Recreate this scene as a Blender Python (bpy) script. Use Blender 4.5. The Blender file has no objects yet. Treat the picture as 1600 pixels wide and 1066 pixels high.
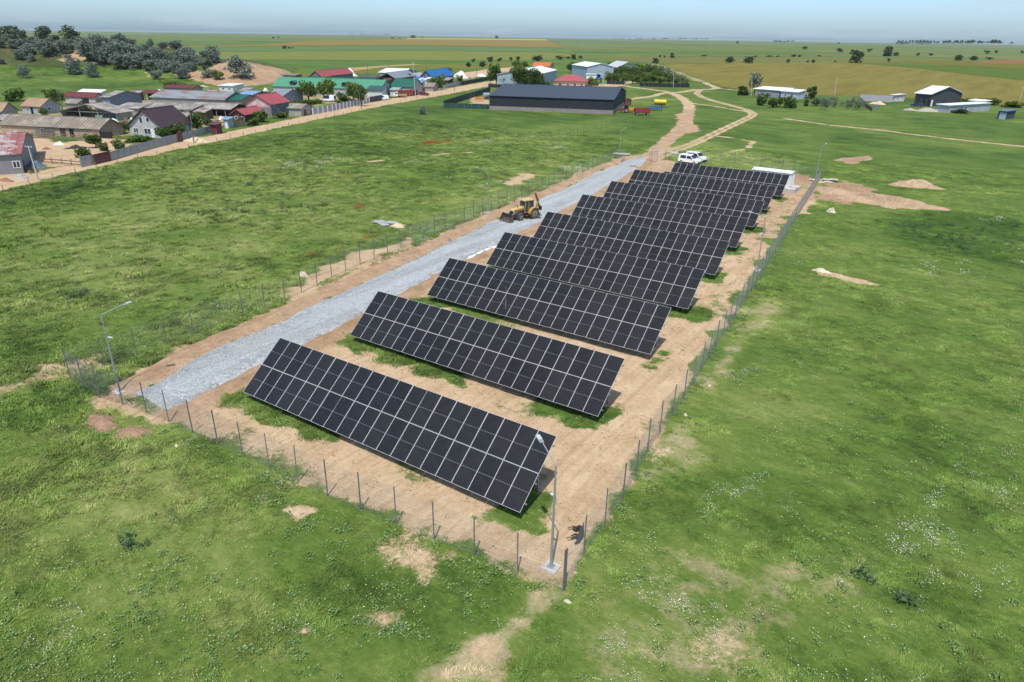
import bpy, bmesh, math, random
import numpy as np
from mathutils import Vector, Matrix
R = math.radians
sc = bpy.context.scene
COL = sc.collection

# ------------------------------------------------------------------ camera, sky, sun, exposure
CAM_H, FPX = 23.473, 1064.05
PITCH, ROLL, YAW = R(24.0992), R(0.82891), R(-33.57484)
cp_, sp_ = math.cos(PITCH), math.sin(PITCH)
FW = np.array([math.sin(YAW)*cp_, math.cos(YAW)*cp_, -sp_])
R0 = np.array([math.cos(YAW), -math.sin(YAW), 0.0]); U0 = np.cross(R0, FW)
RT = math.cos(ROLL)*R0 + math.sin(ROLL)*U0
UP = -math.sin(ROLL)*R0 + math.cos(ROLL)*U0
CAM = np.array([0, 0, CAM_H])
cd = bpy.data.cameras.new('camera'); cam = bpy.data.objects.new('camera', cd); COL.objects.link(cam)
cam.matrix_world = Matrix(((RT[0], UP[0], -FW[0], 0), (RT[1], UP[1], -FW[1], 0), (RT[2], UP[2], -FW[2], CAM_H), (0, 0, 0, 1)))
cd.sensor_width = 36.0; cd.lens = FPX/1600*36; cd.clip_start = 0.5; cd.clip_end = 60000
sc.camera = cam
SUN_EL, SUN_AZ = R(65.0), R(157.0)          # azimuth from +Y towards +X
w = bpy.data.worlds.new('World'); sc.world = w; w.use_nodes = True
nt = w.node_tree; nt.nodes.clear()
wo = nt.nodes.new('ShaderNodeOutputWorld'); bg = nt.nodes.new('ShaderNodeBackground')
sky = nt.nodes.new('ShaderNodeTexSky'); sky.sky_type = 'NISHITA'; sky.sun_disc = False
sky.sun_elevation = SUN_EL; sky.sun_rotation = SUN_AZ
sky.altitude = 60; sky.air_density = 1.0; sky.dust_density = 1.2; sky.ozone_density = 2.0
bg.inputs['Strength'].default_value = 0.14
# thin high cloud veil: procedural noise over the sky direction
tc = nt.nodes.new('ShaderNodeTexCoord'); mp = nt.nodes.new('ShaderNodeMapping'); mp.inputs['Scale'].default_value = (4, 4, 42)
ns = nt.nodes.new('ShaderNodeTexNoise'); ns.inputs['Scale'].default_value = 1.6; ns.inputs['Detail'].default_value = 6; ns.inputs['Roughness'].default_value = 0.6
rp = nt.nodes.new('ShaderNodeValToRGB'); rp.color_ramp.elements[0].position = 0.50; rp.color_ramp.elements[1].position = 0.85
rp.color_ramp.elements[0].color = (0, 0, 0, 1); rp.color_ramp.elements[1].color = (0.7, 0.7, 0.7, 1)
mx = nt.nodes.new('ShaderNodeMix'); mx.data_type = 'RGBA'; mx.inputs[7].default_value = (3.6, 4.4, 5.1, 1)
gm = nt.nodes.new('ShaderNodeMix'); gm.data_type = 'RGBA'; gm.blend_type = 'MULTIPLY'; gm.inputs[0].default_value = 1.0; gm.inputs[7].default_value = (0.90, 1.12, 1.48, 1)
sxz = nt.nodes.new('ShaderNodeSeparateXYZ'); el = nt.nodes.new('ShaderNodeMapRange'); el.inputs['From Max'].default_value = 0.45
tm = nt.nodes.new('ShaderNodeMix'); tm.data_type = 'RGBA'; tm.inputs[6].default_value = (0.80, 1.06, 1.46, 1); tm.inputs[7].default_value = (1.0, 1.0, 0.98, 1)
for a, b in ((tc.outputs['Generated'], mp.inputs['Vector']), (mp.outputs['Vector'], ns.inputs['Vector']), (ns.outputs['Fac'], rp.inputs['Fac']),
             (rp.outputs['Color'], mx.inputs[0]), (sky.outputs['Color'], gm.inputs[6]), (gm.outputs[2], mx.inputs[6]), (mx.outputs[2], bg.inputs['Color']), (tc.outputs['Generated'], sxz.inputs[0]), (sxz.outputs[2], el.inputs['Value']), (el.outputs[0], tm.inputs[0]), (tm.outputs[2], gm.inputs[7]), (bg.outputs[0], wo.inputs['Surface'])):
    nt.links.new(a, b)
sd = bpy.data.lights.new('sun', 'SUN'); sd.energy = 3.8; sd.angle = R(0.55); sd.color = (1.0, 0.955, 0.88)
sun = bpy.data.objects.new('sun', sd); COL.objects.link(sun)
to_sun = Vector((math.sin(SUN_AZ)*math.cos(SUN_EL), math.cos(SUN_AZ)*math.cos(SUN_EL), math.sin(SUN_EL)))
sun.rotation_euler = to_sun.to_track_quat('Z', 'Y').to_euler(); sun.location = (0, 0, 80)
sc.view_settings.view_transform = 'Standard'; sc.view_settings.look = 'None'
sc.view_settings.exposure = 0.16; sc.view_settings.gamma = 1.0
sc.render.engine = 'CYCLES'; sc.cycles.max_bounces = 5; sc.cycles.diffuse_bounces = 2; sc.cycles.glossy_bounces = 2
sc.cycles.transparent_max_bounces = 8; sc.cycles.use_denoising = True
try: sc.cycles.denoiser = 'OPENIMAGEDENOISE'
except Exception: pass

# ------------------------------------------------------------------ helpers
rng = np.random.default_rng(7); random.seed(7)
def G(x, y, z=0.0):
    """world point at height z seen at survey-photo position x, y (1600 x 1066)"""
    d = FW*FPX + RT*(x-800) + UP*(533-y)
    t = (z-CAM_H)/d[2]
    return CAM + t*d
def P2(p):
    d = np.asarray(p, float)-CAM; zz = d@FW
    return 800+FPX*(d@RT)/zz, 533-FPX*(d@UP)/zz
def Hpx(bx, by, ty, z=0.0):
    b = G(bx, by, z); lo, hi = -5.0, 90.0
    for _ in range(50):
        m = (lo+hi)/2
        if P2(b+np.array([0, 0, m]))[1] > ty: lo = m
        else: hi = m
    return m
def sm(a, b, x):
    t = np.clip((x-a)/(b-a), 0, 1); return t*t*(3-2*t)
def vnoise(x, y, s, seed=0):
    x = np.asarray(x, float)/s; y = np.asarray(y, float)/s
    xi = np.floor(x).astype(np.int64); yi = np.floor(y).astype(np.int64)
    fx = x-xi; fy = y-yi; fx = fx*fx*(3-2*fx); fy = fy*fy*(3-2*fy)
    def h(a, b):
        n = (a*374761393 + b*668265263 + seed*974634821) & 0x7fffffff
        n = ((n ^ (n >> 13))*1274126177) & 0x7fffffff
        return ((n ^ (n >> 16)) & 0xffff)/65535.0
    return (h(xi, yi)*(1-fx)+h(xi+1, yi)*fx)*(1-fy)+(h(xi, yi+1)*(1-fx)+h(xi+1, yi+1)*fx)*fy
def fbm(x, y, s, seed=0, o=4):
    t = 0; a = 0.5; n = 0
    for i in range(o):
        t = t+a*vnoise(x, y, s, seed+i); n += a; a *= .5; s *= .5
    return t/n
def poly_sd(x, y, poly):
    """signed distance, positive inside"""
    p = np.asarray(poly, float)[:, :2]; n = len(p)
    d2 = np.full(x.shape, 1e18); ins = np.zeros(x.shape, bool)
    for i in range(n):
        a = p[i]; b = p[(i+1) % n]; e = b-a
        L = max(e@e, 1e-9)
        t = np.clip(((x-a[0])*e[0]+(y-a[1])*e[1])/L, 0, 1)
        d2 = np.minimum(d2, (x-a[0]-t*e[0])**2+(y-a[1]-t*e[1])**2)
        if a[1] != b[1]:
            c = ((a[1] > y) != (b[1] > y)) & (x < (b[0]-a[0])*(y-a[1])/(b[1]-a[1])+a[0])
            ins ^= c
    return np.where(ins, 1, -1)*np.sqrt(d2)
def line_d(x, y, pts):
    p = np.asarray(pts, float)[:, :2]; d2 = np.full(x.shape, 1e18)
    for a, b in zip(p[:-1], p[1:]):
        e = b-a; L = max(e@e, 1e-9)
        t = np.clip(((x-a[0])*e[0]+(y-a[1])*e[1])/L, 0, 1)
        d2 = np.minimum(d2, (x-a[0]-t*e[0])**2+(y-a[1]-t*e[1])**2)
    return np.sqrt(d2)
def PX(*pts, z=0.0): return [tuple(G(a, b, z)[:2]) for a, b in pts]

def tag(o, label=None, cat=None, group=None, kind=None):
    if label: o['label'] = label
    if cat: o['category'] = cat
    if group: o['group'] = group
    if kind: o['kind'] = kind
    return o
def thing(name, label, cat, loc=(0, 0, 0), rz=0.0, group=None):
    o = bpy.data.objects.new(name, None); COL.objects.link(o); o.empty_display_size = 0.5
    o.location = tuple(float(v) for v in loc); o.rotation_euler = (0, 0, rz)
    return tag(o, label, cat, group)
class MB:
    def __init__(s): s.v = []; s.f = []; s.m = []
    def add(s, vs, fs, mi=0):
        n = len(s.v); s.v += [tuple(float(c) for c in p) for p in vs]
        for f in fs: s.f.append(tuple(n+i for i in f)); s.m.append(mi)
        return s
    def box(s, x0, x1, y0, y1, z0, z1, mi=0):
        return s.add([(x0, y0, z0), (x1, y0, z0), (x1, y1, z0), (x0, y1, z0), (x0, y0, z1), (x1, y0, z1), (x1, y1, z1), (x0, y1, z1)],
                     [(3, 2, 1, 0), (4, 5, 6, 7), (0, 1, 5, 4), (1, 2, 6, 5), (2, 3, 7, 6), (3, 0, 4, 7)], mi)
    def obox(s, c, size, M=None, mi=0):
        a, b, d = (v/2 for v in size); vs = []
        for z in (-d, d):
            for x, y in ((-a, -b), (a, -b), (a, b), (-a, b)):
                p = Vector((x, y, z)); p = M @ p if M is not None else p
                vs.append(Vector(c)+p)
        return s.add(vs, [(3, 2, 1, 0), (4, 5, 6, 7), (0, 1, 5, 4), (1, 2, 6, 5), (2, 3, 7, 6), (3, 0, 4, 7)], mi)
    def bar(s, p0, p1, wx, wy=None, mi=0):
        p0 = Vector(p0); p1 = Vector(p1); d = p1-p0
        M = d.to_track_quat('Z', 'Y').to_matrix()
        return s.obox((p0+p1)/2, (wx, wy or wx, d.length), M, mi)
    def tube(s, p0, p1, r0, r1=None, n=8, mi=0):
        r1 = r0 if r1 is None else r1
        p0 = Vector(p0); p1 = Vector(p1); q = (p1-p0).to_track_quat('Z', 'Y'); vs = []
        for p, r in ((p0, r0), (p1, r1)):
            for i in range(n):
                a = 2*math.pi*i/n; vs.append(p+q @ Vector((r*math.cos(a), r*math.sin(a), 0)))
        fs = [(i, (i+1) % n, n+(i+1) % n, n+i) for i in range(n)]+[tuple(range(n-1, -1, -1)), tuple(range(n, 2*n))]
        return s.add(vs, fs, mi)
    def prism(s, prof, y0, y1, mi=0, inset=None):
        """profile in x,z extruded along y; inset(z) narrows the sides"""
        n = len(prof); iy = inset or (lambda x, z: 0.0)
        vs = [(x, y0+iy(x, z), z) for x, z in prof]+[(x, y1-iy(x, z), z) for x, z in prof]
        fs = [(i, i+n, (i+1) % n+n, (i+1) % n) for i in range(n)]+[tuple(range(n)), tuple(range(2*n-1, n-1, -1))]
        return s.add(vs, fs, mi)
    def slab(s, q, t, mi=0):
        """quad (counter-clockwise from above) given thickness t downward"""
        q = [Vector(p) for p in q]; n = (q[1]-q[0]).cross(q[2]-q[0]).normalized()
        b = [p-n*t for p in q]
        return s.add(q+b, [(0, 1, 2, 3), (7, 6, 5, 4), (0, 4, 5, 1), (1, 5, 6, 2), (2, 6, 7, 3), (3, 7, 4, 0)], mi)
    def disc(s, c, axis, r, w, n=14, mi=0):
        c = Vector(c); a = Vector(axis).normalized(); return s.tube(c-a*w/2, c+a*w/2, r, r, n, mi)
    def build(s, name, mats, parent=None, smooth=False, bevel=0, loc=None):
        me = bpy.data.meshes.new(name); me.from_pydata(s.v, [], s.f)
        mats = mats if isinstance(mats, (list, tuple)) else [mats]
        for m in mats: me.materials.append(m)
        if len(mats) > 1: me.polygons.foreach_set('material_index', s.m)
        if smooth: me.polygons.foreach_set('use_smooth', [True]*len(me.polygons))
        bm = bmesh.new(); bm.from_mesh(me); bmesh.ops.recalc_face_normals(bm, faces=bm.faces) if not getattr(s, 'keep', False) else None
        bm.to_mesh(me); bm.free(); me.update()
        o = bpy.data.objects.new(name, me); COL.objects.link(o)
        if parent: o.parent = parent
        if loc is not None: o.location = tuple(float(v) for v in loc)
        if bevel:
            b = o.modifiers.new('bevel', 'BEVEL'); b.width = bevel; b.segments = 2; b.limit_method = 'ANGLE'
        return o
def copy_tree(o, parent=None):
    c = o.copy(); COL.objects.link(c)
    if parent: c.parent = parent
    for ch in list(o.children): copy_tree(ch, c)
    return c

# ------------------------------------------------------------------ materials
MATS = {}
def new_mat(name):
    m = bpy.data.materials.new(name); m.use_nodes = True
    return m, m.node_tree, m.node_tree.nodes['Principled BSDF']
def paint(name, col, rough=0.6, metal=0.0, var=0.25, scale=1.5, bump=0.0, col2=None, thr=0.55, scale2=0.8, stretch=(1, 1, 1), coord='Object', spec=0.5):
    if name in MATS: return MATS[name]
    m, t, b = new_mat(name); N = t.nodes; L = t.links
    tc = N.new('ShaderNodeTexCoord'); mp = N.new('ShaderNodeMapping'); mp.inputs['Scale'].default_value = stretch
    L.new(tc.outputs[coord], mp.inputs['Vector'])
    n = N.new('ShaderNodeTexNoise'); n.inputs['Scale'].default_value = scale; n.inputs['Detail'].default_value = 6; n.inputs['Roughness'].default_value = 0.65
    L.new(mp.outputs[0], n.inputs['Vector'])
    r = N.new('ShaderNodeMapRange'); r.inputs['From Min'].default_value = 0.25; r.inputs['From Max'].default_value = 0.75
    r.inputs['To Min'].default_value = 1-var; r.inputs['To Max'].default_value = 1+var*0.6
    L.new(n.outputs['Fac'], r.inputs['Value'])
    src = None
    if col2:
        n2 = N.new('ShaderNodeTexNoise'); n2.inputs['Scale'].default_value = scale2; n2.inputs['Detail'].default_value = 8; n2.inputs['Roughness'].default_value = 0.7
        L.new(mp.outputs[0], n2.inputs['Vector'])
        r2 = N.new('ShaderNodeMapRange'); r2.inputs['From Min'].default_value = thr-0.05; r2.inputs['From Max'].default_value = thr+0.05
        L.new(n2.outputs['Fac'], r2.inputs['Value'])
        mc = N.new('ShaderNodeMix'); mc.data_type = 'RGBA'; mc.inputs[6].default_value = (*col, 1); mc.inputs[7].default_value = (*col2, 1)
        L.new(r2.outputs[0], mc.inputs[0]); src = mc.outputs[2]
    mul = N.new('ShaderNodeMix'); mul.data_type = 'RGBA'; mul.blend_type = 'MULTIPLY'; mul.inputs[0].default_value = 1
    if src: L.new(src, mul.inputs[6])
    else: mul.inputs[6].default_value = (*col, 1)
    L.new(r.outputs[0], mul.inputs[7]); L.new(mul.outputs[2], b.inputs['Base Color'])
    b.inputs['Roughness'].default_value = rough; b.inputs['Metallic'].default_value = metal; b.inputs['Specular IOR Level'].default_value = spec
    if bump:
        bp = N.new('ShaderNodeBump'); bp.inputs['Strength'].default_value = bump; bp.inputs['Distance'].default_value = 0.05
        L.new(n.outputs['Fac'], bp.inputs['Height']); L.new(bp.outputs[0], b.inputs['Normal'])
    MATS[name] = m; return m
def node_noise(N, L, vec, scale, detail=5, rough=0.6, stretch=None, rot=0.0):
    if stretch:
        mp = N.new('ShaderNodeMapping'); mp.inputs['Scale'].default_value = stretch; mp.inputs['Rotation'].default_value = (0, 0, rot); L.new(vec, mp.inputs['Vector']); vec = mp.outputs[0]
    n = N.new('ShaderNodeTexNoise'); n.inputs['Scale'].default_value = scale; n.inputs['Detail'].default_value = detail; n.inputs['Roughness'].default_value = rough
    L.new(vec, n.inputs['Vector']); return n.outputs['Fac']
def node_ramp(N, L, val, stops):
    r = N.new('ShaderNodeValToRGB'); e = r.color_ramp.elements
    while len(e) < len(stops): e.new(0.5)
    for k, (p, c) in zip(e, stops): k.position = p; k.color = (*c, 1) if len(c) == 3 else c
    L.new(val, r.inputs['Fac']); return r.outputs['Color']
def node_mix(N, L, fac, a, b, mode='MIX'):
    m = N.new('ShaderNodeMix'); m.data_type = 'RGBA'; m.blend_type = mode
    for s, i in ((fac, 0), (a, 6), (b, 7)):
        if hasattr(s, 'links'): L.new(s, m.inputs[i])
        else: m.inputs[i].default_value = s if i == 0 else (*s, 1)
    return m.outputs[2]
def node_math(N, L, op, a, b=0.0, c=None, clamp=False):
    m = N.new('ShaderNodeMath'); m.operation = op; m.use_clamp = clamp
    for i, s in enumerate((a, b) if c is None else (a, b, c)):
        if hasattr(s, 'links'): L.new(s, m.inputs[i])
        else: m.inputs[i].default_value = s
    return m.outputs[0]
def node_range(N, L, v, a, b, c=0.0, d=1.0):
    r = N.new('ShaderNodeMapRange'); r.inputs['From Min'].default_value = a; r.inputs['From Max'].default_value = b
    r.inputs['To Min'].default_value = c; r.inputs['To Max'].default_value = d; L.new(v, r.inputs['Value']); return r.outputs[0]
def grass_colour(N, L, pos, dry, lush):
    """colour of the meadow as a function of the place: patches, wind streaks, tufts"""
    big = node_noise(N, L, pos, 0.022, 4, 0.55)
    mid = node_noise(N, L, pos, 0.11, 5, 0.62, (1, 2.0, 1), R(35))
    stk = node_noise(N, L, pos, 0.62, 6, 0.7, (1, 2.0, 1), R(28))
    fin = node_noise(N, L, pos, 3.6, 6, 0.78, (1, 1.35, 1), R(28))
    v = node_math(N, L, 'MULTIPLY_ADD', big, 0.38, node_math(N, L, 'MULTIPLY_ADD', mid, 0.5, node_math(N, L, 'MULTIPLY', stk, 0.42)))
    v = node_math(N, L, 'MULTIPLY_ADD', fin, 0.42, v)
    v = node_math(N, L, 'SUBTRACT', node_math(N, L, 'MULTIPLY_ADD', dry, 0.30, v), 0.37)
    v = node_math(N, L, 'ADD', v, node_math(N, L, 'MULTIPLY', lush, -0.17))
    c = node_ramp(N, L, v, [(0.28, (0.035, 0.071, 0.011)), (0.40, (0.074, 0.128, 0.021)), (0.51, (0.117, 0.173, 0.034)), (0.63, (0.192, 0.228, 0.064)), (0.78, (0.305, 0.302, 0.125))])
    d = node_noise(N, L, pos, 0.42, 6, 0.72)
    dm = node_range(N, L, node_math(N, L, 'ADD', node_math(N, L, 'MULTIPLY', d, 0.95), dry), 0.80, 1.02)
    dcol = node_ramp(N, L, fin, [(0.3, (0.250, 0.210, 0.100)), (0.7, (0.470, 0.390, 0.240))])
    return node_mix(N, L, dm, c, dcol), fin, stk
def attr(N, name, inst=False):
    a = N.new('ShaderNodeAttribute'); a.attribute_name = name
    if inst: a.attribute_type = 'INSTANCER'
    return a.outputs['Fac']
def ground_material():
    m, t, b = new_mat('meadow_ground'); N = t.nodes; L = t.links
    geo = N.new('ShaderNodeNewGeometry'); pos = geo.outputs['Position']
    soil, dry, lush, red = (attr(N, n) for n in ('soil', 'dry', 'lush', 'red'))
    g, fin, stk = grass_colour(N, L, pos, dry, lush)
    s1 = node_noise(N, L, pos, 0.35, 6, 0.65); s2 = node_noise(N, L, pos, 3.0, 6, 0.7); s3 = node_noise(N, L, pos, 14.0, 3, 0.7)
    sv = node_math(N, L, 'MULTIPLY_ADD', s1, 0.5, node_math(N, L, 'MULTIPLY_ADD', s2, 0.4, node_math(N, L, 'MULTIPLY', s3, 0.25)))
    sc1 = node_ramp(N, L, sv, [(0.36, (0.290, 0.195, 0.110)), (0.52, (0.455, 0.325, 0.195)), (0.66, (0.560, 0.420, 0.270)), (0.80, (0.64, 0.52, 0.37))])
    sc2 = node_ramp(N, L, sv, [(0.36, (0.165, 0.095, 0.056)), (0.55, (0.320, 0.205, 0.125)), (0.74, (0.47, 0.33, 0.215))])
    scol = node_mix(N, L, red, sc1, sc2)
    sp = node_noise(N, L, pos, 26.0, 2, 0.8); scol = node_mix(N, L, 1.0, scol, node_ramp(N, L, sp, [(0.34, (0.72, 0.70, 0.68)), (0.5, (1, 1, 1)), (0.68, (1.18, 1.18, 1.18))]), 'MULTIPLY')
    rut = node_noise(N, L, pos, 1.0, 4, 0.6, (2.6, 0.12, 1), R(8)); scol = node_mix(N, L, 1.0, scol, node_ramp(N, L, rut, [(0.36, (0.87, 0.85, 0.83)), (0.52, (1, 1, 1)), (0.7, (1.05, 1.05, 1.05))]), 'MULTIPLY')
    # pebbles: small pale stones in the bare soil
    vo = N.new('ShaderNodeTexVoronoi'); vo.inputs['Scale'].default_value = 3.1; L.new(pos, vo.inputs['Vector'])
    peb = node_range(N, L, vo.outputs['Distance'], 0.13, 0.10)
    pebr = node_range(N, L, vo.outputs['Color'], 0.62, 0.66)
    pm = node_math(N, L, 'MULTIPLY', node_math(N, L, 'MULTIPLY', peb, pebr), 0.75)
    scol = node_mix(N, L, pm, scol, (0.62, 0.52, 0.40))
    e = node_math(N, L, 'ADD', soil, node_math(N, L, 'MULTIPLY', node_math(N, L, 'SUBTRACT', node_math(N, L, 'MULTIPLY_ADD', s2, 0.62, node_math(N, L, 'MULTIPLY_ADD', s3, 0.42, node_math(N, L, 'MULTIPLY', s1, 0.42))), 0.73), 1.25))
    e = node_range(N, L, e, 0.40, 0.62)
    rough_h = node_range(N, L, lush, 0.95, 1.5, 0.0, 0.9)
    g = node_mix(N, L, rough_h, g, node_ramp(N, L, node_noise(N, L, pos, 0.09, 7, 0.7), [(0.3, (0.040, 0.058, 0.018)), (0.5, (0.072, 0.084, 0.030)), (0.68, (0.135, 0.115, 0.052))]))
    col = node_mix(N, L, e, g, scol)
    L.new(col, b.inputs['Base Color']); b.inputs['Roughness'].default_value = 0.95; b.inputs['Specular IOR Level'].default_value = 0.15
    bh = node_math(N, L, 'ADD', node_math(N, L, 'MULTIPLY', fin, 0.5), node_math(N, L, 'ADD', node_math(N, L, 'MULTIPLY', s2, 0.6), node_math(N, L, 'MULTIPLY', s3, 0.2)))
    bp = N.new('ShaderNodeBump'); bp.inputs['Strength'].default_value = 0.55; bp.inputs['Distance'].default_value = 0.22
    L.new(bh, bp.inputs['Height']); L.new(bp.outputs[0], b.inputs['Normal'])
    return m
GROUND = ground_material()
def foliage(name, cols, trans=0.3, scale=0.35):
    m, t, b = new_mat(name); N = t.nodes; L = t.links
    oi = N.new('ShaderNodeObjectInfo'); geo = N.new('ShaderNodeNewGeometry')
    n = node_noise(N, L, geo.outputs['Position'], scale, 3, 0.6)
    v = node_math(N, L, 'ADD', node_math(N, L, 'MULTIPLY', geo.outputs['Random Per Island'], 0.45), node_math(N, L, 'ADD', node_math(N, L, 'MULTIPLY', n, 0.45), node_math(N, L, 'MULTIPLY', oi.outputs['Random'], 0.2)))
    c = node_ramp(N, L, v, [(0.25, cols[0]), (0.55, cols[1]), (0.85, cols[2])])
    L.new(c, b.inputs['Base Color']); b.inputs['Roughness'].default_value = 0.75; b.inputs['Specular IOR Level'].default_value = 0.2
    tr = N.new('ShaderNodeBsdfTranslucent'); L.new(c, tr.inputs['Color'])
    ms = N.new('ShaderNodeMixShader'); ms.inputs[0].default_value = trans
    out = N['Material Output']; L.new(b.outputs[0], ms.inputs[1]); L.new(tr.outputs[0], ms.inputs[2]); L.new(ms.outputs[0], out.inputs['Surface'])
    return m

# ------------------------------------------------------------------ terrain
HP = [(-320, 128, 50, 1.4), (0, 128, 57, 1.4), (60, 128, 59, 1.4), (100, 128, 63, 1.38), (150, 128, 67, 1.35), (200, 127, 73, 1.33), (230, 127, 75, 1.3), (260, 128, 76, 1.3), (300, 130, 79, 1.28),
      (322, 131, 94, 1.2), (352, 131, 96.5, 1.18), (371, 131, 96, 1.18), (387, 131, 98.5, 1.18), (416, 130, 103.5, 1.15), (442, 128, 109, 1.1), (465, 124, 119, 1.1), (490, 122, 122, 1.1)]
hb, hr0, hr1, hh = [], [], [], []
for px, yb, yc, k in HP:
    g = G(px, yb); r0 = math.hypot(g[0], g[1]); r1 = r0*k
    d = FW*FPX+RT*(px-800)+UP*(533-yc)
    hb.append(math.atan2(g[0], g[1])); hr0.append(r0); hr1.append(r1); hh.append(max(0.0, CAM_H+r1*d[2]/math.hypot(d[0], d[1])))
hh[-1] = 0.0; hh[-2] = min(hh[-2], 1.0)
def terrain(x, y):
    x = np.asarray(x, float); y = np.asarray(y, float)
    b = np.arctan2(x, y); r = np.hypot(x, y)
    r0 = np.interp(b, hb, hr0); r1 = np.interp(b, hb, hr1); H = np.interp(b, hb, hh, right=0.0)
    n = fbm(x, y, 38, 5, 3)-0.5
    t = (r-r0)/np.maximum(r1-r0, 1)+n*0.35*sm(0.0, 0.3, (r-r0)/np.maximum(r1-r0, 1))*(1-sm(0.8, 1.0, (r-r0)/np.maximum(r1-r0, 1)))
    up = sm(-0.02, 1.0, t); dn = 1-sm(0.1, 0.9, (r-r1)/(r1*0.6))
    return H*up*dn*np.where(y > 20, 1, 0)
def GT(px, py):
    """point of the terrain surface seen at survey-photo position"""
    d = FW*FPX+RT*(px-800)+UP*(533-py); d = d/np.linalg.norm(d)
    prev = 60.0
    for t in np.arange(60, 1500, 2.0):
        p = CAM+d*t
        if p[2] <= float(terrain(p[0], p[1])):
            lo, hi = prev, t
            for _ in range(20):
                m = (lo+hi)/2; q = CAM+d*m
                if q[2] <= float(terrain(q[0], q[1])): hi = m
                else: lo = m
            return CAM+d*hi
        prev = t
    return G(px, py)
# --- patches of bare earth, dry and lush growth (ground positions)
GL = [(214, 616), (253, 594), (296, 567), (340, 545), (383, 526), (445, 504), (481, 482), (537, 458), (603, 426), (675, 392), (773, 344), (842, 312), (880, 295.5), (925, 273), (955, 261), (985, 249), (1000, 246)]
GR = [(258, 644), (300, 632), (322, 616), (352, 601), (399, 576), (482, 538), (511, 524), (568, 492), (624, 463), (681, 431.5), (760, 392), (840, 351), (899, 319), (934, 301.5), (985, 271.5), (1005, 259.5), (1011, 249)]
def resample(p, n):
    p = np.array(p, float); d = np.r_[0, np.cumsum(np.linalg.norm(np.diff(p, axis=0), axis=1))]
    t = np.linspace(0, d[-1], n); return np.stack([np.interp(t, d, p[:, 0]), np.interp(t, d, p[:, 1])], -1)
SITE = [(-43.5, 20.5), (-38, 19.9), (-30, 20.2), (-25, 20.4), (-17.5, 21.0), (-11.9, 21.8), (-12.1, 27), (-13.0, 36), (-13.9, 43), (-15.6, 58), (-18.5, 80), (-21.9, 112), (-24.0, 131), (-20, 133), (-6, 128), (-2, 124), (-9, 119), (-18, 123), (-30, 132), (-57, 141), (-58.2, 140), (-55, 104), (-49.5, 70), (-46.5, 52), (-48, 42), (-41, 26)]
def side(A, B, off):
    A = resample(PX(*A), 40); B = resample(PX(*B), 40); d = A-B; d /= np.linalg.norm(d, axis=1)[:, None]
    return A+d*off
BERM_L = side(GL, GR, 1.5); BERM_R = side(GR, GL, 0.75)
TAB = [(-38.64, 24.45), (-39.88, 35.71), (-40.95, 46.75), (-42.08, 58.03), (-43.32, 69.32), (-44.71, 81.1), (-45.84, 92.38), (-47.19, 103.83), (-44.45, 114.91)]
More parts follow.
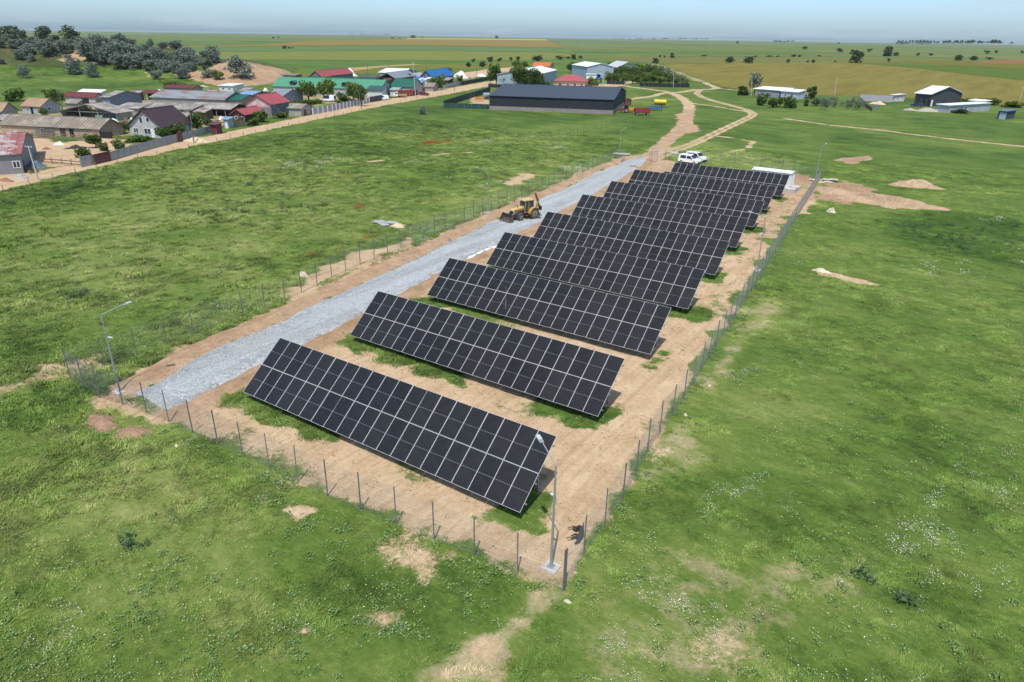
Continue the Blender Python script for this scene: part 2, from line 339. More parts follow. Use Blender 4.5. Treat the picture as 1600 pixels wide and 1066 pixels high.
soilP = [  # polygon, edge softness, strength
    (SITE, 0.9, 1.0),
    (PX((-60, 600), (0, 596), (60, 568), (170, 545), (185, 573), (100, 592), (0, 628), (-60, 650)), 1.0, 0.62),
    (PX((118, 622), (190, 612), (240, 640), (255, 668), (200, 655), (130, 640)), 0.7, 0.75),
    (PX((545, 940), (590, 934), (632, 960), (610, 988), (555, 975)), 0.9, 0.72),
    (PX((585, 850), (625, 835), (690, 865), (690, 910), (655, 905), (640, 870), (600, 905)), 1.0, 0.58),
    (PX((838, 918), (858, 930), (806, 985), (712, 1075), (664, 1075), (748, 992)), 0.8, 0.60),
    (PX((890, 950), (868, 995), (810, 1040), (770, 1085), (728, 1085), (826, 1004)), 0.8, 0.62),
    (PX((915, 905), (935, 900), (942, 920), (920, 925)), 0.5, 0.5), (PX((975, 915), (990, 910), (995, 930), (975, 935)), 0.5, 0.5), (PX((1100, 985), (1150, 970), (1190, 1010), (1150, 1060), (1100, 1040)), 1.0, 0.45), (PX((1280, 900), (1330, 890), (1320, 935), (1270, 945)), 0.8, 0.45),
    (PX((990, 720), (1020, 690), (1060, 700), (1030, 740)), 0.8, 0.5),
    (PX((436, 795), (475, 785), (500, 797), (460, 812)), 0.4, 0.7),
    (PX((700, 850), (760, 870), (880, 905), (880, 925), (835, 918), (760, 893), (690, 872)), 0.5, 0.6),
    (PX((430, 462), (500, 415), (545, 398), (640, 372), (655, 380), (560, 425), (500, 452), (455, 475)), 1.2, 0.75),
    (PX((240, 585), (330, 535), (420, 490), (470, 462), (480, 472), (400, 510), (300, 562), (255, 590)), 1.0, 0.55),
    (PX((788, 283), (812, 272), (840, 268), (828, 282), (800, 292)), 1.5, 0.7),
    (PX((1275, 285), (1320, 283), (1365, 296), (1362, 318), (1330, 320), (1275, 312)), 1.6, 0.85),
    (PX((1296, 250), (1320, 246), (1358, 243), (1360, 250), (1330, 256)), 1.0, 1.0),
    (PX((1398, 288), (1440, 279), (1458, 290), (1430, 294)), 0.8, 0.9),
    (PX((1266, 422), (1285, 420), (1330, 434), (1380, 447), (1325, 440), (1275, 430)), 0.5, 0.9),
    (PX((1382, 424), (1420, 424), (1430, 428), (1400, 429)), 0.5, 0.55),
    (PX((0, 299), (100, 273), (200, 251), (300, 229), (450, 196.5), (600, 165), (700, 147.5), (760, 135.5), (800, 130), (790, 124), (760, 128), (690, 140), (640, 149), (560, 164.5), (450, 187), (300, 218.5), (200, 240), (90, 262), (0, 282), (-80, 300), (-80, 318)), 0.7, 1.1),
    (PX((-60, 205), (40, 212), (100, 222), (165, 214), (200, 220), (206, 230), (160, 246), (125, 256), (110, 262), (60, 258), (60, 282), (0, 287), (-60, 300)), 2.0, 0.85),
    (PX((225, 226), (275, 214), (310, 206), (320, 213), (262, 226)), 1.2, 0.35),
    (PX((610, 150), (690, 138), (690, 143), (620, 153)), 1.5, 0.6),
    (PX((1222, 300), (1236, 276), (1282, 280), (1276, 312), (1262, 330), (1225, 345)), 1.0, 1.0),
    (PX((-60, 180), (90, 168), (240, 150), (420, 145), (560, 128), (660, 122), (700, 128), (620, 148), (490, 168), (400, 190), (300, 205), (190, 215), (-60, 215)), 3, 0.50),
    (PX((735, 152), (765, 151), (765, 166), (735, 164)), 1.5, 0.9),
    (PX((706, 116), (760, 108), (800, 104), (830, 106), (760, 118), (715, 127)), 3, 0.7),
    (PX((995, 246), (1012, 240), (1035, 236), (1030, 250), (1012, 252), (1000, 253)), 1.2, 0.8),
    (PX((1058, 179), (1064, 177), (1074, 177), (1080, 187), (1088, 197), (1094, 207), (1064, 209), (1052, 206), (1063, 196)), 1.2, 0.95),
    (PX((850, 137), (945, 131), (990, 126), (1000, 128), (960, 137), (900, 146), (850, 143)), 2, 0.6),
]
tracks = [  # centre line, half width (m), twin ruts
    ([(1012, 248), (1030, 233), (1046, 217), (1060, 205), (1072, 190), (1077, 172), (1076, 163), (1068, 155), (1056, 148), (1046, 145)], 1.9, 1),
    ([(1018, 251), (1045, 238), (1080, 226), (1110, 212), (1131, 202), (1155, 191), (1174, 182), (1177, 178), (1168, 172), (1150, 167), (1128, 161), (1112, 157)], 1.3, 2),
    ([(1046, 145), (1062, 144.5), (1086, 140.5), (1110, 139.5), (1122, 138), (1109, 133), (1092, 126), (1071, 118), (1056, 112), (1040, 106), (1022, 100)], 1.7, 1),
    ([(1046, 145), (1034, 146), (1022, 150), (1000, 153), (978, 156)], 1.6, 1),
    ([(1052, 147), (1040, 143), (1010, 139), (985, 136), (960, 131)], 1.5, 1),
    ([(1074, 160), (1092, 163), (1120, 166.5), (1150, 172), (1168, 175)], 1.0, 0),
    ([(1230, 186), (1300, 196), (1365, 202), (1440, 212), (1520, 221), (1610, 230)], 1.1, 0),
    ([(1110, 212), (1150, 216), (1176, 222), (1168, 232), (1130, 240)], 0.6, 0),
    ([(1095, 140), (1088, 146), (1097, 152), (1112, 157)], 1.0, 2),
    ([(1122, 138), (1150, 141), (1180, 146)], 1.2, 0),
    ([(560, 254), (640, 246), (700, 240), (740, 238)], 0.35, 0),
]
dryP = [
    (PX((828, 915), (882, 932), (865, 985), (800, 1040), (760, 1085), (640, 1085), (700, 1010), (770, 960)), 1.6, 0.58),
    (PX((880, 900), (1150, 840), (1350, 860), (1420, 960), (1150, 1085), (850, 1085)), 2.5, 0.36),
    (PX((1180, 560), (1320, 590), (1300, 680), (1150, 720), (1080, 700)), 3, 0.24),
    (PX((985, 748), (1040, 680), (1100, 580), (1180, 465), (1225, 462), (1232, 480), (1180, 535), (1100, 640), (1075, 735), (1020, 760)), 1.2, 0.42),
    (PX((230, 240), (290, 235), (420, 245), (420, 262), (240, 290), (140, 330), (100, 340), (150, 300)), 3, 0.18),
    (PX((200, 300), (520, 330), (600, 360), (480, 430), (250, 520), (0, 500), (0, 350)), 8, 0.24),
    (PX((0, 690), (240, 690), (420, 760), (360, 860), (150, 860), (0, 900)), 3, 0.16),
    (PX((520, 330), (660, 310), (760, 290), (840, 262), (860, 275), (780, 330), (640, 370)), 3, 0.22),
    (PX((570, 204), (700, 214), (860, 195), (960, 183), (960, 200), (840, 222), (700, 235), (560, 225)), 4, 0.22),
    (PX((1160, 190), (1300, 194), (1600, 228), (1600, 200), (1400, 185), (1250, 172), (1170, 172)), 3, 0.2),
    (PX((250, 770), (560, 750), (560, 860), (420, 1085), (100, 1085), (120, 900)), 3, 0.08),
    (PX((1000, 232), (1100, 222), (1250, 255), (1250, 285), (1120, 262), (1040, 256)), 2, 0.28),
]
lushP = [
    (PX((1370, 345), (1470, 330), (1610, 340), (1610, 420), (1500, 400), (1400, 372)), 3, 0.9),
    (PX((1280, 205), (1460, 215), (1610, 245), (1610, 300), (1400, 272), (1290, 245)), 4, 0.5),
    (PX((930, 205), (1010, 185), (1060, 195), (1020, 235), (960, 245), (900, 235)), 4, 0.6),
    (PX((1000, 760), (1610, 500), (1610, 1085), (1250, 1085)), 8, 0.42),
    (PX((1150, 560), (1610, 300), (1610, 520), (1180, 700)), 8, 0.22),
    (PX((520, 195), (660, 225), (640, 245), (480, 250)), 4, 0.6),
    (PX((0, 620), (180, 600), (150, 640), (0, 700)), 1.5, 0.6),
    (PX((240, 360), (350, 350), (330, 380), (240, 385)), 3, 0.7),
    (PX((0, 430), (330, 430), (500, 350), (560, 360), (380, 490), (180, 560), (0, 570)), 2, 0.35),
    (PX((330, 690), (540, 790), (900, 900), (860, 1085), (480, 1085), (420, 860)), 3, 0.45),
    (PX((-40, 1000), (300, 1000), (300, 1090), (-40, 1090)), 3, 0.4),
    (PX((0, 312), (300, 240), (460, 206), (460, 215), (300, 255), (0, 335)), 2, 0.5),
]
redP = [(PX((190, 600), (400, 500), (700, 370), (985, 252), (1011, 249), (900, 330), (700, 440), (500, 545), (380, 610), (300, 660), (200, 640)), 2, 0.55),
        (PX((1275, 285), (1320, 283), (1365, 296), (1362, 318), (1330, 320), (1275, 312)), 2, 0.95), (PX((1296, 250), (1320, 246), (1358, 243), (1360, 250), (1330, 256)), 1, 0.9),
        (PX((1050, 172), (1095, 172), (1100, 212), (1000, 255), (990, 245)), 3, 0.5), (PX((1235, 270), (1285, 280), (1270, 300), (1235, 290)), 2, 0.6)]
def table_grass(x, y):
    g = np.zeros(x.shape)
    spans = [[(-1.2, 9.5), (21.6, 23.9)], [(-1.2, 12), (17, 23.6)], [(-1, 8), (22.9, 23.7)], [(-0.6, 8), (20.5, 24.4)], [(-.2, 23.6)], [(-.2, 23.7)], [(-.2, 23.7)], [(-.2, 23.7)], [(-.2, 20)]]
    for (tx, ty), ss in zip(TAB, spans):
        for a, b in ss:
            dx = np.minimum(x-(tx+a), tx+b-x); dy = np.minimum(y-(ty-0.95), ty+2.8-y)
            g = np.maximum(g, sm(-0.9, 0.9, np.minimum(dx, dy)+(fbm(x, y, 1.3, 31, 4)-0.5)*3.2))
    return g
def masks(x, y, z, near, hill):
    soil = np.zeros(x.shape); dry = np.zeros(x.shape); lush = np.zeros(x.shape); red = np.zeros(x.shape)
    wob = (fbm(x, y, 2.4, 11, 5)-0.5)*1.5
    for dst, lst in ((soil, soilP), (dry, dryP), (lush, lushP), (red, redP)):
        for poly, s, k in lst:
            p = np.array(poly); mg = s+3
            sel = (x > p[:, 0].min()-mg) & (x < p[:, 0].max()+mg) & (y > p[:, 1].min()-mg) & (y < p[:, 1].max()+mg)
            if not sel.any(): continue
            v = k*sm(-s, s, poly_sd(x[sel], y[sel], p)+wob[sel]*2.4*min(s, 1.5)); dst[sel] = np.maximum(dst[sel], v)
    for pts, hw, tw in tracks:
        p = np.array(PX(*pts)); sel = (x > p[:, 0].min()-6) & (x < p[:, 0].max()+6) & (y > p[:, 1].min()-6) & (y < p[:, 1].max()+6)
        if not sel.any(): continue
        d = line_d(x[sel], y[sel], p); k = 0.95 if tw else 0.72
        v = k*sm(hw+0.8, hw-0.5, d+wob[sel]*1.6)
        if tw == 2: v = np.maximum(v*0.45, 0.95*sm(0.75, 0.25, np.abs(d-0.95)))
        soil[sel] = np.maximum(soil[sel], v)
    else:
        far_ = sm(60, 150, np.hypot(x+40, y-70)); lush = np.maximum(lush, far_*(0.25+0.5*fbm(x, y, 24, 51, 3))); dry = np.maximum(dry, far_*0.26*sm(.45, .7, fbm(x, y, 14, 53, 4)))  # darker colour beyond the tufts replaces their missing shade, plus dry mottling
    if near:
        d = line_d(x, y, BERM_L); soil = np.maximum(soil, 0.95*sm(2.2, 1.0, d+wob*1.5)); red = np.maximum(red, 0.7*sm(2, 0.6, d))
        d = line_d(x, y, BERM_R); red = np.maximum(red, 0.8*sm(1.7, 0.5, d)); soil = np.maximum(soil, sm(1.6, 0.8, d+wob))
        tg = table_grass(x, y); inside = poly_sd(x, y, SITE) > -1
        soil = np.where(inside, soil*(1-tg*0.85), soil); lush = np.maximum(lush, tg*0.35*inside)
        weeds = sm(0.60, 0.72, fbm(x, y, 3.5, 77, 4)); soil = np.where(inside, soil*(1-0.45*weeds), soil)
        # stony strip by the far end
        red = np.maximum(red, 0.35*sm(70, 110, y)*inside)
    if hill:
        h = sm(1.0, 7.0, z)
        px = 800+FPX*((x*RT[0]+y*RT[1]+(z-CAM_H)*RT[2])/(x*FW[0]+y*FW[1]+(z-CAM_H)*FW[2]))
        py = 533-FPX*((x*UP[0]+y*UP[1]+(z-CAM_H)*UP[2])/(x*FW[0]+y*FW[1]+(z-CAM_H)*FW[2]))
        front = (x*FW[0]+y*FW[1]) > 50
        sel = front & (px > 60) & (px < 500) & (py > 60) & (py < 140)
        for poly, k in (([(258, 106), (300, 109), (317, 111), (345, 98), (371, 95), (390, 98), (416, 103), (445, 109), (462, 119), (450, 128), (400, 134), (350, 135), (325, 131), (300, 124), (272, 117)], 0.95), ([(91, 98), (106, 82), (113, 75), (124, 84), (136, 93), (124, 98), (108, 95)], 1.0),
                        ([(72, 68), (92, 67), (90, 72), (70, 71)], .8), ([(160, 77), (170, 76), (168, 82)], .9), ([(225, 112), (240, 118), (232, 124)], .6)):
            v = k*sm(-2.0, 2.0, poly_sd(px[sel], py[sel], poly)+wob[sel]*5); soil[sel] = np.maximum(soil[sel], v)
            red[sel] = np.maximum(red[sel], v*(0.45+0.75*fbm(x[sel], y[sel], 9, 14, 4)))
        dry = np.maximum(dry, 0.42*h*sm(0.4, 0.62, fbm(x, y, 26, 9, 4)))
        lush = np.maximum(lush, 1.55*h)
    return soil, dry, lush, red
def grid_mesh(name, x0, x1, y0, y1, res, hole, near=False, hill=False):
    nx = int(round((x1-x0)/res))+1; ny = int(round((y1-y0)/res))+1
    X, Y = np.meshgrid(np.linspace(x0, x1, nx), np.linspace(y0, y1, ny))
    x = X.ravel(); y = Y.ravel(); z = terrain(x, y) if hill else np.zeros(x.shape)
    soil, dry, lush, red = masks(x, y, z, near, hill)
    if near:
        edge = sm(0, 4, np.minimum(np.minimum(x-x0, x1-x), np.minimum(y-y0, y1-y)))
        rel = (fbm(x, y, 0.9, 3, 3)-0.5)*0.16*soil+(fbm(x, y, 4, 4, 3)-0.5)*0.22*(1-soil)+(fbm(x, y, 0.7, 8, 2)-0.5)*0.14*(1-soil)
        dl = line_d(x, y, BERM_L); dr = line_d(x, y, BERM_R)
        rel += 0.42*np.exp(-(dl/0.8)**2)*(0.4+fbm(x, y, 1.2, 21, 3))+0.46*np.exp(-(dr/0.7)**2)*(0.4+fbm(x, y, 1.1, 22, 3))
        rel -= 0.16*sm(0.5, 0.15, np.abs(dl-1.35))
        z = z+rel*edge
    me = bpy.data.meshes.new(name)
    i = np.arange(nx*ny).reshape(ny, nx)
    q = np.stack([i[:-1, :-1], i[:-1, 1:], i[1:, 1:], i[1:, :-1]], -1).reshape(-1, 4)
    if hole:
        cx = (x[q[:, 0]]+x[q[:, 2]])/2; cy = (y[q[:, 0]]+y[q[:, 2]])/2
        q = q[~((cx > hole[0]) & (cx < hole[1]) & (cy > hole[2]) & (cy < hole[3]))]
    me.vertices.add(len(x)); me.vertices.foreach_set('co', np.stack([x, y, z], -1).astype(np.float32).ravel())
    me.loops.add(q.size); me.loops.foreach_set('vertex_index', q.ravel().astype(np.int32))
    me.polygons.add(len(q)); me.polygons.foreach_set('loop_start', np.arange(0, q.size, 4, dtype=np.int32))
    me.polygons.foreach_set('use_smooth', np.ones(len(q), bool))
    me.update(calc_edges=True)
    for n, a in (('soil', soil), ('dry', dry), ('lush', lush), ('red', red)):
        at = me.attributes.new(n, 'FLOAT', 'POINT'); at.data.foreach_set('value', a.astype(np.float32))
    me.materials.append(GROUND)
    o = bpy.data.objects.new(name, me); COL.objects.link(o); tag(o, kind='structure'); return o
NEAR = (-66.4, 8.8, 8.8, 150.4)
MID = (-420, 120, 0, 420)
grid_mesh('ground', NEAR[0], NEAR[1], NEAR[2], NEAR[3], 0.3, None, near=True)
grid_mesh('meadow', MID[0], MID[1], MID[2], MID[3], 0.8, NEAR, hill=True)
grid_mesh('terrain', -780, 420, -60, 780, 5.0, MID, hill=True)
def far_land():
    m, t, b = new_mat('far_fields'); N = t.nodes; L = t.links
    geo = N.new('ShaderNodeNewGeometry'); mp = N.new('ShaderNodeMapping'); mp.inputs['Rotation'].default_value = (0, 0, R(-24)); mp.inputs['Scale'].default_value = (0.0016, 0.0034, 1)
    L.new(geo.outputs['Position'], mp.inputs['Vector'])
    vo = N.new('ShaderNodeTexVoronoi'); vo.distance = 'CHEBYCHEV'; vo.inputs['Scale'].default_value = 1.0; L.new(mp.outputs[0], vo.inputs['Vector'])
    c = node_ramp(N, L, vo.outputs['Color'], [(0.0, (0.092, 0.150, 0.052)), (0.25, (0.122, 0.182, 0.062)), (0.45, (0.148, 0.195, 0.074)), (0.6, (0.086, 0.134, 0.048)), (0.75, (0.180, 0.190, 0.075)), (0.95, (0.115, 0.175, 0.055))])
    n = node_noise(N, L, geo.outputs['Position'], 0.012, 6, 0.65)
    c = node_mix(N, L, 1.0, c, node_ramp(N, L, n, [(0.3, (0.75, 0.75, 0.75)), (0.7, (1.15, 1.15, 1.15))]), 'MULTIPLY')
    L.new(c, b.inputs['Base Color']); b.inputs['Roughness'].default_value = 1.0; b.inputs['Specular IOR Level'].default_value = 0.0
    q = MB(); a0, a1, b0, b1 = -780, 420, -60, 780; S = 32000
    q.add([(-S, -S, 0), (S, -S, 0), (S, S, 0), (-S, S, 0), (a0, b0, 0), (a1, b0, 0), (a1, b1, 0), (a0, b1, 0)], [(0, 1, 5, 4), (1, 2, 6, 5), (2, 3, 7, 6), (3, 0, 4, 7)])
    tag(q.build('far_land', m), kind='structure')
far_land()
def field(pts, col, z, var=0.22, scale=0.05, stretch=(0.12, 1, 1), rot=0):
    m, t, b = new_mat('crop'); N = t.nodes; L = t.links
    geo = N.new('ShaderNodeNewGeometry')
    n = node_noise(N, L, geo.outputs['Position'], scale, 6, 0.7, stretch, R(rot))
    n2 = node_noise(N, L, geo.outputs['Position'], 0.9, 4, 0.7)
    v = node_math(N, L, 'MULTIPLY_ADD', n, 0.7, node_math(N, L, 'MULTIPLY', n2, 0.3))
    k0 = tuple(c*(1-var*1.5) for c in col); k1 = tuple(c*(1+var) for c in col)
    c = node_ramp(N, L, v, [(0.32, k0), (0.5, col), (0.68, k1)])
    L.new(c, b.inputs['Base Color']); b.inputs['Roughness'].default_value = 1; b.inputs['Specular IOR Level'].default_value = 0.0
    p = [G(a, c_, z) for a, c_ in pts]
    q = MB(); q.add(p, [tuple(range(len(p)))]); tag(q.build('field', m), kind='structure')
OLIVE = (0.185, 0.162, 0.050); GRN = (0.050, 0.118, 0.028); PALE = (0.115, 0.165, 0.055); TAN = (0.34, 0.26, 0.14)
field([(1036, 101), (1180, 98.8), (1320, 98), (1420, 106), (1610, 128), (1610, 170), (1500, 158), (1400, 152), (1290, 149), (1190, 145), (1128, 135), (1080, 118)], OLIVE, 0.05, 0.2, 0.09, (1, .1, 1), -70)
field([(1320, 97.2), (1400, 99), (1610, 109), (1610, 126.5), (1500, 114.5), (1420, 105.3)], (0.095, 0.138, 0.034), 0.06)
field([(1340, 96.6), (1530, 95.8), (1610, 95.5), (1610, 108), (1420, 99)], (0.145, 0.140, 0.035), 0.05)
field([(1515, 97.5), (1560, 94.2), (1610, 93.8), (1610, 99.5), (1550, 99.3)], (0.24, 0.125, 0.065), 0.09)
field([(860, 89), (1000, 88.5), (1330, 89.2), (1500, 92), (1520, 95.5), (1330, 96.3), (1040, 100), (1000, 97), (940, 92.5)], (0.150, 0.155, 0.055), 0.07)
field([(890, 77), (1100, 78.5), (1330, 82), (1330, 84.5), (1100, 83), (900, 81.5)], PALE, 0.3)
field([(880, 71.5), (1100, 72.5), (1250, 74), (1240, 75), (1000, 74.5), (890, 73.5)], (0.15, 0.19, 0.085), 0.5)
field([(1000, 86), (1330, 87), (1330, 88.6), (1000, 87.5)], (0.14, 0.18, 0.07), 0.3)
field([(340, 96.5), (420, 93.8), (740, 94.5), (760, 98), (640, 101), (470, 111), (380, 112)], (0.092, 0.155, 0.046), 0.05)
field([(500, 110), (560, 105), (640, 100.3), (660, 100.8), (600, 104.8), (548, 111.5)], TAN, 0.08)
field([(240, 84), (400, 81), (640, 79.5), (860, 82), (920, 88), (830, 93.5), (740, 94.2), (420, 93.3), (250, 92)], (0.165, 0.188, 0.058), 0.07, 0.15)
field([(200, 77), (400, 72.5), (640, 71), (880, 75.5), (860, 81.5), (640, 79), (400, 80.3), (210, 83)], (0.110, 0.172, 0.066), 0.2)
field([(240, 73), (400, 70.5), (480, 64.5), (640, 61.5), (855, 63.5), (884, 75), (640, 70.6), (400, 72.2), (240, 76.5)], (0.215, 0.165, 0.055), 0.4, 0.12)
field([(636, 59.8), (852, 61.6), (856, 63.2), (636, 61.0)], (0.42, 0.38, 0.03), 0.7)
field([(455, 107), (700, 97), (800, 97), (840, 100), (790, 106), (640, 112), (470, 119)], (0.135, 0.155, 0.040), 0.04)

# gravel access road
def gravel():
    m, t, b = new_mat('crushed_stone'); N = t.nodes; L = t.links
    geo = N.new('ShaderNodeNewGeometry'); pos = geo.outputs['Position']
    vo = N.new('ShaderNodeTexVoronoi'); vo.inputs['Scale'].default_value = 11; L.new(pos, vo.inputs['Vector'])
    vo2 = N.new('ShaderNodeTexVoronoi'); vo2.inputs['Scale'].default_value = 6.5; L.new(pos, vo2.inputs['Vector'])
    n = node_noise(N, L, pos, 0.5, 5, 0.6, (2.2, 0.3, 1), R(7))
    v = node_math(N, L, 'MULTIPLY_ADD', vo.outputs['Color'], 0.50, node_math(N, L, 'MULTIPLY_ADD', vo2.outputs['Color'], 0.12, node_math(N, L, 'MULTIPLY', n, 0.38)))
    c = node_ramp(N, L, v, [(0.25, (0.22, 0.240, 0.248)), (0.5, (0.36, 0.385, 0.392)), (0.85, (0.54, 0.56, 0.56))])
    L.new(c, b.inputs['Base Color']); b.inputs['Roughness'].default_value = 0.9; b.inputs['Specular IOR Level'].default_value = 0.2
    lane = node_noise(N, L, pos, 1.0, 4, 0.6, (0.9, 0.05, 1), R(7)); c = node_mix(N, L, 1.0, c, node_ramp(N, L, lane, [(0.38, (0.84, 0.83, 0.81)), (0.52, (1, 1, 1)), (0.66, (1.07, 1.07, 1.07))]), 'MULTIPLY')
    dirt = node_noise(N, L, pos, 0.35, 7, 0.75); c = node_mix(N, L, node_range(N, L, dirt, 0.60, 0.78, 0, 0.55), c, (0.36, 0.29, 0.21)); L.new(c, b.inputs['Base Color'])
    bp = N.new('ShaderNodeBump'); bp.inputs['Strength'].default_value = 0.7; bp.inputs['Distance'].default_value = 0.06; bp.invert = True
    L.new(vo.outputs['Distance'], bp.inputs['Height']); L.new(bp.outputs[0], b.inputs['Normal'])
    n_ = 420; A = resample(PX(*GL), n_); B = resample(PX(*GR), n_); K = 16
    vs = []; 
    for i in range(n_):
        a = A[i].copy(); c_ = B[i].copy(); dv = (c_-a); dv /= np.linalg.norm(dv)
        s = i*0.3
        a += dv*((float(fbm(np.array([s]), np.array([1.0]), 3.0, 41, 4)[0])-0.5)*1.3); c_ += dv*((float(fbm(np.array([s]), np.array([9.0]), 3.0, 43, 4)[0])-0.5)*1.3)
        for k in range(K):
            u = k/(K-1); p = a+(c_-a)*u
            z = 0.16+0.05*math.sin(math.pi*u)+0.05*(float(vnoise(np.array([p[0]]), np.array([p[1]]), 0.5, 4)[0])-.5)
            if k in (0, K-1): z = -0.05
            if i in (0, n_-1): z = -0.05
            vs.append((p[0], p[1], z))
    q = MB(); q.add(vs, [(i*K+k, i*K+k+1, (i+1)*K+k+1, (i+1)*K+k) for i in range(n_-1) for k in range(K-1)])
    tag(q.build('gravel_road', m, smooth=True), kind='structure')
    return m, A, B
GRAVEL, GA, GB = gravel()

# ------------------------------------------------------------------ solar tables
MOD_W, MOD_L, PITCHX, PITCHY, TILT = 1.134, 2.278, 1.154, 2.30, R(38.32)
ALU = paint('aluminium_frame', (0.68, 0.69, 0.71), 0.5, 0.0, 0.06)
GALV = paint('galvanised_steel', (0.36, 0.38, 0.40), 0.5, 0.55, 0.25, 3)
GALVD = paint('weathered_post', (0.20, 0.205, 0.21), 0.6, 0.35, 0.3, 3)
CONC = paint('pale_concrete', (0.52, 0.50, 0.46), 0.9, 0, 0.3, 2, 0.3)
def pv_glass():
    m, t, b = new_mat('pv_glass'); N = t.nodes; L = t.links
    tc = N.new('ShaderNodeTexCoord'); sx = N.new('ShaderNodeSeparateXYZ'); L.new(tc.outputs['Object'], sx.inputs[0])
    def line(v, period, w):
        f = node_math(N, L, 'FRACT', node_math(N, L, 'DIVIDE', v, period)); d = node_math(N, L, 'ABSOLUTE', node_math(N, L, 'SUBTRACT', f, 0.5))
        return node_math(N, L, 'GREATER_THAN', d, 0.5-w/2/period)
    gx = line(node_math(N, L, 'ADD', sx.outputs[0], 5*0.1815), 0.1815, 0.004); gy = line(node_math(N, L, 'ADD', sx.outputs[1], 0.0), 0.0905, 0.0035)
    bus = line(node_math(N, L, 'ADD', sx.outputs[0], 3.0), 0.01815, 0.0011)
    mid = node_math(N, L, 'LESS_THAN', node_math(N, L, 'ABSOLUTE', node_math(N, L, 'SUBTRACT', sx.outputs[1], MOD_L/2)), 0.006)
    dash = node_math(N, L, 'GREATER_THAN', node_math(N, L, 'FRACT', node_math(N, L, 'DIVIDE', node_math(N, L, 'ADD', sx.outputs[0], 5.0), 0.0907)), 0.22)
    mid = node_math(N, L, 'MULTIPLY', mid, dash)
    oi = N.new('ShaderNodeObjectInfo')
    nn = node_noise(N, L, tc.outputs['Object'], 1.3, 4, 0.6)
    tint = node_mix(N, L, oi.outputs['Random'], (0.0100, 0.0105, 0.0125), (0.0180, 0.0178, 0.0190))  # random tint per panel puts varying sheen into the base colour
    tint = node_mix(N, L, node_range(N, L, nn, 0.45, 0.8, 0, 0.35), tint, (0.046, 0.042, 0.038))
    c = node_mix(N, L, node_math(N, L, 'MULTIPLY', node_math(N, L, 'MAXIMUM', gx, gy), 0.5), tint, (0.060, 0.062, 0.068))
    c = node_mix(N, L, node_math(N, L, 'MULTIPLY', bus, 0.35), c, (0.11, 0.11, 0.12)); c = node_mix(N, L, mid, c, (0.34, 0.35, 0.37))
    L.new(c, b.inputs['Base Color']); b.inputs['Roughness'].default_value = 0.26; b.inputs['Specular IOR Level'].default_value = 0.36
    return m
PVG = pv_glass()
def module_proto():
    q = MB(); h = 0.035; q.box(0.008, MOD_W-0.008, 0.008, MOD_L-0.008, 0.002, h-0.003, 0)
    pan = q.build('solar_panel', [PVG])
    f = MB(); e = 0.011
    f.box(0, e, 0, MOD_L, 0, h); f.box(MOD_W-e, MOD_W, 0, MOD_L, 0, h); f.box(e, MOD_W-e, 0, e, 0, h); f.box(e, MOD_W-e, MOD_L-e, MOD_L, 0, h)
    fr = f.build('frame', [ALU], pan)
    return pan
words = ['nearest row of solar panels, standing by the front fence and the corner lamp', 'second row of solar panels from the front fence, grass strip along its lower edge', 'third row of solar panels from the front fence, with a thin rod before it',
         'fourth row of solar panels from the front, at whose left end the white pipe lies', 'middle row of solar panels, beside the backhoe loader on the gravel', 'sixth row of solar panels from the front fence', 'seventh row of solar panels from the front, its left end just past the backhoe',
         'eighth row of solar panels, last but one before the white cabinet', 'rearmost and shortest row of solar panels, right before the white cabinet and two vans']
proto = module_proto(); first = True
ct, st = math.cos(TILT), math.sin(TILT)
for i, (tx, ty) in enumerate(TAB):
    n = 20 if i < 8 else 17
    z0 = 0.61
    t = thing('solar_table', words[i], 'solar panels', (tx, ty, 0), 0, 'rows of solar panels on the fenced site')
    for r in range(2):
        cols = list(range(n))
        if i == 8 and r == 0: cols = [-1]+cols
        for c in cols:
            if first: p = proto; first = False; p.parent = t
            else: p = copy_tree(proto, t)
            s = r*PITCHY+0.01
            p.location = (c*PITCHX+0.01+random.uniform(-.004, .004), s*ct, z0+s*st); p.rotation_euler = (TILT+random.gauss(0, 0.004), random.gauss(0, 0.004), 0)
    Lx = n*PITCHX; xa = -0.35 if i < 8 else -1.3
    nn = Vector((0, -st, ct))
    for k, s in enumerate((0.55, 1.75, 2.85, 4.05)):
        q = MB(); c0 = Vector((xa+0.2, s*ct, z0+s*st))-nn*0.05; c1 = Vector((Lx+0.12, s*ct, z0+s*st))-nn*0.05
        q.bar(c0, c1, 0.045, 0.07); q.build('purlin', [GALV], t)
    npost = 7
    for k in range(npost):
        x = 0.75+k*(Lx-1.5)/(npost-1)
        for s, nm in ((0.95, 'front_leg'), (3.75, 'rear_leg')):
            q = MB(); top = Vector((x, s*ct, z0+s*st))-nn*0.16
            q.box(x-0.05, x+0.05, s*ct-0.03, s*ct+0.03, -0.3, top.z+0.02); q.build(nm, [GALV], t)
        q = MB(); a = Vector((x, 0.25*ct, z0+0.25*st))-nn*0.13; b = Vector((x, 4.35*ct, z0+4.35*st))-nn*0.13
        q.bar(a, b, 0.05, 0.09)
        q.bar(Vector((x+0.06, 3.75*ct, 0.7)), Vector((x+0.06, 2.2*ct, z0+2.2*st))-nn*0.15, 0.04); q.build('rafter', [GALV], t)

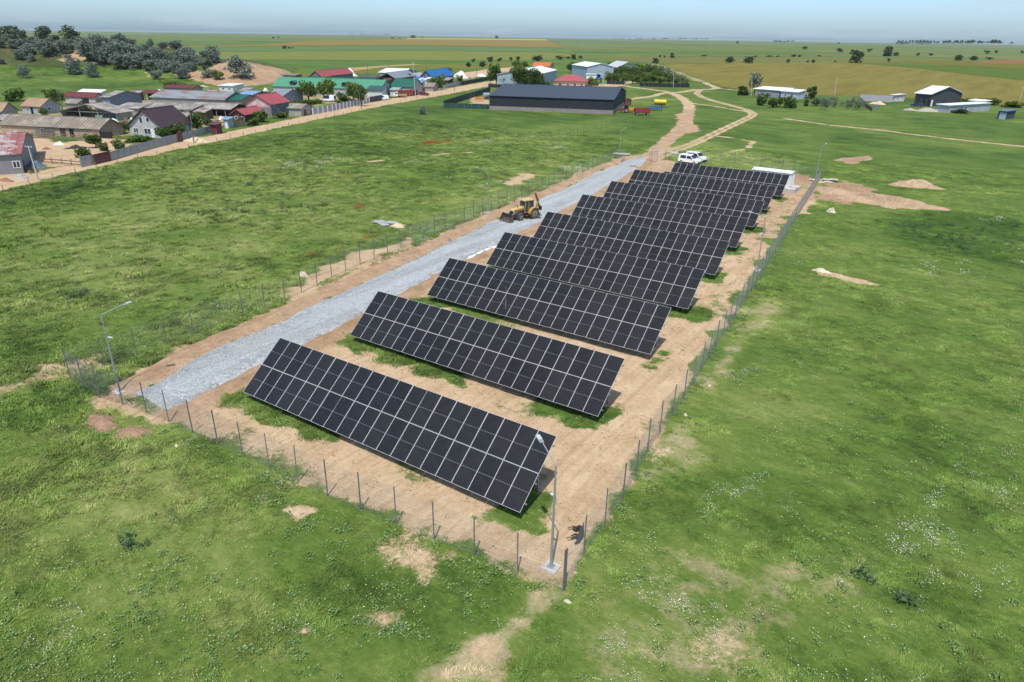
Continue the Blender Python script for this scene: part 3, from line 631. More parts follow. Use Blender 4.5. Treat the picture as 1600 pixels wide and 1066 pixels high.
# ------------------------------------------------------------------ lamps, rods, pipe
LAMPM = paint('lamp_grey', (0.33, 0.355, 0.37), 0.45, 0.3, 0.1)
WHITE = paint('white_paint', (0.78, 0.79, 0.80), 0.45, 0, 0.1)
LENS = paint('lamp_lens', (0.55, 0.62, 0.70), 0.15, 0.2, 0.05)
BLACK = paint('black_rubber', (0.018, 0.018, 0.018), 0.8, 0, 0.3)
DARKG = paint('dark_glass', (0.018, 0.024, 0.030), 0.12, 0, 0.2)
def lamp(base, adx, ady, label, h=5.95, arm=1.45):
    t = thing('lamp_post', label, 'lamp post', (base[0], base[1], 0), 0, 'lamp posts around the solar site')
    q = MB(); q.tube((0, 0, 0.02), (0, 0, h), 0.075, 0.04, 10); q.box(-0.16, 0.16, -0.16, 0.16, 0.13, 0.16); q.build('pole', [LAMPM], t, smooth=False)
    d = Vector((adx, ady, 0)).normalized(); e = Vector((0, 0, h))+d*arm+Vector((0, 0, 0.38))
    q = MB(); q.tube((0, 0, h-0.04), e, 0.028, 0.024, 8); q.build('arm', [LAMPM], t)
    q = MB(); M = d.to_track_quat('X', 'Z').to_matrix() @ Matrix.Rotation(-0.15, 3, 'Y')
    q.obox(e+d*0.28, (0.58, 0.22, 0.06), M); hd = q.build('lamp_head', [LAMPM], t, bevel=0.015)
    q = MB(); q.obox(e+d*0.34+Vector((0, 0, 0.055)), (0.34, 0.2, 0.02), M); q.build('lens', [LENS], hd)
    q = MB(); q.tube((0.1*d.x, 0.1*d.y, 4.25), (0.32*d.x, 0.32*d.y, 4.15), 0.05, 0.06, 8); q.bar((0, 0, 4.3), (0.14*d.x, 0.14*d.y, 4.25), 0.05); q.build('camera_unit', [WHITE], t)
    q = MB(); q.box(-0.38, 0.38, -0.36, 0.36, -0.3, 0.13); q.build('concrete_base', [CONC], t, bevel=0.03)
    return t
LP = [((861, 888), (-0.84, 0.54), 'lamp post at the near right fence corner in front of the nearest panels'),
      ((188, 613), (0.25, 1.0), 'lamp post at the left front corner, beside the end of the gravel road'),
      ((762.7, 333), (-1, -0.15), 'lamp post beside the bucket of the yellow backhoe loader'),
      ((967, 250), (0.1, 1), 'lamp post by the open gate at the far end of the gravel road'),
      ((1182.4, 423), (-1, 0.1), 'lamp post on the bare earth halfway along the right fence'),
      ((1274, 281), (0.2, 1), 'lamp post at the far right corner of the fence behind the white cabinet')]
for b, d, lb in LP: lamp(G(*b), d[0], d[1], lb)
for (bx, by), h, lb in (((790, 500), 3.2, 'thin lightning rod standing before the third panel row'), ((926, 447), 3.4, 'thin lightning rod standing before the fourth panel row'),
                        ((918, 333), 3.6, 'thin lightning rod standing at the left end of the sixth panel row'), ((1036, 277), 3.2, 'thin lightning rod standing by the left end of the rearmost panel row')):
    b = G(bx, by); t = thing('lightning_rod', lb, 'rod', (b[0], b[1], 0), 0, 'lightning rods between the panel rows')
    q = MB(); q.tube((0, 0, -0.1), (0, 0, h*0.6), 0.03, 0.03, 6); q.build('pole', [GALV], t)
    q = MB(); q.tube((0, 0, h*0.6), (0, 0, h), 0.016, 0.012, 6); q.build('tip', [GALV], t)
def pipe():
    pts = [G(733, 404.5, 0.3), G(745, 398, 0.3), G(757, 392.5, 0.3), G(768, 388.5, 0.3), G(786, 383, 0.3), G(806, 377, 0.3)]
    t = thing('drain_pipe', 'thick white plastic pipe lying beside the gravel at the end of a panel row', 'pipe', tuple(pts[0][:2])+(0,))
    o = Vector((pts[0][0], pts[0][1], 0)); q = MB()
    for a, b in zip(pts[:-1], pts[1:]): q.tube(Vector(a)-o, Vector(b)-o, 0.2, 0.2, 14)
    q.build('tube', [WHITE], t, smooth=True)
    q = MB(); d = (Vector(pts[0])-Vector(pts[1])).normalized(); q.tube(Vector(pts[0])-o-d*0.25, Vector(pts[0])-o+d*0.06, 0.25, 0.25, 14); q.build('socket', [WHITE], t)
pipe()

# ------------------------------------------------------------------ wire fence round the site
WIRE = paint('fence_wire', (0.36, 0.39, 0.39), 0.5, 0.5, 0.2)
def wire_fence(pts, label, n_post, h=2.35, step=0.062, group='wire fences of the solar site', sag=0.0, label_cat='fence', baseconc=True, wire=0.0032):
    p = np.array(pts); t = thing('wire_fence', label, label_cat, (p[0][0], p[0][1], 0), 0, group); o = p[0]
    d = np.r_[0, np.cumsum(np.linalg.norm(np.diff(p, axis=0), axis=1))]; Ltot = d[-1]
    at = lambda s: np.array([np.interp(s, d, p[:, 0]), np.interp(s, d, p[:, 1])])-o
    for k in range(n_post):
        a = at(Ltot*k/(n_post-1)); lx, ly = random.gauss(0, .02), random.gauss(0, .02); q = MB()
        q.bar((a[0], a[1], -0.3), (a[0]+lx, a[1]+ly, h+0.08+random.uniform(-.05, .05)), 0.055); q.build('post', [GALVD], t)
    q = MB(); zs = [0.06]+list(np.linspace(0.2, h-0.05, 11))
    K = max(2, int(Ltot/2.4))
    for z in zs:
        for k in range(K):
            a = at(Ltot*k/K); b = at(Ltot*(k+1)/K); q.bar((a[0], a[1], z+random.uniform(-.012, .012)), (b[0], b[1], z), wire*1.25)
    m = int(Ltot/step); s = np.linspace(0, Ltot, m); r = wire/2
    for u in s:
        a = at(u); q.add([(a[0]-r, a[1]-r, 0.02), (a[0]+r, a[1]-r, 0.02), (a[0], a[1]+r, 0.02), (a[0]-r, a[1]-r, h-0.05), (a[0]+r, a[1]-r, h-0.05), (a[0], a[1]+r, h-0.05)], [(0, 1, 4, 3), (1, 2, 5, 4), (2, 0, 3, 5)])
    q.keep = True; q.build('wire_mesh', [WIRE], t)
    return t
cA = (-11.25, 21.55); cB = (-51.9, 19.2)
wire_fence([cA, (-17.57, 20.9), (-25.0, 20.25), (-35.6, 19.95), (-43.3, 19.45), (-47.3, 18.85), cB], 'wire mesh fence along the near front side of the solar site', 18, wire=0.0045)
RF = PX((882.5, 922), (915.5, 860), (946, 820), (973, 780), (1019.6, 693), (1072, 620), (1120, 540), (1183, 441), (1232, 361), (1260, 316), (1280, 284))
wire_fence(RF, 'wire mesh fence along the right side of the solar site', 45)
wire_fence([cB, (-51.6, 26), (-51.9, 38), (-54.1, 49.1), (-55.2, 60), (-58.5, 90), (-62.9, 134.5)], 'wire mesh fence along the left side beside the gravel road', 48)
wire_fence(PX((1280, 284), (1240, 271), (1180, 258), (1018, 249)), 'wire mesh fence along the far back side behind the white cabinet', 15)
def gate(px, ang, lb, w=2.6):
    b = G(*px); t = thing('gate_leaf', lb, 'gate', (b[0], b[1], 0), ang, 'swung open gate leaves at the site entrance'); q = MB()
    q.bar((0, 0, 0.05), (0, 0, 2.2), 0.06); q.bar((w, 0, 0.1), (w, 0, 2.2), 0.05); q.bar((0, 0, 0.15), (w, 0, 0.15), 0.05); q.bar((0, 0, 2.15), (w, 0, 2.15), 0.05); q.bar((0, 0, 0.15), (w, 0, 2.15), 0.04); q.build('gate_frame', [GALV], t)
    q = MB()
    for k in range(30): q.bar((w*(k+.5)/30, 0, 0.15), (w*(k+.5)/30, 0, 2.15), 0.006)
    q.build('wire_mesh', [WIRE], t)
gate((1014, 255), R(75), 'open gate leaf at the right side of the gravel entrance'); gate((970, 254), R(100), 'open gate leaf at the left side of the gravel entrance')

# ------------------------------------------------------------------ inverter station
def station():
    A = G(1163, 302); t = thing('inverter_cabinet', 'long white metal transformer cabinet on a concrete plinth behind the last panel row', 'cabinet', tuple(G(1233, 294, .75)[:2]-np.array([6.5, -0.17]))+(0,), R(-1.5))
    W, D, H = 6.5, 2.6, 2.45
    q = MB(); q.box(-0.5, W+1.1, -0.9, D+0.7, -0.3, 0.75); q.build('plinth', [CONC], t, bevel=0.03)
    q = MB(); q.box(0, W, 0, D, 0.75, 0.75+H)
    for k in range(22): x = 0.15+k*W/22; q.box(x, x+0.14, -0.03, -0.002, 0.95, 0.6+H); q.box(x, x+0.14, D+0.002, D+0.03, 0.95, 0.6+H)
    for k in range(9): y = 0.12+k*D/9; q.box(W+0.002, W+0.03, y, y+0.14, 0.95, 0.6+H)
    q.build('body', [WHITE], t)
    q = MB(); z = 0.75+H; q.slab([(-0.12, -0.15, z-0.02), (W+0.12, -0.15, z-0.02), (W+0.12, D/2, z+0.22), (-0.12, D/2, z+0.22)], 0.08); q.slab([(-0.12, D/2, z+0.22), (W+0.12, D/2, z+0.22), (W+0.12, D+0.15, z-0.02), (-0.12, D+0.15, z-0.02)], 0.08)
    q.build('roof', [WHITE], t)
    for x in (2.2, 4.2):
        q = MB(); q.box(x, x+1.1, -0.06, -0.035, 0.85, 2.95); dr = q.build('door', [WHITE], t); q = MB(); q.box(x+0.9, x+0.98, -0.1, -0.062, 1.8, 1.95); q.build('handle', [GALV], dr)
    q = MB(); q.box(W+0.2, W+1.2, 0.2, 1.0, 0.75, 0.95); q.build('step', [CONC], t)
station()

# ------------------------------------------------------------------ building kit
GLASS = paint('window_glass', (0.035, 0.045, 0.055), 0.1, 0, 0.3)
WFRAME = paint('window_white', (0.80, 0.81, 0.82), 0.5, 0, 0.05)
def wallm(n, c, **k): return paint('wall_'+n, c, 0.85, 0, k.get('var', 0.22), k.get('scale', 0.7), 0.15, k.get('col2'), k.get('thr', 0.62), 0.5)
def roofm(n, c, **k): return paint('roof_'+n, c, k.get('rough', 0.5), k.get('metal', 0.0), k.get('var', 0.18), k.get('scale', 0.6), 0.0, k.get('col2'), k.get('thr', 0.55), k.get('s2', 0.35), k.get('stretch', (1, 1, 1)))
def house(name, label, cat, A, w, d, h, rise, ang=R(21), ridge='x', wall=None, roof=None, ov=0.4, wins=(), doors=(), zA=0.0, rib=1.0, chim=(), group=None, plinth=None, open_front=False, thick=0.14, side_ov=None, zbase=0.0):
    """A: survey position of the front left base corner; local x along the front, y to the back"""
    g = G(*A, zA) if len(A) == 2 else A
    t = thing(name, label, cat, (g[0], g[1], zbase), ang, group)
    q = MB(); hb_ = h if ridge != 'm' else h
    if ridge == 'x':
        pr = [(0, -0.3), (d, -0.3), (d, h), (d/2, h+rise), (0, h)]
        if open_front:
            q.box(0, w, d-0.15, d, -0.3, h)
            for k in range(int(w/3)+1): x = min(w-0.15, k*3.0); q.box(x, x+0.15, 0, 0.15, -0.3, h)
            q.add([(0.02, 0, h), (0.02, d/2, h+rise), (0.02, d, h)], [(0, 1, 2)]); q.box(0, 0.12, d*0.5, d-0.16, -0.3, h); q.box(w-0.12, w, d*0.4, d-0.16, -0.3, h)
        else: q.add([(0, a, b) for a, b in pr]+[(w, a, b) for a, b in pr], [(0, 1, 2, 3, 4), (9, 8, 7, 6, 5), (0, 4, 9, 5), (1, 6, 7, 2), (4, 3, 8, 9), (3, 2, 7, 8)])
    elif ridge == 'y':
        pr = [(0, -0.3), (w, -0.3), (w, h), (w/2, h+rise), (0, h)]
        if open_front:
            q.box(0, w, d-0.15, d, -0.3, h); q.box(0, 0.15, 0.2, d-0.16, -0.3, h); q.box(w-0.15, w, 0.2, d-0.16, -0.3, h)
            for k in range(4): x = k*(w-0.2)/3; q.box(x, x+0.2, -0.02, 0.18, -0.3, h+rise*(1-abs(2*(x+0.1)/w-1))*0.95)
            for a, b in ((0, w/2), (w, w/2)): q.bar((a, 0.1, h), (b, 0.1, h+rise-0.1), 0.15)
            q.bar((0, 0.1, h), (w, 0.1, h), 0.14)
        else: q.add([(a, 0, b) for a, b in pr]+[(a, d, b) for a, b in pr], [(0, 1, 2, 3, 4), (9, 8, 7, 6, 5), (0, 4, 9, 5), (1, 6, 7, 2), (4, 3, 8, 9), (3, 2, 7, 8)])
    elif ridge == 'm':
        if open_front:
            q.box(0, w, d-0.15, d, -0.3, h+rise-0.05)
            for k in range(int(w/3)+1): x = min(w-0.15, k*3.0); q.box(x, x+0.15, 0, 0.15, -0.3, h)
        else: q.add([(0, 0, -.3), (w, 0, -.3), (w, d, -.3), (0, d, -.3), (0, 0, h), (w, 0, h), (w, d, h+rise), (0, d, h+rise)], [(0, 1, 5, 4), (1, 2, 6, 5), (2, 3, 7, 6), (3, 0, 4, 7), (4, 5, 6, 7)])
    else: q.box(0, w, 0, d, -0.3, h)
    if plinth: q.box(-0.04, w+0.04, -0.04, d+0.04, -0.3, plinth[0], 1)
    q.build('wall', [wall]+([plinth[1]] if plinth else []), t)
    q = MB(); so = ov if side_ov is None else side_ov
    def slope(p, qv, ribs, along):
        # p: eave-left, eave-right, ridge-right, ridge-left
        q.slab(p, thick); 
        if ribs:
            a, b, c, e = (Vector(v) for v in p); n = (b-a).cross(c-a).normalized()*0.03; L_ = (b-a).length; m = max(2, int(L_/ribs))
            for k in range(m+1):
                u = k/m; q.bar(a.lerp(b, u)*0.998+e.lerp(c, u)*0.002+n, a.lerp(b, u)*0.004+e.lerp(c, u)*0.996+n, 0.06, 0.06)
    if ridge == 'x':
        s = rise/(d/2); z = h-ov*s+thick
        slope([(-so, -ov, z), (w+so, -ov, z), (w+so, d/2, h+rise+thick), (-so, d/2, h+rise+thick)], 0, rib, 0)
        slope([(w+so, d+ov, z), (-so, d+ov, z), (-so, d/2, h+rise+thick), (w+so, d/2, h+rise+thick)], 0, rib, 0)
    elif ridge == 'y':
        s = rise/(w/2); z = h-ov*s+thick
        slope([(-ov, d+so, z), (-ov, -so, z), (w/2, -so, h+rise+thick), (w/2, d+so, h+rise+thick)], 0, rib, 0)
        slope([(w+ov, -so, z), (w+ov, d+so, z), (w/2, d+so, h+rise+thick), (w/2, -so, h+rise+thick)], 0, rib, 0)
    elif ridge == 'm':
        s = rise/d; slope([(-so, -ov, h-ov*s+thick), (w+so, -ov, h-ov*s+thick), (w+so, d+ov, h+rise+ov*s+thick), (-so, d+ov, h+rise+ov*s+thick)], 0, rib, 0)
    elif ridge == 'hip':
        k = min(w, d)/2*0.95; e = [(-ov, -ov, h), (w+ov, -ov, h), (w+ov, d+ov, h), (-ov, d+ov, h)]; a = (k, d/2, h+rise); b = (w-k, d/2, h+rise)
        q.add(e+[a, b]+[(x, y, z-0.15) for x, y, z in e], [(0, 1, 5, 4), (1, 2, 5), (2, 3, 4, 5), (3, 0, 4), (6, 7, 1, 0), (7, 8, 2, 1), (8, 9, 3, 2), (9, 6, 0, 3), (9, 8, 7, 6)])
    else:
        q.box(-ov, w+ov, -ov, d+ov, h+0.005, h+thick)
    if ridge in ('x', 'y'):
        if ridge == 'x': q.bar((-so-.02, d/2, h+rise+thick+.02), (w+so+.02, d/2, h+rise+thick+.02), 0.3, 0.1)
        else: q.bar((w/2, -so-.02, h+rise+thick+.02), (w/2, d+so+.02, h+rise+thick+.02), 0.1, 0.3)
    rf = q.build('roof', [roof], t)
    for cx, cy, ch, in chim:
        q = MB(); z0 = h+rise*0.3; q.box(cx-0.3, cx+0.3, cy-0.3, cy+0.3, z0, h+rise+ch); q.box(cx-0.38, cx+0.38, cy-0.38, cy+0.38, h+rise+ch, h+rise+ch+0.12); q.build('chimney', [paint('chimney_brick', (0.25, 0.13, 0.09), 0.9)], rf)
    for f, u, z, ww, wh in wins:
        M = {'f': lambda a, o, b: (a, -o, b), 'r': lambda a, o, b: (w+o, a, b), 'l': lambda a, o, b: (-o, d-a, b), 'b': lambda a, o, b: (w-a, d+o, b)}[f]
        q = MB()
        def bx(a0, a1, b0, b1, o0, o1):
            p, r = M(a0, o0, b0), M(a1, o1, b1); q.box(min(p[0], r[0]), max(p[0], r[0]), min(p[1], r[1]), max(p[1], r[1]), b0, b1)
        e = 0.09
        bx(u-ww/2, u-ww/2+e, z, z+wh, -0.02, 0.06); bx(u+ww/2-e, u+ww/2, z, z+wh, -0.02, 0.06); bx(u-ww/2+e, u+ww/2-e, z, z+e, -0.02, 0.06); bx(u-ww/2+e, u+ww/2-e, z+wh-e, z+wh, -0.02, 0.06)
        if ww > 1.0: bx(u-e/2, u+e/2, z+e, z+wh-e, -0.02, 0.05)
        wn = q.build('window', [WFRAME], t)
        q = MB(); bx(u-ww/2+e, u+ww/2-e, z+e, z+wh-e, 0.004, 0.02); q.build('pane', [GLASS], wn)
    for f, u, ww, wh, mat in doors:
        M = {'f': lambda a, o, b: (a, -o, b), 'r': lambda a, o, b: (w+o, a, b), 'l': lambda a, o, b: (-o, d-a, b), 'b': lambda a, o, b: (w-a, d+o, b)}[f]
        q = MB(); p, r = M(u-ww/2, -0.02, 0), M(u+ww/2, 0.05, 0); q.box(min(p[0], r[0]), max(p[0], r[0]), min(p[1], r[1]), max(p[1], r[1]), 0.0, wh); q.build('door', [mat], t)
    return t
OLDW = wallm('old_grey', (0.30, 0.29, 0.27)); CREAM = wallm('cream', (0.55, 0.48, 0.38)); GREYW = wallm('grey', (0.33, 0.33, 0.33)); WHW = wallm('white', (0.66, 0.66, 0.65)); PINKW = wallm('pink', (0.60, 0.36, 0.36))
PURP = wallm('mauve_grey', (0.22, 0.195, 0.215)); BLUEG = wallm('blue_grey', (0.19, 0.24, 0.31)); PEACH = wallm('peach', (0.66, 0.47, 0.32)); BRICK = wallm('brick', (0.30, 0.15, 0.10)); BRWN = wallm('brown_wood', (0.10, 0.065, 0.045)); LBL = wallm('pale_blue', (0.34, 0.42, 0.48))
DARKC = wallm('dark_cladding', (0.020, 0.025, 0.034), var=.1)
R_TAN = roofm('tan', (0.36, 0.25, 0.15)); R_OLD = roofm('weathered_sheet', (0.26, 0.235, 0.20), col2=(0.40, 0.38, 0.35), var=.35, rough=.8, thr=.53); R_ASB = roofm('ridged_fibre', (0.23, 0.195, 0.15), col2=(0.33, 0.29, 0.24), var=.3, rough=.9)
R_PLUM = roofm('plum', (0.060, 0.035, 0.040)); R_MAR = roofm('maroon', (0.15, 0.035, 0.04)); R_RED = roofm('red', (0.36, 0.085, 0.092)); R_GRN = roofm('green', (0.080, 0.275, 0.160)); R_DGR = roofm('dark_green', (0.016, 0.115, 0.080)); R_GSL = roofm('green_slate', (0.045, 0.095, 0.095))
R_BLU = roofm('blue', (0.025, 0.155, 0.42)); R_GRY = roofm('grey_blue', (0.24, 0.27, 0.30)); R_LBL = roofm('light_blue', (0.22, 0.36, 0.50)); R_WHT = roofm('white', (0.78, 0.78, 0.77), var=.08); R_ORG = roofm('orange', (0.52, 0.14, 0.055)); R_ANT = roofm('anthracite', (0.050, 0.062, 0.082), var=.08)
R_RUST = roofm('rust_patched', (0.40, 0.40, 0.41), col2=(0.26, 0.085, 0.075), thr=.48, s2=.5); R_GREYR = roofm('rust_streaked_zinc', (0.27, 0.30, 0.32), col2=(0.24, 0.15, 0.12), thr=.53, stretch=(.5, 1.6, 1)); R_PATCH = roofm('red_white_patched', (0.46, 0.42, 0.40), col2=(0.30, 0.10, 0.09), thr=.46, s2=.35)
DRED = paint('dark_red_gate', (0.11, 0.022, 0.03), 0.5); DBRN = paint('brown_door', (0.10, 0.05, 0.03), 0.6)

def fit(bx, by, lx, rx=None, ang=21.0):
    """near corner at bx,by; left and right silhouette columns give width and depth"""
    a = R(ang); B = G(bx, by); X = np.array([math.cos(a), math.sin(a), 0]); Y = np.array([-math.sin(a), math.cos(a), 0])
    def solve(dv, tx, sgn):
        lo, hi = 0.0, 90.0
        for _ in range(40):
            m = (lo+hi)/2; px = P2(B+dv*m)[0]
            if (px-tx)*sgn > 0: lo = m
            else: hi = m
        return lo
    w = solve(-X, lx, 1); d = solve(Y, rx, -1) if rx else None
    A = B-X*w
    return (float(A[0]), float(A[1]), 0.0), w, d, a
def bld(name, label, cat, b, lx, rx, h, rise, ridge, wall, roof, ang=21.0, d=None, **k):
    A, w, dd, a = fit(b[0], b[1], lx, rx, ang)
    return house(name, label, cat, A, w, d or dd, h, rise, a, ridge, wall, roof, **k)
VB = 'village buildings'
t = bld('house', 'pale grey house with plum roof and white gable windows beside the dirt road', 'house', (256, 216), 204.7, 300, 2.7, 3.5, 'y', wallm('pale_grey', (0.46, 0.45, 0.44)), R_PLUM, ov=0.5,
    wins=[('f', 1.8, 0.9, 1.3, 1.2), ('f', 5.0, 0.7, 1.9, 1.4), ('f', 7.9, 0.8, 1.8, 1.2), ('f', 3.7, 3.2, 0.9, 1.5), ('f', 5.6, 3.5, 0.9, 1.1), ('r', 2.5, 0.9, 1.2, 1.2), ('r', 6, 0.9, 1.2, 1.2)], doors=[('f', 6.4, 0.9, 2.0, WHITE)])
bld('barn', 'long low barn with weathered tan ridged roof behind the left farmyard', 'barn', (158, 216), 4, None, 2.1, 1.9, 'x', wallm('clay', (0.42, 0.31, 0.22), col2=(0.34, 0.31, 0.28)), R_ASB, d=7.5, wins=[('f', 12, 0.9, 0.8, 0.7)], doors=[('f', 18, 1.6, 1.8, DBRN), ('f', 20.5, 1.2, 1.8, BLACK), ('f', 30, 3.4, 1.5, BLACK)])
bld('cottage', 'small white-fronted cottage with tan roof and grey gable at the far left', 'house', (66, 179), 37, 96, 2.3, 1.9, 'x', wallm('grey_plaster', (0.40, 0.41, 0.43)), R_TAN, wins=[('f', 2, .9, .8, .8), ('r', 3, .9, 1, .9)], doors=[('f', 3.4, 0.9, 1.9, BLACK)])
bld('cottage', 'tan roofed cottage cut by the left picture edge behind the long barn', 'house', (6, 186), -28, 30, 2.2, 2.0, 'x', OLDW, R_TAN)
bld('barn', 'derelict open barn with bare truss front and patchy old roof', 'barn', (184, 189), 98, 208, 2.1, 2.0, 'y', OLDW, R_OLD, open_front=True, ov=0.6)
bld('shed', 'maroon roofed shed before the white roof at the foot of the hill', 'shed', (150, 163), 104, 162, 2.3, 1.2, 'x', wallm('dirty_white', (0.48, 0.44, 0.41), col2=(.2, .15, .12)), R_MAR, doors=[('f', 8, 3, 1.8, BLACK), ('f', 14, 2, 1.7, BRWN)])
bld('shed', 'flat shed with white roof behind the maroon roofed shed', 'shed', (160, 158), 126, 168, 2.9, 0.6, 'm', WHW, R_WHT)
bld('shed', 'blue-grey walled shed with patchy tan roof under the hill', 'shed', (174, 169), 162, 223, 3.4, 1.3, 'x', BLUEG, R_OLD, ov=.5)
bld('shed', 'open shed with low maroon roof near the foot of the thicket', 'shed', (258, 157), 227, 268, 2.4, 0.8, 'x', BRWN, R_MAR, open_front=True)
bld('shed', 'long shed with dull maroon roof strip behind the grey zinc roof', 'shed', (302, 149), 258, 318, 2.5, 0.9, 'x', OLDW, R_MAR)
bld('barn', 'wide barn with grey zinc roof streaked with rust in the middle of the village', 'barn', (352, 171), 238, None, 3.0, 1.9, 'x', OLDW, R_GREYR, d=13)
bld('shed', 'shed with flat dark green roof beside the rust streaked zinc roof', 'shed', (378, 171), 352, 404, 2.9, 1.2, 'x', OLDW, R_DGR)
bld('shed', 'ramshackle low shed row behind the plum roofed house', 'shed', (302, 183), 230, None, 2.1, 0.9, 'm', wallm('whitewash', (.5, .48, .45), col2=(.1, .08, .07), thr=.5), R_OLD, d=5, doors=[('f', 5, 1.5, 1.7, BLACK), ('f', 11, 1, 1.7, BLACK), ('f', 16, 2, 1.7, BLACK)])  # black door slabs stand for open doorways, their shade put into colour
bld('shed', 'open fronted low shed with grey patchy roof left of the pink house', 'shed', (362, 183), 298, 388, 2.2, 1.2, 'x', OLDW, R_OLD, open_front=True)
bld('shed', 'low patchy roofed shed between the open barn and the zinc roof', 'shed', (218, 181), 182, None, 2.0, 0.9, 'm', OLDW, R_OLD, d=6)
t = bld('house', 'two storey mauve-grey house with red roof and pink gable by the road', 'house', (425, 182), 386, 453, 3.6, 2.4, 'y', PURP, R_RED, ov=0.5, wins=[('f', 3, 3.3, 1.1, .6), ('f', 6, 3.3, 1.1, .6), ('r', 2, 2.5, 1, .7), ('r', 7, 2.5, 1, .7), ('r', 4, .8, 1.2, 1.1), ('r', 9, .9, 1.2, 1.0)])
A_, w_, d_, a_ = fit(425, 182, 386, 453)
q = MB(); q.add([(0.1, -0.03, 2.6), (w_-0.1, -0.03, 2.6), (w_-.1, -0.03, 3.6), (w_/2, -0.03, 5.85), (.1, -0.03, 3.6), (0.1, 0.01, 2.6), (w_-0.1, 0.01, 2.6), (w_-.1, 0.01, 3.6), (w_/2, 0.01, 5.85), (.1, 0.01, 3.6)], [(0, 1, 2, 3, 4), (9, 8, 7, 6, 5), (0, 5, 6, 1), (1, 6, 7, 2), (2, 7, 8, 3), (3, 8, 9, 4), (4, 9, 5, 0)])
q.build('gable_cladding', [PINKW], t)
bld('porch', 'dark wooden porch house with red roof in front of the pink gable', 'porch', (383, 192), 363, 412, 2.3, 1.2, 'y', wallm('red_brown', (0.13, 0.055, 0.045)), R_RED, ov=.5, wins=[('f', 1.5, .9, 1, .8), ('f', 3.6, .9, 1, .8)])
bld('shed', 'small roadside shed with grey fibre roof right of the pink gabled house', 'shed', (471, 182), 452, 489, 2.3, 0.9, 'x', wallm('stone', (0.38, 0.35, 0.31)), R_OLD, doors=[('r', 2.5, 1.6, 1.8, DRED)])
t = bld('barn', 'very long barn with bright green metal roof and two dark dormers', 'barn', (594, 152), 428, 613, 3.0, 3.2, 'x', wallm('barn_grey', (0.38, 0.38, 0.38)), R_GRN, wins=[('r', 4, 3.2, 1.2, 1.3), ('r', 8, 3.2, 1, 1.2), ('r', 4, .8, 1.2, 1.2), ('f', 10, .8, 1.2, 1.1), ('f', 20, .8, 1.2, 1.1), ('f', 30, .8, 1.2, 1.1)])
A_, w_, d_, a_ = fit(594, 152, 428, 613)
for u in (0.18, 0.67):
    q = MB(); x = w_*u; q.box(x-1, x+1, 0.6, 4, 3.2, 4.6); dm = q.build('dormer', [wallm('dormer_dark', (.06, .06, .06))], t)
    q = MB(); q.slab([(x-1.4, 4.6, 4.6), (x-1.4, 0.2, 4.6), (x, 0.2, 5.35), (x, 4.6, 5.35)], .12); q.slab([(x+1.4, 0.2, 4.6), (x+1.4, 4.6, 4.6), (x, 4.6, 5.35), (x, 0.2, 5.35)], .12); q.build('dormer_roof', [R_GSL], dm)
bld('shed', 'lean-to annex with slate green roof against the long green roofed barn', 'annex', (598, 154), 574, None, 3.0, 1.2, 'm', WHW, R_GSL, d=4.2)
bld('barn', 'dark green roofed barn hidden behind the bright green roof', 'barn', (582, 139), 474, None, 2.6, 1.7, 'x', OLDW, R_DGR, d=9)
bld('house', 'red roofed house with dark gable behind the green roofed barns', 'house', (503, 129), 485, 552, 3.0, 2.4, 'y', wallm('charcoal_grey', (.17, .16, .16)), R_RED)  # walls in one even dark grey
bld('house', 'house with dark green roof and grey gable by the parked truck', 'house', (645, 150), 612, 660, 3.5, 2.8, 'x', wallm('gable_grey', (.40, .40, .42)), R_DGR, wins=[('r', 4, 3.3, 1, 1)])
bld('shed', 'tiny pale green roofed shed right of the long barn gable', 'shed', (622, 150.5), 610, None, 2.4, 0.8, 'm', WHW, roofm('pale_green', (.30, .42, .34)), d=4)
bld('barn', 'open dark-fronted barn with grey gabled roof behind the dark green house', 'barn', (618, 131), 592, 650, 2.6, 2.5, 'y', BRWN, R_GRY, open_front=True)
bld('shed', 'wide white roofed hall at the village edge by the tan path', 'hall', (628, 123), 592, 652, 3.0, 1.8, 'x', OLDW, R_WHT)
bld('shed', 'low dark roofed shed among clutter behind the green barns', 'shed', (588, 129), 562, None, 2.4, 0.8, 'x', OLDW, roofm('dark_grey', (.10, .10, .11)), d=7)
bld('house', 'house with vivid blue metal roof at the far end of the village street', 'house', (676, 132), 656, 708, 3.2, 3.3, 'y', wallm('brown_brick', (.22, .15, .14)), R_BLU, ov=.6, wins=[('f', 3, 3.2, 1.6, 1.4), ('f', 4, .8, 1.4, 1.2), ('r', 5, .8, 1.4, 1.2), ('r', 11, .8, 1.4, 1.2)])
bld('annex', 'low white annex with blue strip roof in front of the blue house', 'annex', (668, 134), 645, 675, 2.6, 0.9, 'm', WHW, roofm('white_blue', (.66, .70, .72), col2=(.03, .14, .45), thr=.5, s2=.2))
bld('shack', 'little tan roofed shack by the road right of the dark red fence', 'shack', (677, 143), 664, 684, 2.0, 1.4, 'x', OLDW, roofm('tan_grey', (.27, .22, .17)))
bld('shed', 'brick shed with pale blue roof behind the flat dark green roof', 'shed', (393, 160), 372, 424, 2.3, 1.0, 'x', BRICK, R_LBL)
bld('shed', 'grey zinc roofed house between the brick shed and the long green barn', 'house', (441, 163), 418, 474, 2.5, 2.0, 'x', wallm('slate_blue', (.24, .26, .30)), R_GRY, wins=[('r', 3, .9, 1.4, 1), ('r', 8, .9, 1.4, 1)])  # walls in one even blue-grey
bld('hut', 'white flat roofed hut below the dug away earth slope', 'hut', (365, 144), 343, 382, 2.4, 0.4, 'm', WHW, R_WHT, wins=[('f', 2, .8, 1.1, .9), ('f', 5, .8, 1.1, .9), ('f', 8, .8, 1.1, .9)])
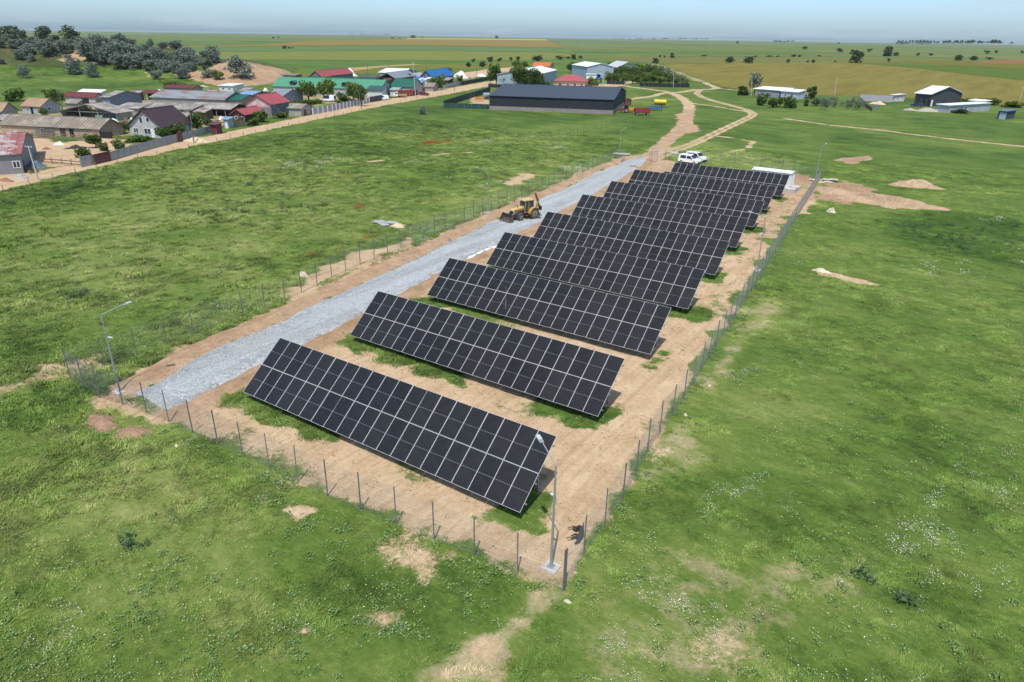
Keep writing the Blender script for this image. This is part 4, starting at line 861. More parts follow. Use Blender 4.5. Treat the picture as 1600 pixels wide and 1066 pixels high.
bld('shed', 'red earth coloured brick shed standing at the end of the dug slope', 'shed', (462, 124.5), 440, 472, 2.2, 0.3, 'm', BRICK, R_OLD)
bld('house', 'grey farmhouse with patched red and white roof at the left edge', 'house', (38, 271), -70, 58, 3.4, 2.0, 'x', wallm('house_slate', (.24, .24, .25)), R_PATCH, ang=62.0, wins=[('f', 9.2, 1.0, 1.1, 1.2), ('f', 5, 1.0, 1.1, 1.2)], doors=[('r', 2.5, 1, 2, DBRN)])
bld('outhouse', 'pale blue outhouse hut beside the wooden fence by the road', 'outhouse', (358, 201), 351, 365, 2.3, 0.3, 'm', wallm('hut_blue', (.32, .38, .42)), R_LBL, doors=[('f', .7, .8, 1.9, WHITE)])
bld('garage', 'dark red metal garage box beside the dirt road', 'garage', (340, 210), 330, 348, 2.3, 0.2, 'm', wallm('dark_red', (.12, .035, .04)), roofm('red_brown', (.14, .05, .05)))
for bx, by, lx, rx, h, mt, rm, ang, lb in [(246, 178, 226, 252, 2.2, 'old', R_OLD, 21, 'little patchy roofed shed left of the plum roof'), (122, 172, 104, 130, 2.0, 'old', R_OLD, 21, 'small grey lean-to between cottage and maroon shed'), (214, 158, 198, 226, 2.3, 'br', R_RUST, 21, 'small rust roofed shed at the thicket foot'), (290, 158, 270, 300, 2.2, 'wh', R_OLD, 21, 'whitewashed shed behind the zinc roof barn'), (330, 157, 316, 344, 2.3, 'br', R_OLD, 21, 'brown shed above the zinc roof barn'), (322, 187, 306, 334, 2.0, 'br', R_RUST, 21, 'dark red fronted lean-to behind the tall village tree'),
    (412, 172, 402, 424, 2.3, 'old', R_GRY, 21, 'grey lean-to left of the pink gable'), (440, 156, 430, 452, 2.4, 'old', R_OLD, 21, 'low shed at the left end of the long green barn'), (545, 137, 526, 556, 2.4, 'wh', R_GRY, 21, 'grey roofed shed behind the tall willow like tree'), (606, 134, 596, 614, 2.2, 'br', R_MAR, 21, 'tiny maroon shed behind the long barn gable'), (655, 139, 645, 664, 2.3, 'wh', R_LBL, 21, 'pale blue roofed lean-to beside the dark green house'), (700, 133, 690, 708, 2.2, 'br', R_OLD, 21, 'brown shed before the blue house side wall'), (24, 200, 2, 32, 2.0, 'old', R_OLD, 21, 'grey hut behind the left end of the long barn'), (86, 206, 66, 92, 1.8, 'br', R_RUST, 21, 'low rusty pen roof in front of the long barn'), (386, 152, 374, 398, 2.2, 'wh', R_OLD, 21, 'low shed below the earth slope')]:
    bld('shed', lb, 'shed', (bx, by), lx, rx, h, .8, 'm', {'old': OLDW, 'br': BRWN, 'wh': WHW}[mt], rm, ang=ang)
# industrial yard in the middle
bld('warehouse', 'long anthracite metal warehouse on a pale plinth with ridged roof', 'warehouse', (957, 179), 765, 976.5, 4.6, 2.6, 'x', DARKC, R_ANT, ov=.35, rib=1.1, plinth=(1.25, wallm('plinth_mauve', (.28, .24, .235))), ang=19.5)
bld('hall', 'white hall with low gable behind the big broad tree', 'hall', (835, 138), 777, 869, 6.0, 1.9, 'y', LBL, R_WHT, rib=0, ang=21)
bld('house', 'peach walled house with red hipped roof behind the warehouse', 'house', (914, 138), 866, None, 3.2, 2.8, 'hip', PEACH, R_RED, d=10, ov=.7, wins=[('f', 3, .8, 1.8, 1.3), ('f', 7, .8, 1.2, 1.3), ('f', 10.5, .8, 1.4, 1.4), ('f', 14, .8, 1.2, 1.3)])
g1 = G(917, 122); house('hall', 'big pale blue hall with white roof and grey gable band', 'hall', (g1[0], g1[1], 0), 17.5, 34, 6.6, 1.9, R(46), 'y', LBL, R_WHT, rib=0, doors=[('f', 5, 6, 2.8, wallm('opening_shade', (.06, .05, .06)))])  # dark door slab paints the shade inside an open entrance
g1 = G(963, 116); house('hall', 'grey roofed open hall with white end wall behind the orchard', 'hall', (g1[0], g1[1], 0), 15, 22, 4.6, 3.4, R(44), 'y', WHW, roofm('pale_grey', (.52, .53, .55)), rib=0, ov=2.2, doors=[('f', 7.5, 8, 3.2, wallm('opening_shade', (.06, .05, .06)))])  # dark door slab, the opening's inner shade given as flat colour
bld('house', 'house with orange tiled roof behind the white hall', 'house', (858, 113), 832, None, 4.0, 2.4, 'x', wallm('apricot', (.50, .33, .24)), R_ORG, ang=12, d=9, doors=[('f', 4, 2, 2.5, WHITE), ('f', 9, 2, 2.5, WHITE)])
# farmsteads on the right
bld('shed', 'white roofed shed with pale blue wall and brown end beside the bushes', 'shed', (1246, 155.5), 1219, 1256, 2.9, 0.7, 'm', wallm('powder_blue', (.44, .49, .55)), R_WHT, ang=-16, wins=[('f', 5.2, .7, 1.3, 1.6), ('f', 2.2, .8, .8, 1.2)])
bld('shed', 'grey walled shed with white canopy roof left of the pale blue wall', 'shed', (1217, 153), 1180, None, 3.0, 0.7, 'm', wallm('grey_render', (.30, .31, .33)), R_WHT, ang=-16, d=9, side_ov=1.6, wins=[('f', 6.5, .8, 1.2, 1.2)])
bld('barn', 'dark slate barn with bright white roof in the right farmstead', 'barn', (1450, 166.5), 1427, 1499, 4.6, 2.6, 'x', wallm('slate_dark', (.050, .058, .070)), R_WHT, ang=-30, ov=.5, doors=[('f', 1.8, 1.2, 2.6, BLACK), ('f', 4.2, 1.2, 2.6, BLACK), ('f', 6.6, 1.2, 2.6, BLACK), ('r', 1.6, 1.4, 2.4, WHITE)])  # black front door slabs paint the dark of open doorways
bld('container', 'long grey trailer container with white top in the right farmstead', 'container', (1482, 176.5), 1462, 1545, 2.5, .3, 'm', wallm('container_grey', (.36, .39, .42)), R_WHT, ang=-32, wins=[('r', 9, 1, 1.6, 1)])
bld('hut', 'small hut with pale roof behind the long grey trailer', 'hut', (1535, 168), 1512, 1546, 2.2, .3, 'm', GREYW, R_WHT, ang=-30)
bld('container', 'dark blue steel box with light blue doors at the far right', 'container', (1569, 187), 1557, 1584, 2.6, .1, 'm', wallm('navy', (.045, .065, .10)), roofm('steel_blue', (.16, .20, .26)), ang=-22, doors=[('f', 1.6, 2.0, 2.2, LBL)])
bld('hut', 'white site cabin beside the long pale wall in the right farmstead', 'cabin', (1397, 159), 1391, 1412, 2.6, .2, 'm', WHW, R_WHT, ang=-30, wins=[('f', 1.2, 1, .6, .9), ('r', 2, 1, .8, .8), ('r', 5, 1, .8, .8)])

# ------------------------------------------------------------------ trees and shrubs
LEAF_G = foliage('leaf_green', [(0.040, 0.080, 0.012), (0.080, 0.140, 0.026), (0.150, 0.215, 0.050)])
LEAF_Y = foliage('leaf_fresh', [(0.070, 0.120, 0.018), (0.130, 0.190, 0.035), (0.210, 0.270, 0.070)])
LEAF_S = foliage('leaf_silver', [(0.090, 0.125, 0.096), (0.180, 0.225, 0.180), (0.290, 0.335, 0.280)])
LEAF_D = foliage('leaf_dark', [(0.022, 0.048, 0.014), (0.046, 0.085, 0.024), (0.085, 0.130, 0.040)])
LEAF_B = foliage('blossom_pale', [(0.08, 0.11, 0.04), (0.20, 0.24, 0.12), (0.42, 0.44, 0.30)])
LEAF_H = foliage('leaf_hill', [(0.060, 0.092, 0.054), (0.110, 0.150, 0.092), (0.180, 0.220, 0.140)])
BARK = paint('bark', (0.085, 0.062, 0.045), 0.95, 0, 0.4, 6)
def crown_mesh(seed, n, leaf, low=0.0, blobs=9, mat=LEAF_G, flat=1.0):
    r = np.random.default_rng(seed); B = []
    for k in range(blobs):
        a = r.uniform(0, 6.283); rr = r.uniform(0.05, 0.30); z = low+(1-low)*(r.uniform(0.08, 0.80) if low < 0.04 else r.uniform(0.22, 0.80))
        B.append((rr*math.cos(a), rr*math.sin(a), z, r.uniform(0.13, 0.24), r.uniform(0.12, 0.22)*(1-low*.4)))
    B.append((0, 0, low+(1-low)*.45, 0.30, 0.34*(1-low)))
    vs, fs = [], []
    wts = np.array([b[3]**2 for b in B]); wts /= wts.sum()
    for i in range(n):
        b = B[r.choice(len(B), p=wts)]; v = r.normal(size=3); v /= np.linalg.norm(v); k = r.uniform(0.55, 1.08)**0.6
        p = np.array([b[0]+v[0]*b[3]*k, b[1]+v[1]*b[3]*k, max(0.015, b[2]+v[2]*b[4]*k)])
        nrm = v*0.7+r.normal(size=3)*0.55; nrm /= np.linalg.norm(nrm); t = np.cross(nrm, r.normal(size=3)); t /= np.linalg.norm(t); u = np.cross(nrm, t)
        s = leaf*r.uniform(0.5, 1.25); n0 = len(vs)
        vs += [p-t*s, p-u*s*0.55, p+t*s, p+u*s*0.55]; fs.append((n0, n0+1, n0+2, n0+3))
    me = bpy.data.meshes.new('crown'); me.from_pydata([tuple(map(float, p)) for p in vs], [], fs); me.materials.append(mat); me.update(); return me
def trunk_mesh(seed, low):
    r = random.Random(seed); q = MB(); top = max(0.35, low+0.25)
    q.tube((0, 0, -0.08), (0.02, 0.01, top*0.6), 0.035, 0.026, 6)
    for k in range(5):
        a = k*1.257+r.uniform(-.4, .4); q.tube((0.02, 0.01, top*r.uniform(.35, .6)), (0.27*math.cos(a), 0.27*math.sin(a), top+r.uniform(.05, .3)), 0.017, 0.005, 5)
    me = bpy.data.meshes.new('trunk'); me.from_pydata(q.v, [], q.f); me.materials.append(BARK); me.update(); return me
CR = {}
def crowns(kind):
    if kind not in CR:
        mat, n, leaf, low, nv = {'bush': (LEAF_G, 620, 0.075, 0.0, 3), 'silver': (LEAF_S, 900, 0.055, 0.0, 5), 'tree': (LEAF_G, 1500, 0.046, 0.16, 3), 'big': (LEAF_G, 4200, 0.030, 0.06, 2), 'fresh': (LEAF_Y, 1100, 0.055, 0.12, 3),
                                 'dark': (LEAF_D, 420, 0.085, 0.0, 3), 'blossom': (LEAF_B, 700, 0.065, 0.05, 2), 'hill': (LEAF_H, 760, 0.06, 0.02, 3), 'far': (LEAF_D, 170, 0.12, 0.0, 3), 'thin': (LEAF_S, 330, 0.06, 0.1, 2)}[kind]
        CR[kind] = [(crown_mesh(hash(kind) % 1000*0+ord(kind[0])*37+len(kind)*11+k, n, leaf, low, 9+k, mat), trunk_mesh(k*7+ord(kind[1]), low)) for k in range(nv)]
    return CR[kind]
def plant(px, by, ty, wpx, kind, label, cat='shrub', group=None, name=None, parts=True, on_hill=False, sink=0.15):
    g = GT(px, by) if on_hill else G(px, by)
    zz = (np.asarray(g)-CAM)@FW; W = (1.6 if on_hill else 1.35)*wpx*zz/FPX; Hh = max(0.4, (by-ty)*zz/FPX/math.cos(PITCH)*1.14)
    cm, tm = random.choice(crowns(kind)); name = name or ('tree' if cat == 'tree' else 'shrub')
    loc = (g[0], g[1], g[2]-sink); rz = random.uniform(0, 6.28)
    if parts:
        t = thing(name, label, cat, loc, rz, group); t.scale = (W, W, Hh)
        for nm, me in (('crown', cm), ('trunk', tm)):
            o = bpy.data.objects.new(nm, me); COL.objects.link(o); o.parent = t
    else:
        o = bpy.data.objects.new(name, cm); COL.objects.link(o); o.location = tuple(map(float, loc)); o.rotation_euler = (0, 0, rz); o.scale = (W, W, Hh); tag(o, label, cat, group)
for k, (x, b) in enumerate([(70, 181), (102, 178), (136, 176), (155, 172), (196, 197), (203, 204), (214, 192), (232, 186), (226, 199), (270, 166), (284, 172), (313, 160), (324, 166), (335, 176), (350, 176), (366, 174), (392, 186), (400, 168), (420, 154), (462, 170), (470, 150), (532, 165), (548, 166), (600, 140), (630, 137), (690, 137), (718, 131), (176, 178), (60, 190), (110, 205), (140, 208), (240, 222), (292, 215), (318, 208), (376, 196)]):
    r9 = random.Random(k); plant(x, b, b-r9.uniform(7, 13), r9.uniform(9, 17), r9.choice(['bush', 'tree', 'fresh', 'bush']), 'leafy garden bush growing among the crowded village sheds', group='garden bushes among the village sheds')
# hillside growth
thick = [(139, 84, 62, 26), (150, 81, 58, 20), (165, 75, 58, 20), (188, 73, 54, 18), (206, 73, 62, 15), (142, 94, 69, 24), (159, 99, 79, 26), (176, 99, 71, 26), (195, 92, 67, 28), (206, 96, 73, 24), (189, 107, 88, 26), (202, 107, 86, 22), (216, 107, 90, 22), (240, 95, 77, 19), (249, 101, 79, 24), (257, 112, 97, 22), (232, 111, 96, 17), (272, 102, 88, 22), (289, 105, 92, 19), (296, 92, 77, 16), (181, 84, 66, 20), (152, 90, 74, 18), (226, 100, 84, 16), (263, 97, 84, 16), (246, 124, 110, 17), (287, 122, 108, 24), (276, 114, 100, 18), (300, 99, 84, 16)]
for x, b, tp, wd in thick: plant(x, b, tp, wd, 'silver', 'grey green bush in the dense thicket covering the middle of the hill', group='bushes of the hillside thicket', on_hill=True)
thr_ = random.Random(12)
for k in range(34):
    u = thr_.random(); x = 138+u*165+thr_.uniform(-6, 6); b = 78+u*24+thr_.uniform(-8, 14); plant(x, b, b-thr_.uniform(9, 18), thr_.uniform(13, 22), 'silver', 'grey green bush in the dense thicket covering the middle of the hill', group='bushes of the hillside thicket', on_hill=True)
crest = [((14, 61, 43, 28), 'broad dark bush on the hill crest at the upper left corner'), ((33, 66, 49, 17), 'bush on the hill crest right of the broad corner bush'), ((68, 64, 44, 23), 'tall rounded bush on the hill crest, second clump from the left'), ((88, 66, 56, 15), 'low bush between the two tall bushes of the hill crest'),
         ((108, 65, 45, 24), 'tall dark bush on the hill crest above the pale sand mound'), ((122, 67, 58, 15), 'small bush right of the tall crest bush above the sand mound'), ((2, 70, 60, 12), 'bush cut by the left picture edge on the hill crest')]
for a, lb in crest: plant(*a, 'hill', lb, on_hill=True)
lone = [((32, 72, 62, 14), 'small bush just below the broad corner bush of the hill'), ((45, 86, 71, 22), 'grey bush on the upper left slope'), ((77, 87, 68, 24), 'large dark bush on the slope left of the sand mound'), ((99, 82, 66, 20), 'bush directly above the pale sand mound'), ((31, 94, 79, 14), 'thin bush on the left slope below the grey bush'), ((49, 96, 86, 10), 'tiny bush below the large slope bush'), ((4, 100, 92, 9), 'tiny bush at the left edge of the slope'),
        ((39, 122, 106, 16), 'lone bush on the green meadow at the foot of the hill'), ((117, 117, 95, 22), 'dark bush in front of the sand mound'), ((107, 94, 86, 10), 'little bush growing on the sand mound'), ((145, 121, 101, 18), 'thin bush right of the sand mound on the slope')]
for a, lb in lone: plant(*a, 'silver', lb, on_hill=True)
for a, lb in [((377, 121, 95, 34), 'big grey bush on the dug away earth slope'), ((340, 124, 111, 17), 'round green bush on the left part of the dug earth slope'), ((368, 95, 88, 10), 'small bush on the rim above the dug earth slope'), ((235, 75, 63, 10), 'thin tree standing alone on the hill rim'), ((255, 76, 67, 17), 'pale airy bush on the hill rim'), ((275, 78, 65, 20), 'dense bush on the hill rim right of the pale airy one'), ((320, 91, 79, 12), 'bush on the hill rim left of the tallest rim tree'), ((335, 98, 76, 24), 'tallest silver tree at the right end of the hill rim'), ((272, 140, 128, 26), 'bright green bush at the foot of the slope behind the maroon roofs')]:
    plant(*a, 'fresh' if 'green bush' in lb else 'silver', lb, on_hill=True)
for k in range(64):
    if k < 26: x = thr_.uniform(-5, 145); b = 63+thr_.uniform(0, 30)*thr_.random()+x*.06
    else: x = thr_.uniform(205, 330); b = 86+(x-205)*.13+thr_.uniform(-2, 20)
    plant(x, b, b-thr_.uniform(5, 12), thr_.uniform(8, 17), thr_.choice(['hill', 'silver']), 'low scrub bush scattered over the rough upper slope of the hill', group='scattered scrub of the hill slopes', on_hill=True)
# village greenery
vg = [((27, 158, 137, 32), 'bush', 'dark bush behind the tan roofed cottages at the left'), ((82, 158, 141, 24), 'bush', 'dark bush behind the white fronted cottage'), ((97, 156, 144, 14), 'bush', 'small bush beside the leaning pole and the maroon shed'),
      ((158, 206, 194, 19), 'tree', 'small bright tree before the right end of the long low barn'), ((188, 208, 190, 26), 'bush', 'dense bush between the long barn and the plum roofed house'), ((150, 231, 211, 26), 'tree', 'round tree in the farmyard behind the concrete wall'), ((163, 236, 222, 17), 'bush', 'bush right of the round farmyard tree'), ((133, 246, 228, 24), 'bush', 'bush in the yard corner left of the dark red gate'), ((187, 235, 219, 22), 'bush', 'bush behind the concrete wall left of the plum roofed house'),
      ((212, 222, 211, 26), 'bush', 'hedge bush before the gable of the plum roofed house'), ((228, 222, 212, 20), 'bush', 'second hedge bush before the gable windows of the plum roofed house'), ((255, 218, 201, 24), 'tree', 'tree at the corner of the plum roofed house'), ((276, 213, 195, 30), 'tree', 'larger leafy tree along the side wall of the plum roofed house'), ((311, 206, 181, 30), 'tree', 'tall tree right of the plum roof and the street pole'), ((326, 201, 186, 17), 'tree', 'slim tree beside the dark red garage box'),
      ((408, 191, 173, 25), 'bush', 'big garden bush before the mauve house wall'), ((398, 196, 184, 20), 'bush', 'low bush between the porch and the road'), ((441, 184, 174, 24), 'bush', 'bush under the side wall of the mauve house'), ((460, 181, 174, 12), 'bush', 'small bush beside the roadside shed'), ((483, 158, 131, 26), 'fresh', 'willow like tree before the long green barn, left one'), ((512, 158, 126, 30), 'fresh', 'tallest willow like tree before the long green barn'), ((552, 157, 132, 24), 'fresh', 'tree before the right dormer of the long green barn'),
      ((565, 166, 139, 17), 'tree', 'narrow tree at the end of the white post fence around a pole'), ((584, 151, 141, 20), 'bush', 'bush before the slate green annex'), ((536, 160, 146, 18), 'bush', 'bush right of the white van behind the fence'), ((683, 141, 122, 22), 'fresh', 'bright leafy tree between the tan shack and the grey sheet fence'), ((638, 127, 117, 13), 'dark', 'dark round bush before the white roofed hall'), ((660.5, 179, 167, 14), 'silver', 'single grey bush in the open meadow'), ((702, 112, 106, 9), 'bush', 'small bush behind the blue roofed house')]
for a, k, lb in vg: plant(*a, k, lb, 'tree' if k in ('tree', 'fresh') else 'shrub')
for x, b, tp, wd in [(466, 165, 157, 14), (474, 164.5, 156.5, 14), (482, 164, 156, 15), (490, 163, 155.5, 14), (498, 162, 155, 13)]: plant(x, b, tp, wd, 'bush', 'dark green hedge shrub in the row left of the white van behind the fence', group='hedge row in the long barn garden')
yd = [((816, 139, 111, 44), 'big', 'broad dense tree before the white hall behind the warehouse'), ((838, 139, 114, 32), 'big', 'right half companion of the broad tree before the white hall'), ((775, 134, 105, 20), 'tree', 'tall tree at the left end wall of the white hall'), ((785, 136, 120, 18), 'tree', 'lower tree left of the broad tree by the warehouse'), ((767, 131, 113, 12), 'tree', 'slim tree left of the white hall by the black fence'), ((853, 139, 128, 18), 'bush', 'bush between the broad tree and the peach house'), ((871, 138.5, 133, 11), 'bush', 'small clipped bush before the peach house'),
      ((924, 135.5, 122, 16), 'fresh', 'bright green tree at the right end of the peach house'), ((893, 115, 100, 20), 'tree', 'tree at the left end of the pale blue hall'), ((808, 109, 97, 16), 'fresh', 'airy tree behind the white hall roof, left of the orange roof'), ((820, 108, 98, 11), 'tree', 'slim tree beside the orange tiled house')]
for a, k, lb in yd: plant(*a, k, lb, 'tree' if k != 'bush' else 'shrub')
rr = random.Random(4)
for r_ in range(6):
    by = 130-r_*4.0
    xs = np.arange(952+r_*1.5, 1000+ (by-108)*3.0-r_*1.0, 11.5)
    for x in xs: plant(x+rr.uniform(-2, 2), by+rr.uniform(-.7, .7)+(x-950)*0.02, by-9-rr.uniform(0, 4)+(x-950)*0.02, rr.uniform(12, 17), 'tree' if rr.random() < .7 else 'fresh', 'leafy fruit tree in the walled orchard beside the halls', 'tree', 'fruit trees of the orchard')
for x, by, tp, wd in [(1012, 110, 100, 12), (1022, 114, 103, 13), (1032, 119, 106, 15), (1042, 123, 109, 15), (1050, 127, 113, 15), (1060, 130, 118, 14), (1066, 131, 121, 11), (1072, 133, 125, 9)]: plant(x, by, tp, wd, 'blossom', 'pale flowering tree along the dirt road side of the orchard', 'tree', 'pale trees bordering the orchard')
rg = [((1160, 149, 137, 22), 'dark', 'dark low bush left of the white canopy shed'), ((1178, 146, 117, 24), 'thin', 'sparse tall bush behind the white canopy shed by the pole'), ((1190, 165, 147, 20), 'bush', 'round bush at the left front of the white canopy shed'), ((1206, 168, 154, 18), 'bush', 'bush before the grey render wall, second in the row'), ((1218, 167, 154, 14), 'tree', 'narrow bush third in the row before the pale blue wall'), ((1233, 169, 150, 22), 'bush', 'largest bush of the row before the pale blue wall window'), ((1268, 154, 138, 15), 'dark', 'dark bush right of the parked silver car'), ((1275, 166, 153, 18), 'blossom', 'pale flowering bush in the rough grass right of the sheds'), ((1259, 166, 157, 9), 'dark', 'tiny dark bush in the lawn before the flowering bush'),
      ((1510, 160, 153, 22), 'bush', 'bush behind the long grey trailer'), ((1530, 163, 154, 24), 'bush', 'second bush behind the long grey trailer towards the right'), ((1552, 164, 154, 26), 'bush', 'bush above the dark blue steel box'), ((1585, 168, 157, 30), 'bush', 'bushy clump at the right edge behind the blue steel box'), ((1500, 177, 170, 26), 'dark', 'weedy bush in front of the long grey trailer')]
for a, k, lb in rg: plant(*a, k, lb)
for i in range(26):
    x = rr.uniform(1278, 1352); plant(x, 157+rr.uniform(0, 17)+(x-1278)*.02, 149+rr.uniform(3, 12), rr.uniform(5, 11), 'thin' if i % 3 else 'blossom', 'pale weedy clump in the rough strip left of the right farmstead', group='weed clumps in the rough strip', parts=False, name='weed_clump')
big_far = [((1338, 98.5, 82.5, 21), 'large leaning tree alone on the field margin at the right'), ((1386, 88, 75.5, 18), 'large dark tree further off on the right fields'), ((1399, 87.5, 82.5, 9), 'small tree right beside the far large dark tree'), ((1170, 99, 88.5, 17), 'wide bush on the margin of the brown field'), ((1140, 98.5, 89, 14), 'bush left of the wide one on the brown field margin'), ((1496, 95, 87.5, 12), 'bush left of the pair at the far right field margin'), ((1521, 94.5, 87.5, 12), 'right bush of the pair at the far right field margin'), ((1025, 99.5, 92, 11), 'bush at the upper end of the dirt road'), ((1050, 90.5, 84, 8), 'bush beyond the dirt road on the olive field'), ((840, 95.5, 87, 17), 'widest of the bushes in line behind the orange roof'), ((445, 76.5, 71.5, 8), 'lone bush on the far green field left'), ((754, 105, 96, 11), 'bush at the field edge above the black fence'), ((732, 105, 97, 8), 'small bush left of the field edge bush above the black fence'), ((766, 97, 90, 10), 'left bush of the row behind the industrial yard'), ((896, 93, 85, 9), 'upright bush right end of the row behind the pale blue hall'), ((645, 60, 56, 9), 'far bush at the left end of the yellow strip'), ((776, 60.5, 56, 6), 'far bush above the yellow strip')]
for a, lb in big_far: plant(*a, 'dark', lb, sink=0.3)
small = [(781, 96, 91, 8), (798, 95.5, 90, 6), (810, 95, 89, 8), (873, 93.5, 88, 11), (888, 93, 89, 5), (907, 92.5, 88, 6), (740, 97, 92.5, 7), (1038, 90.5, 87, 4), (1031, 90.5, 86.5, 4), (1312, 82, 76.5, 10), (1358, 81.5, 77, 8), (1257, 78, 73.5, 9), (1240, 89.5, 86, 8), (1249, 89.5, 86.5, 6), (1231, 99, 93.5, 6), (1262, 98, 95, 5), (1270, 98.5, 94, 7), (1305, 97.5, 95, 4), (1388, 97.5, 92, 5), (1434, 87.5, 83.5, 6), (1454, 87.5, 84, 8), (1542, 84.5, 80, 10), (1556, 84, 80, 6), (1597, 83.5, 80, 6), (1545, 93.5, 90, 12), (1152, 68.5, 65.5, 6), (1310, 69, 67, 5), (1408, 70, 66, 4), (1489, 69.5, 66.5, 5), (1580, 69.5, 66.5, 5), (452, 76.5, 73.5, 4), (457, 76.5, 74, 3), (427, 60.5, 58, 4), (435, 60, 58, 4), (613, 61, 59, 5), (625, 61.5, 59.5, 3), (660, 59.5, 58, 3), (1100, 88, 86, 10), (1180, 89, 87, 6), (1202, 89.2, 87, 9), (1215, 89.3, 87, 5), (1280, 88.5, 86.5, 6)]
for x, b, tp, wd in small: plant(x, b, tp, wd, 'far', 'small dark bush dotted over the distant fields', group='small bushes on the distant fields', parts=False, sink=0.2)
def far_wood(pxs, y0, hgt, seed, n):
    r = np.random.default_rng(seed); q = MB(); q.keep = True
    for i in range(n):
        px = r.uniform(*pxs); g = G(px, y0+r.uniform(0, .4)); D = np.linalg.norm(g[:2]); s = D/FPX*r.uniform(1.0, 2.6); hh_ = D/FPX*r.uniform(.5, 1)*hgt
        for k in range(5):
            c = g+np.array([r.normal()*s*.6, r.normal()*s*.6, hh_*r.uniform(.3, .8)]); v = r.normal(size=3); v /= np.linalg.norm(v); t = np.cross(v, [0, 0, 1.]); t /= np.linalg.norm(t)+1e-9; u = np.cross(v, t)
            q.add([c-t*s*.6, c-u*hh_*.4, c+t*s*.6, c+u*hh_*.4], [(0, 1, 2, 3)])
    tag(q.build('far_woods', LEAF_D), kind='stuff')
far_wood((1400, 1565), 69.0, 5.0, 3, 110); far_wood((960, 1130), 61.6, 2.2, 5, 60); far_wood((540, 610), 54.8, 1.6, 6, 30); far_wood((1210, 1240), 66.0, 3.0, 8, 14)

# ------------------------------------------------------------------ village fences, walls, poles
def panel_fence(name, pts, label, h, mat, post_mat=None, step=2.5, thick=0.08, posts=True, ph=0.12, cat='fence', part='panel', gaps=0.0, group=None):
    p = np.array([(a[0], a[1]) for a in pts], float); t = thing(name, label, cat, (p[0][0], p[0][1], 0), 0, group); o = p[0]
    d = np.r_[0, np.cumsum(np.linalg.norm(np.diff(p, axis=0), axis=1))]; L_ = d[-1]; n = max(1, int(round(L_/step))); at = lambda s: np.array([np.interp(s, d, p[:, 0]), np.interp(s, d, p[:, 1])])-o
    q = MB()
    for k in range(n):
        a, b = at(L_*k/n), at(L_*(k+1)/n); hh_ = h+random.uniform(-.04, .04)
        if gaps:
            m = int(h/gaps)
            for j in range(m): q.bar((a[0], a[1], gaps*(j+.6)), (b[0], b[1], gaps*(j+.6)), thick, gaps*0.35)
        else:
            A_ = Vector((a[0], a[1], hh_/2-0.05)); B_ = Vector((b[0], b[1], hh_/2-0.05)); dd = (B_-A_); q.obox((A_+B_)/2, (dd.length*0.985, thick, hh_+0.1), Matrix.Rotation(math.atan2(dd.y, dd.x), 3, 'Z'))
    q.build(part, [mat], t)
    if posts:
        for k in range(min(n+1, 100)):
            a = at(L_*k/n); q = MB(); q.box(a[0]-ph/2, a[0]+ph/2, a[1]-ph/2, a[1]+ph/2, -0.2, h+0.08); q.build('post', [post_mat or mat], t)
    return t
CPAN = paint('concrete_panel', (0.33, 0.335, 0.34), 0.9, 0, 0.3, 0.8); WPOST = paint('white_post', (0.75, 0.76, 0.78), 0.7); MAUV = paint('mauve_sheet', (0.34, 0.34, 0.40), 0.6); ZINC = paint('zinc_sheet', (0.33, 0.36, 0.40), 0.5, 0.2, 0.35, .8); BLKF = paint('black_netting', (0.020, 0.022, 0.028), 0.9); GNET = paint('green_netting', (0.030, 0.075, 0.065), 0.9, 0, 0.4, .6); WOODF = paint('grey_wood', (0.22, 0.18, 0.14), 0.9, 0, 0.4, 2)
panel_fence('concrete_fence', PX((128, 261.5), (147.5, 257.5)), 'short concrete panel wall left of the dark red sliding gate', 1.9, CPAN, cat='wall')
panel_fence('sliding_gate', PX((148, 258), (174, 251.5)), 'dark red sheet gate in the concrete panel wall', 1.9, DRED, GALVD, step=5, cat='gate')
panel_fence('concrete_fence', PX((174.5, 251.5), (225, 236.5), (278, 222)), 'long concrete panel wall with posts before the plum roofed house', 1.75, CPAN, GALVD, cat='wall')
panel_fence('garden_gate', PX((279, 222), (286, 219.5)), 'narrow dark red garden gate beside the street pole', 2.1, DRED, step=3, cat='gate')
panel_fence('concrete_fence', PX((286, 219.5), (330, 207)), 'concrete panel wall running up to the dark red garage box', 1.6, CPAN, GALVD, cat='wall')
panel_fence('plank_fence', PX((366, 199.5), (384, 197)), 'short grey plank fence right of the pale blue outhouse', 1.5, WOODF, cat='fence')
panel_fence('street_fence', PX((489, 179), (520, 173.5), (577, 160.5)), 'long mauve sheet fence with white posts along the road', 1.9, MAUV, WPOST, step=3.0, ph=0.3)
panel_fence('sheet_gate', PX((577, 160.5), (597, 157)), 'dark blue sheet gate between white post fence and parked van', 2.0, paint('dark_blue_gate', (.03, .035, .05), .5), cat='gate')
panel_fence('lattice_gate', PX((617, 152.5), (645, 150.5)), 'red framed lattice gate before the dark green roofed house', 2.6, paint('red_lattice', (0.26, 0.06, 0.045), .6), paint('red_frame', (.45, .09, .06), .5), step=2.2, ph=0.25, cat='gate')
panel_fence('plank_fence', PX((647, 150), (664, 145)), 'dark red plank fence between the gate and the tan shack', 2.0, DRED)
panel_fence('sheet_fence', PX((692, 139.5), (721, 133)), 'grey zinc sheet fence by the blue roofed house', 1.9, ZINC)
panel_fence('netting_fence', PX((721, 133.5), (745, 129), (764, 125)), 'black netting fence beyond the zinc sheet fence', 1.9, BLKF, GALVD)
panel_fence('netting_fence', PX((836, 173.5), (780, 171.5), (710, 169), (694, 168.5)), 'green netting fence along the front of the warehouse yard', 1.7, GNET, GALVD)
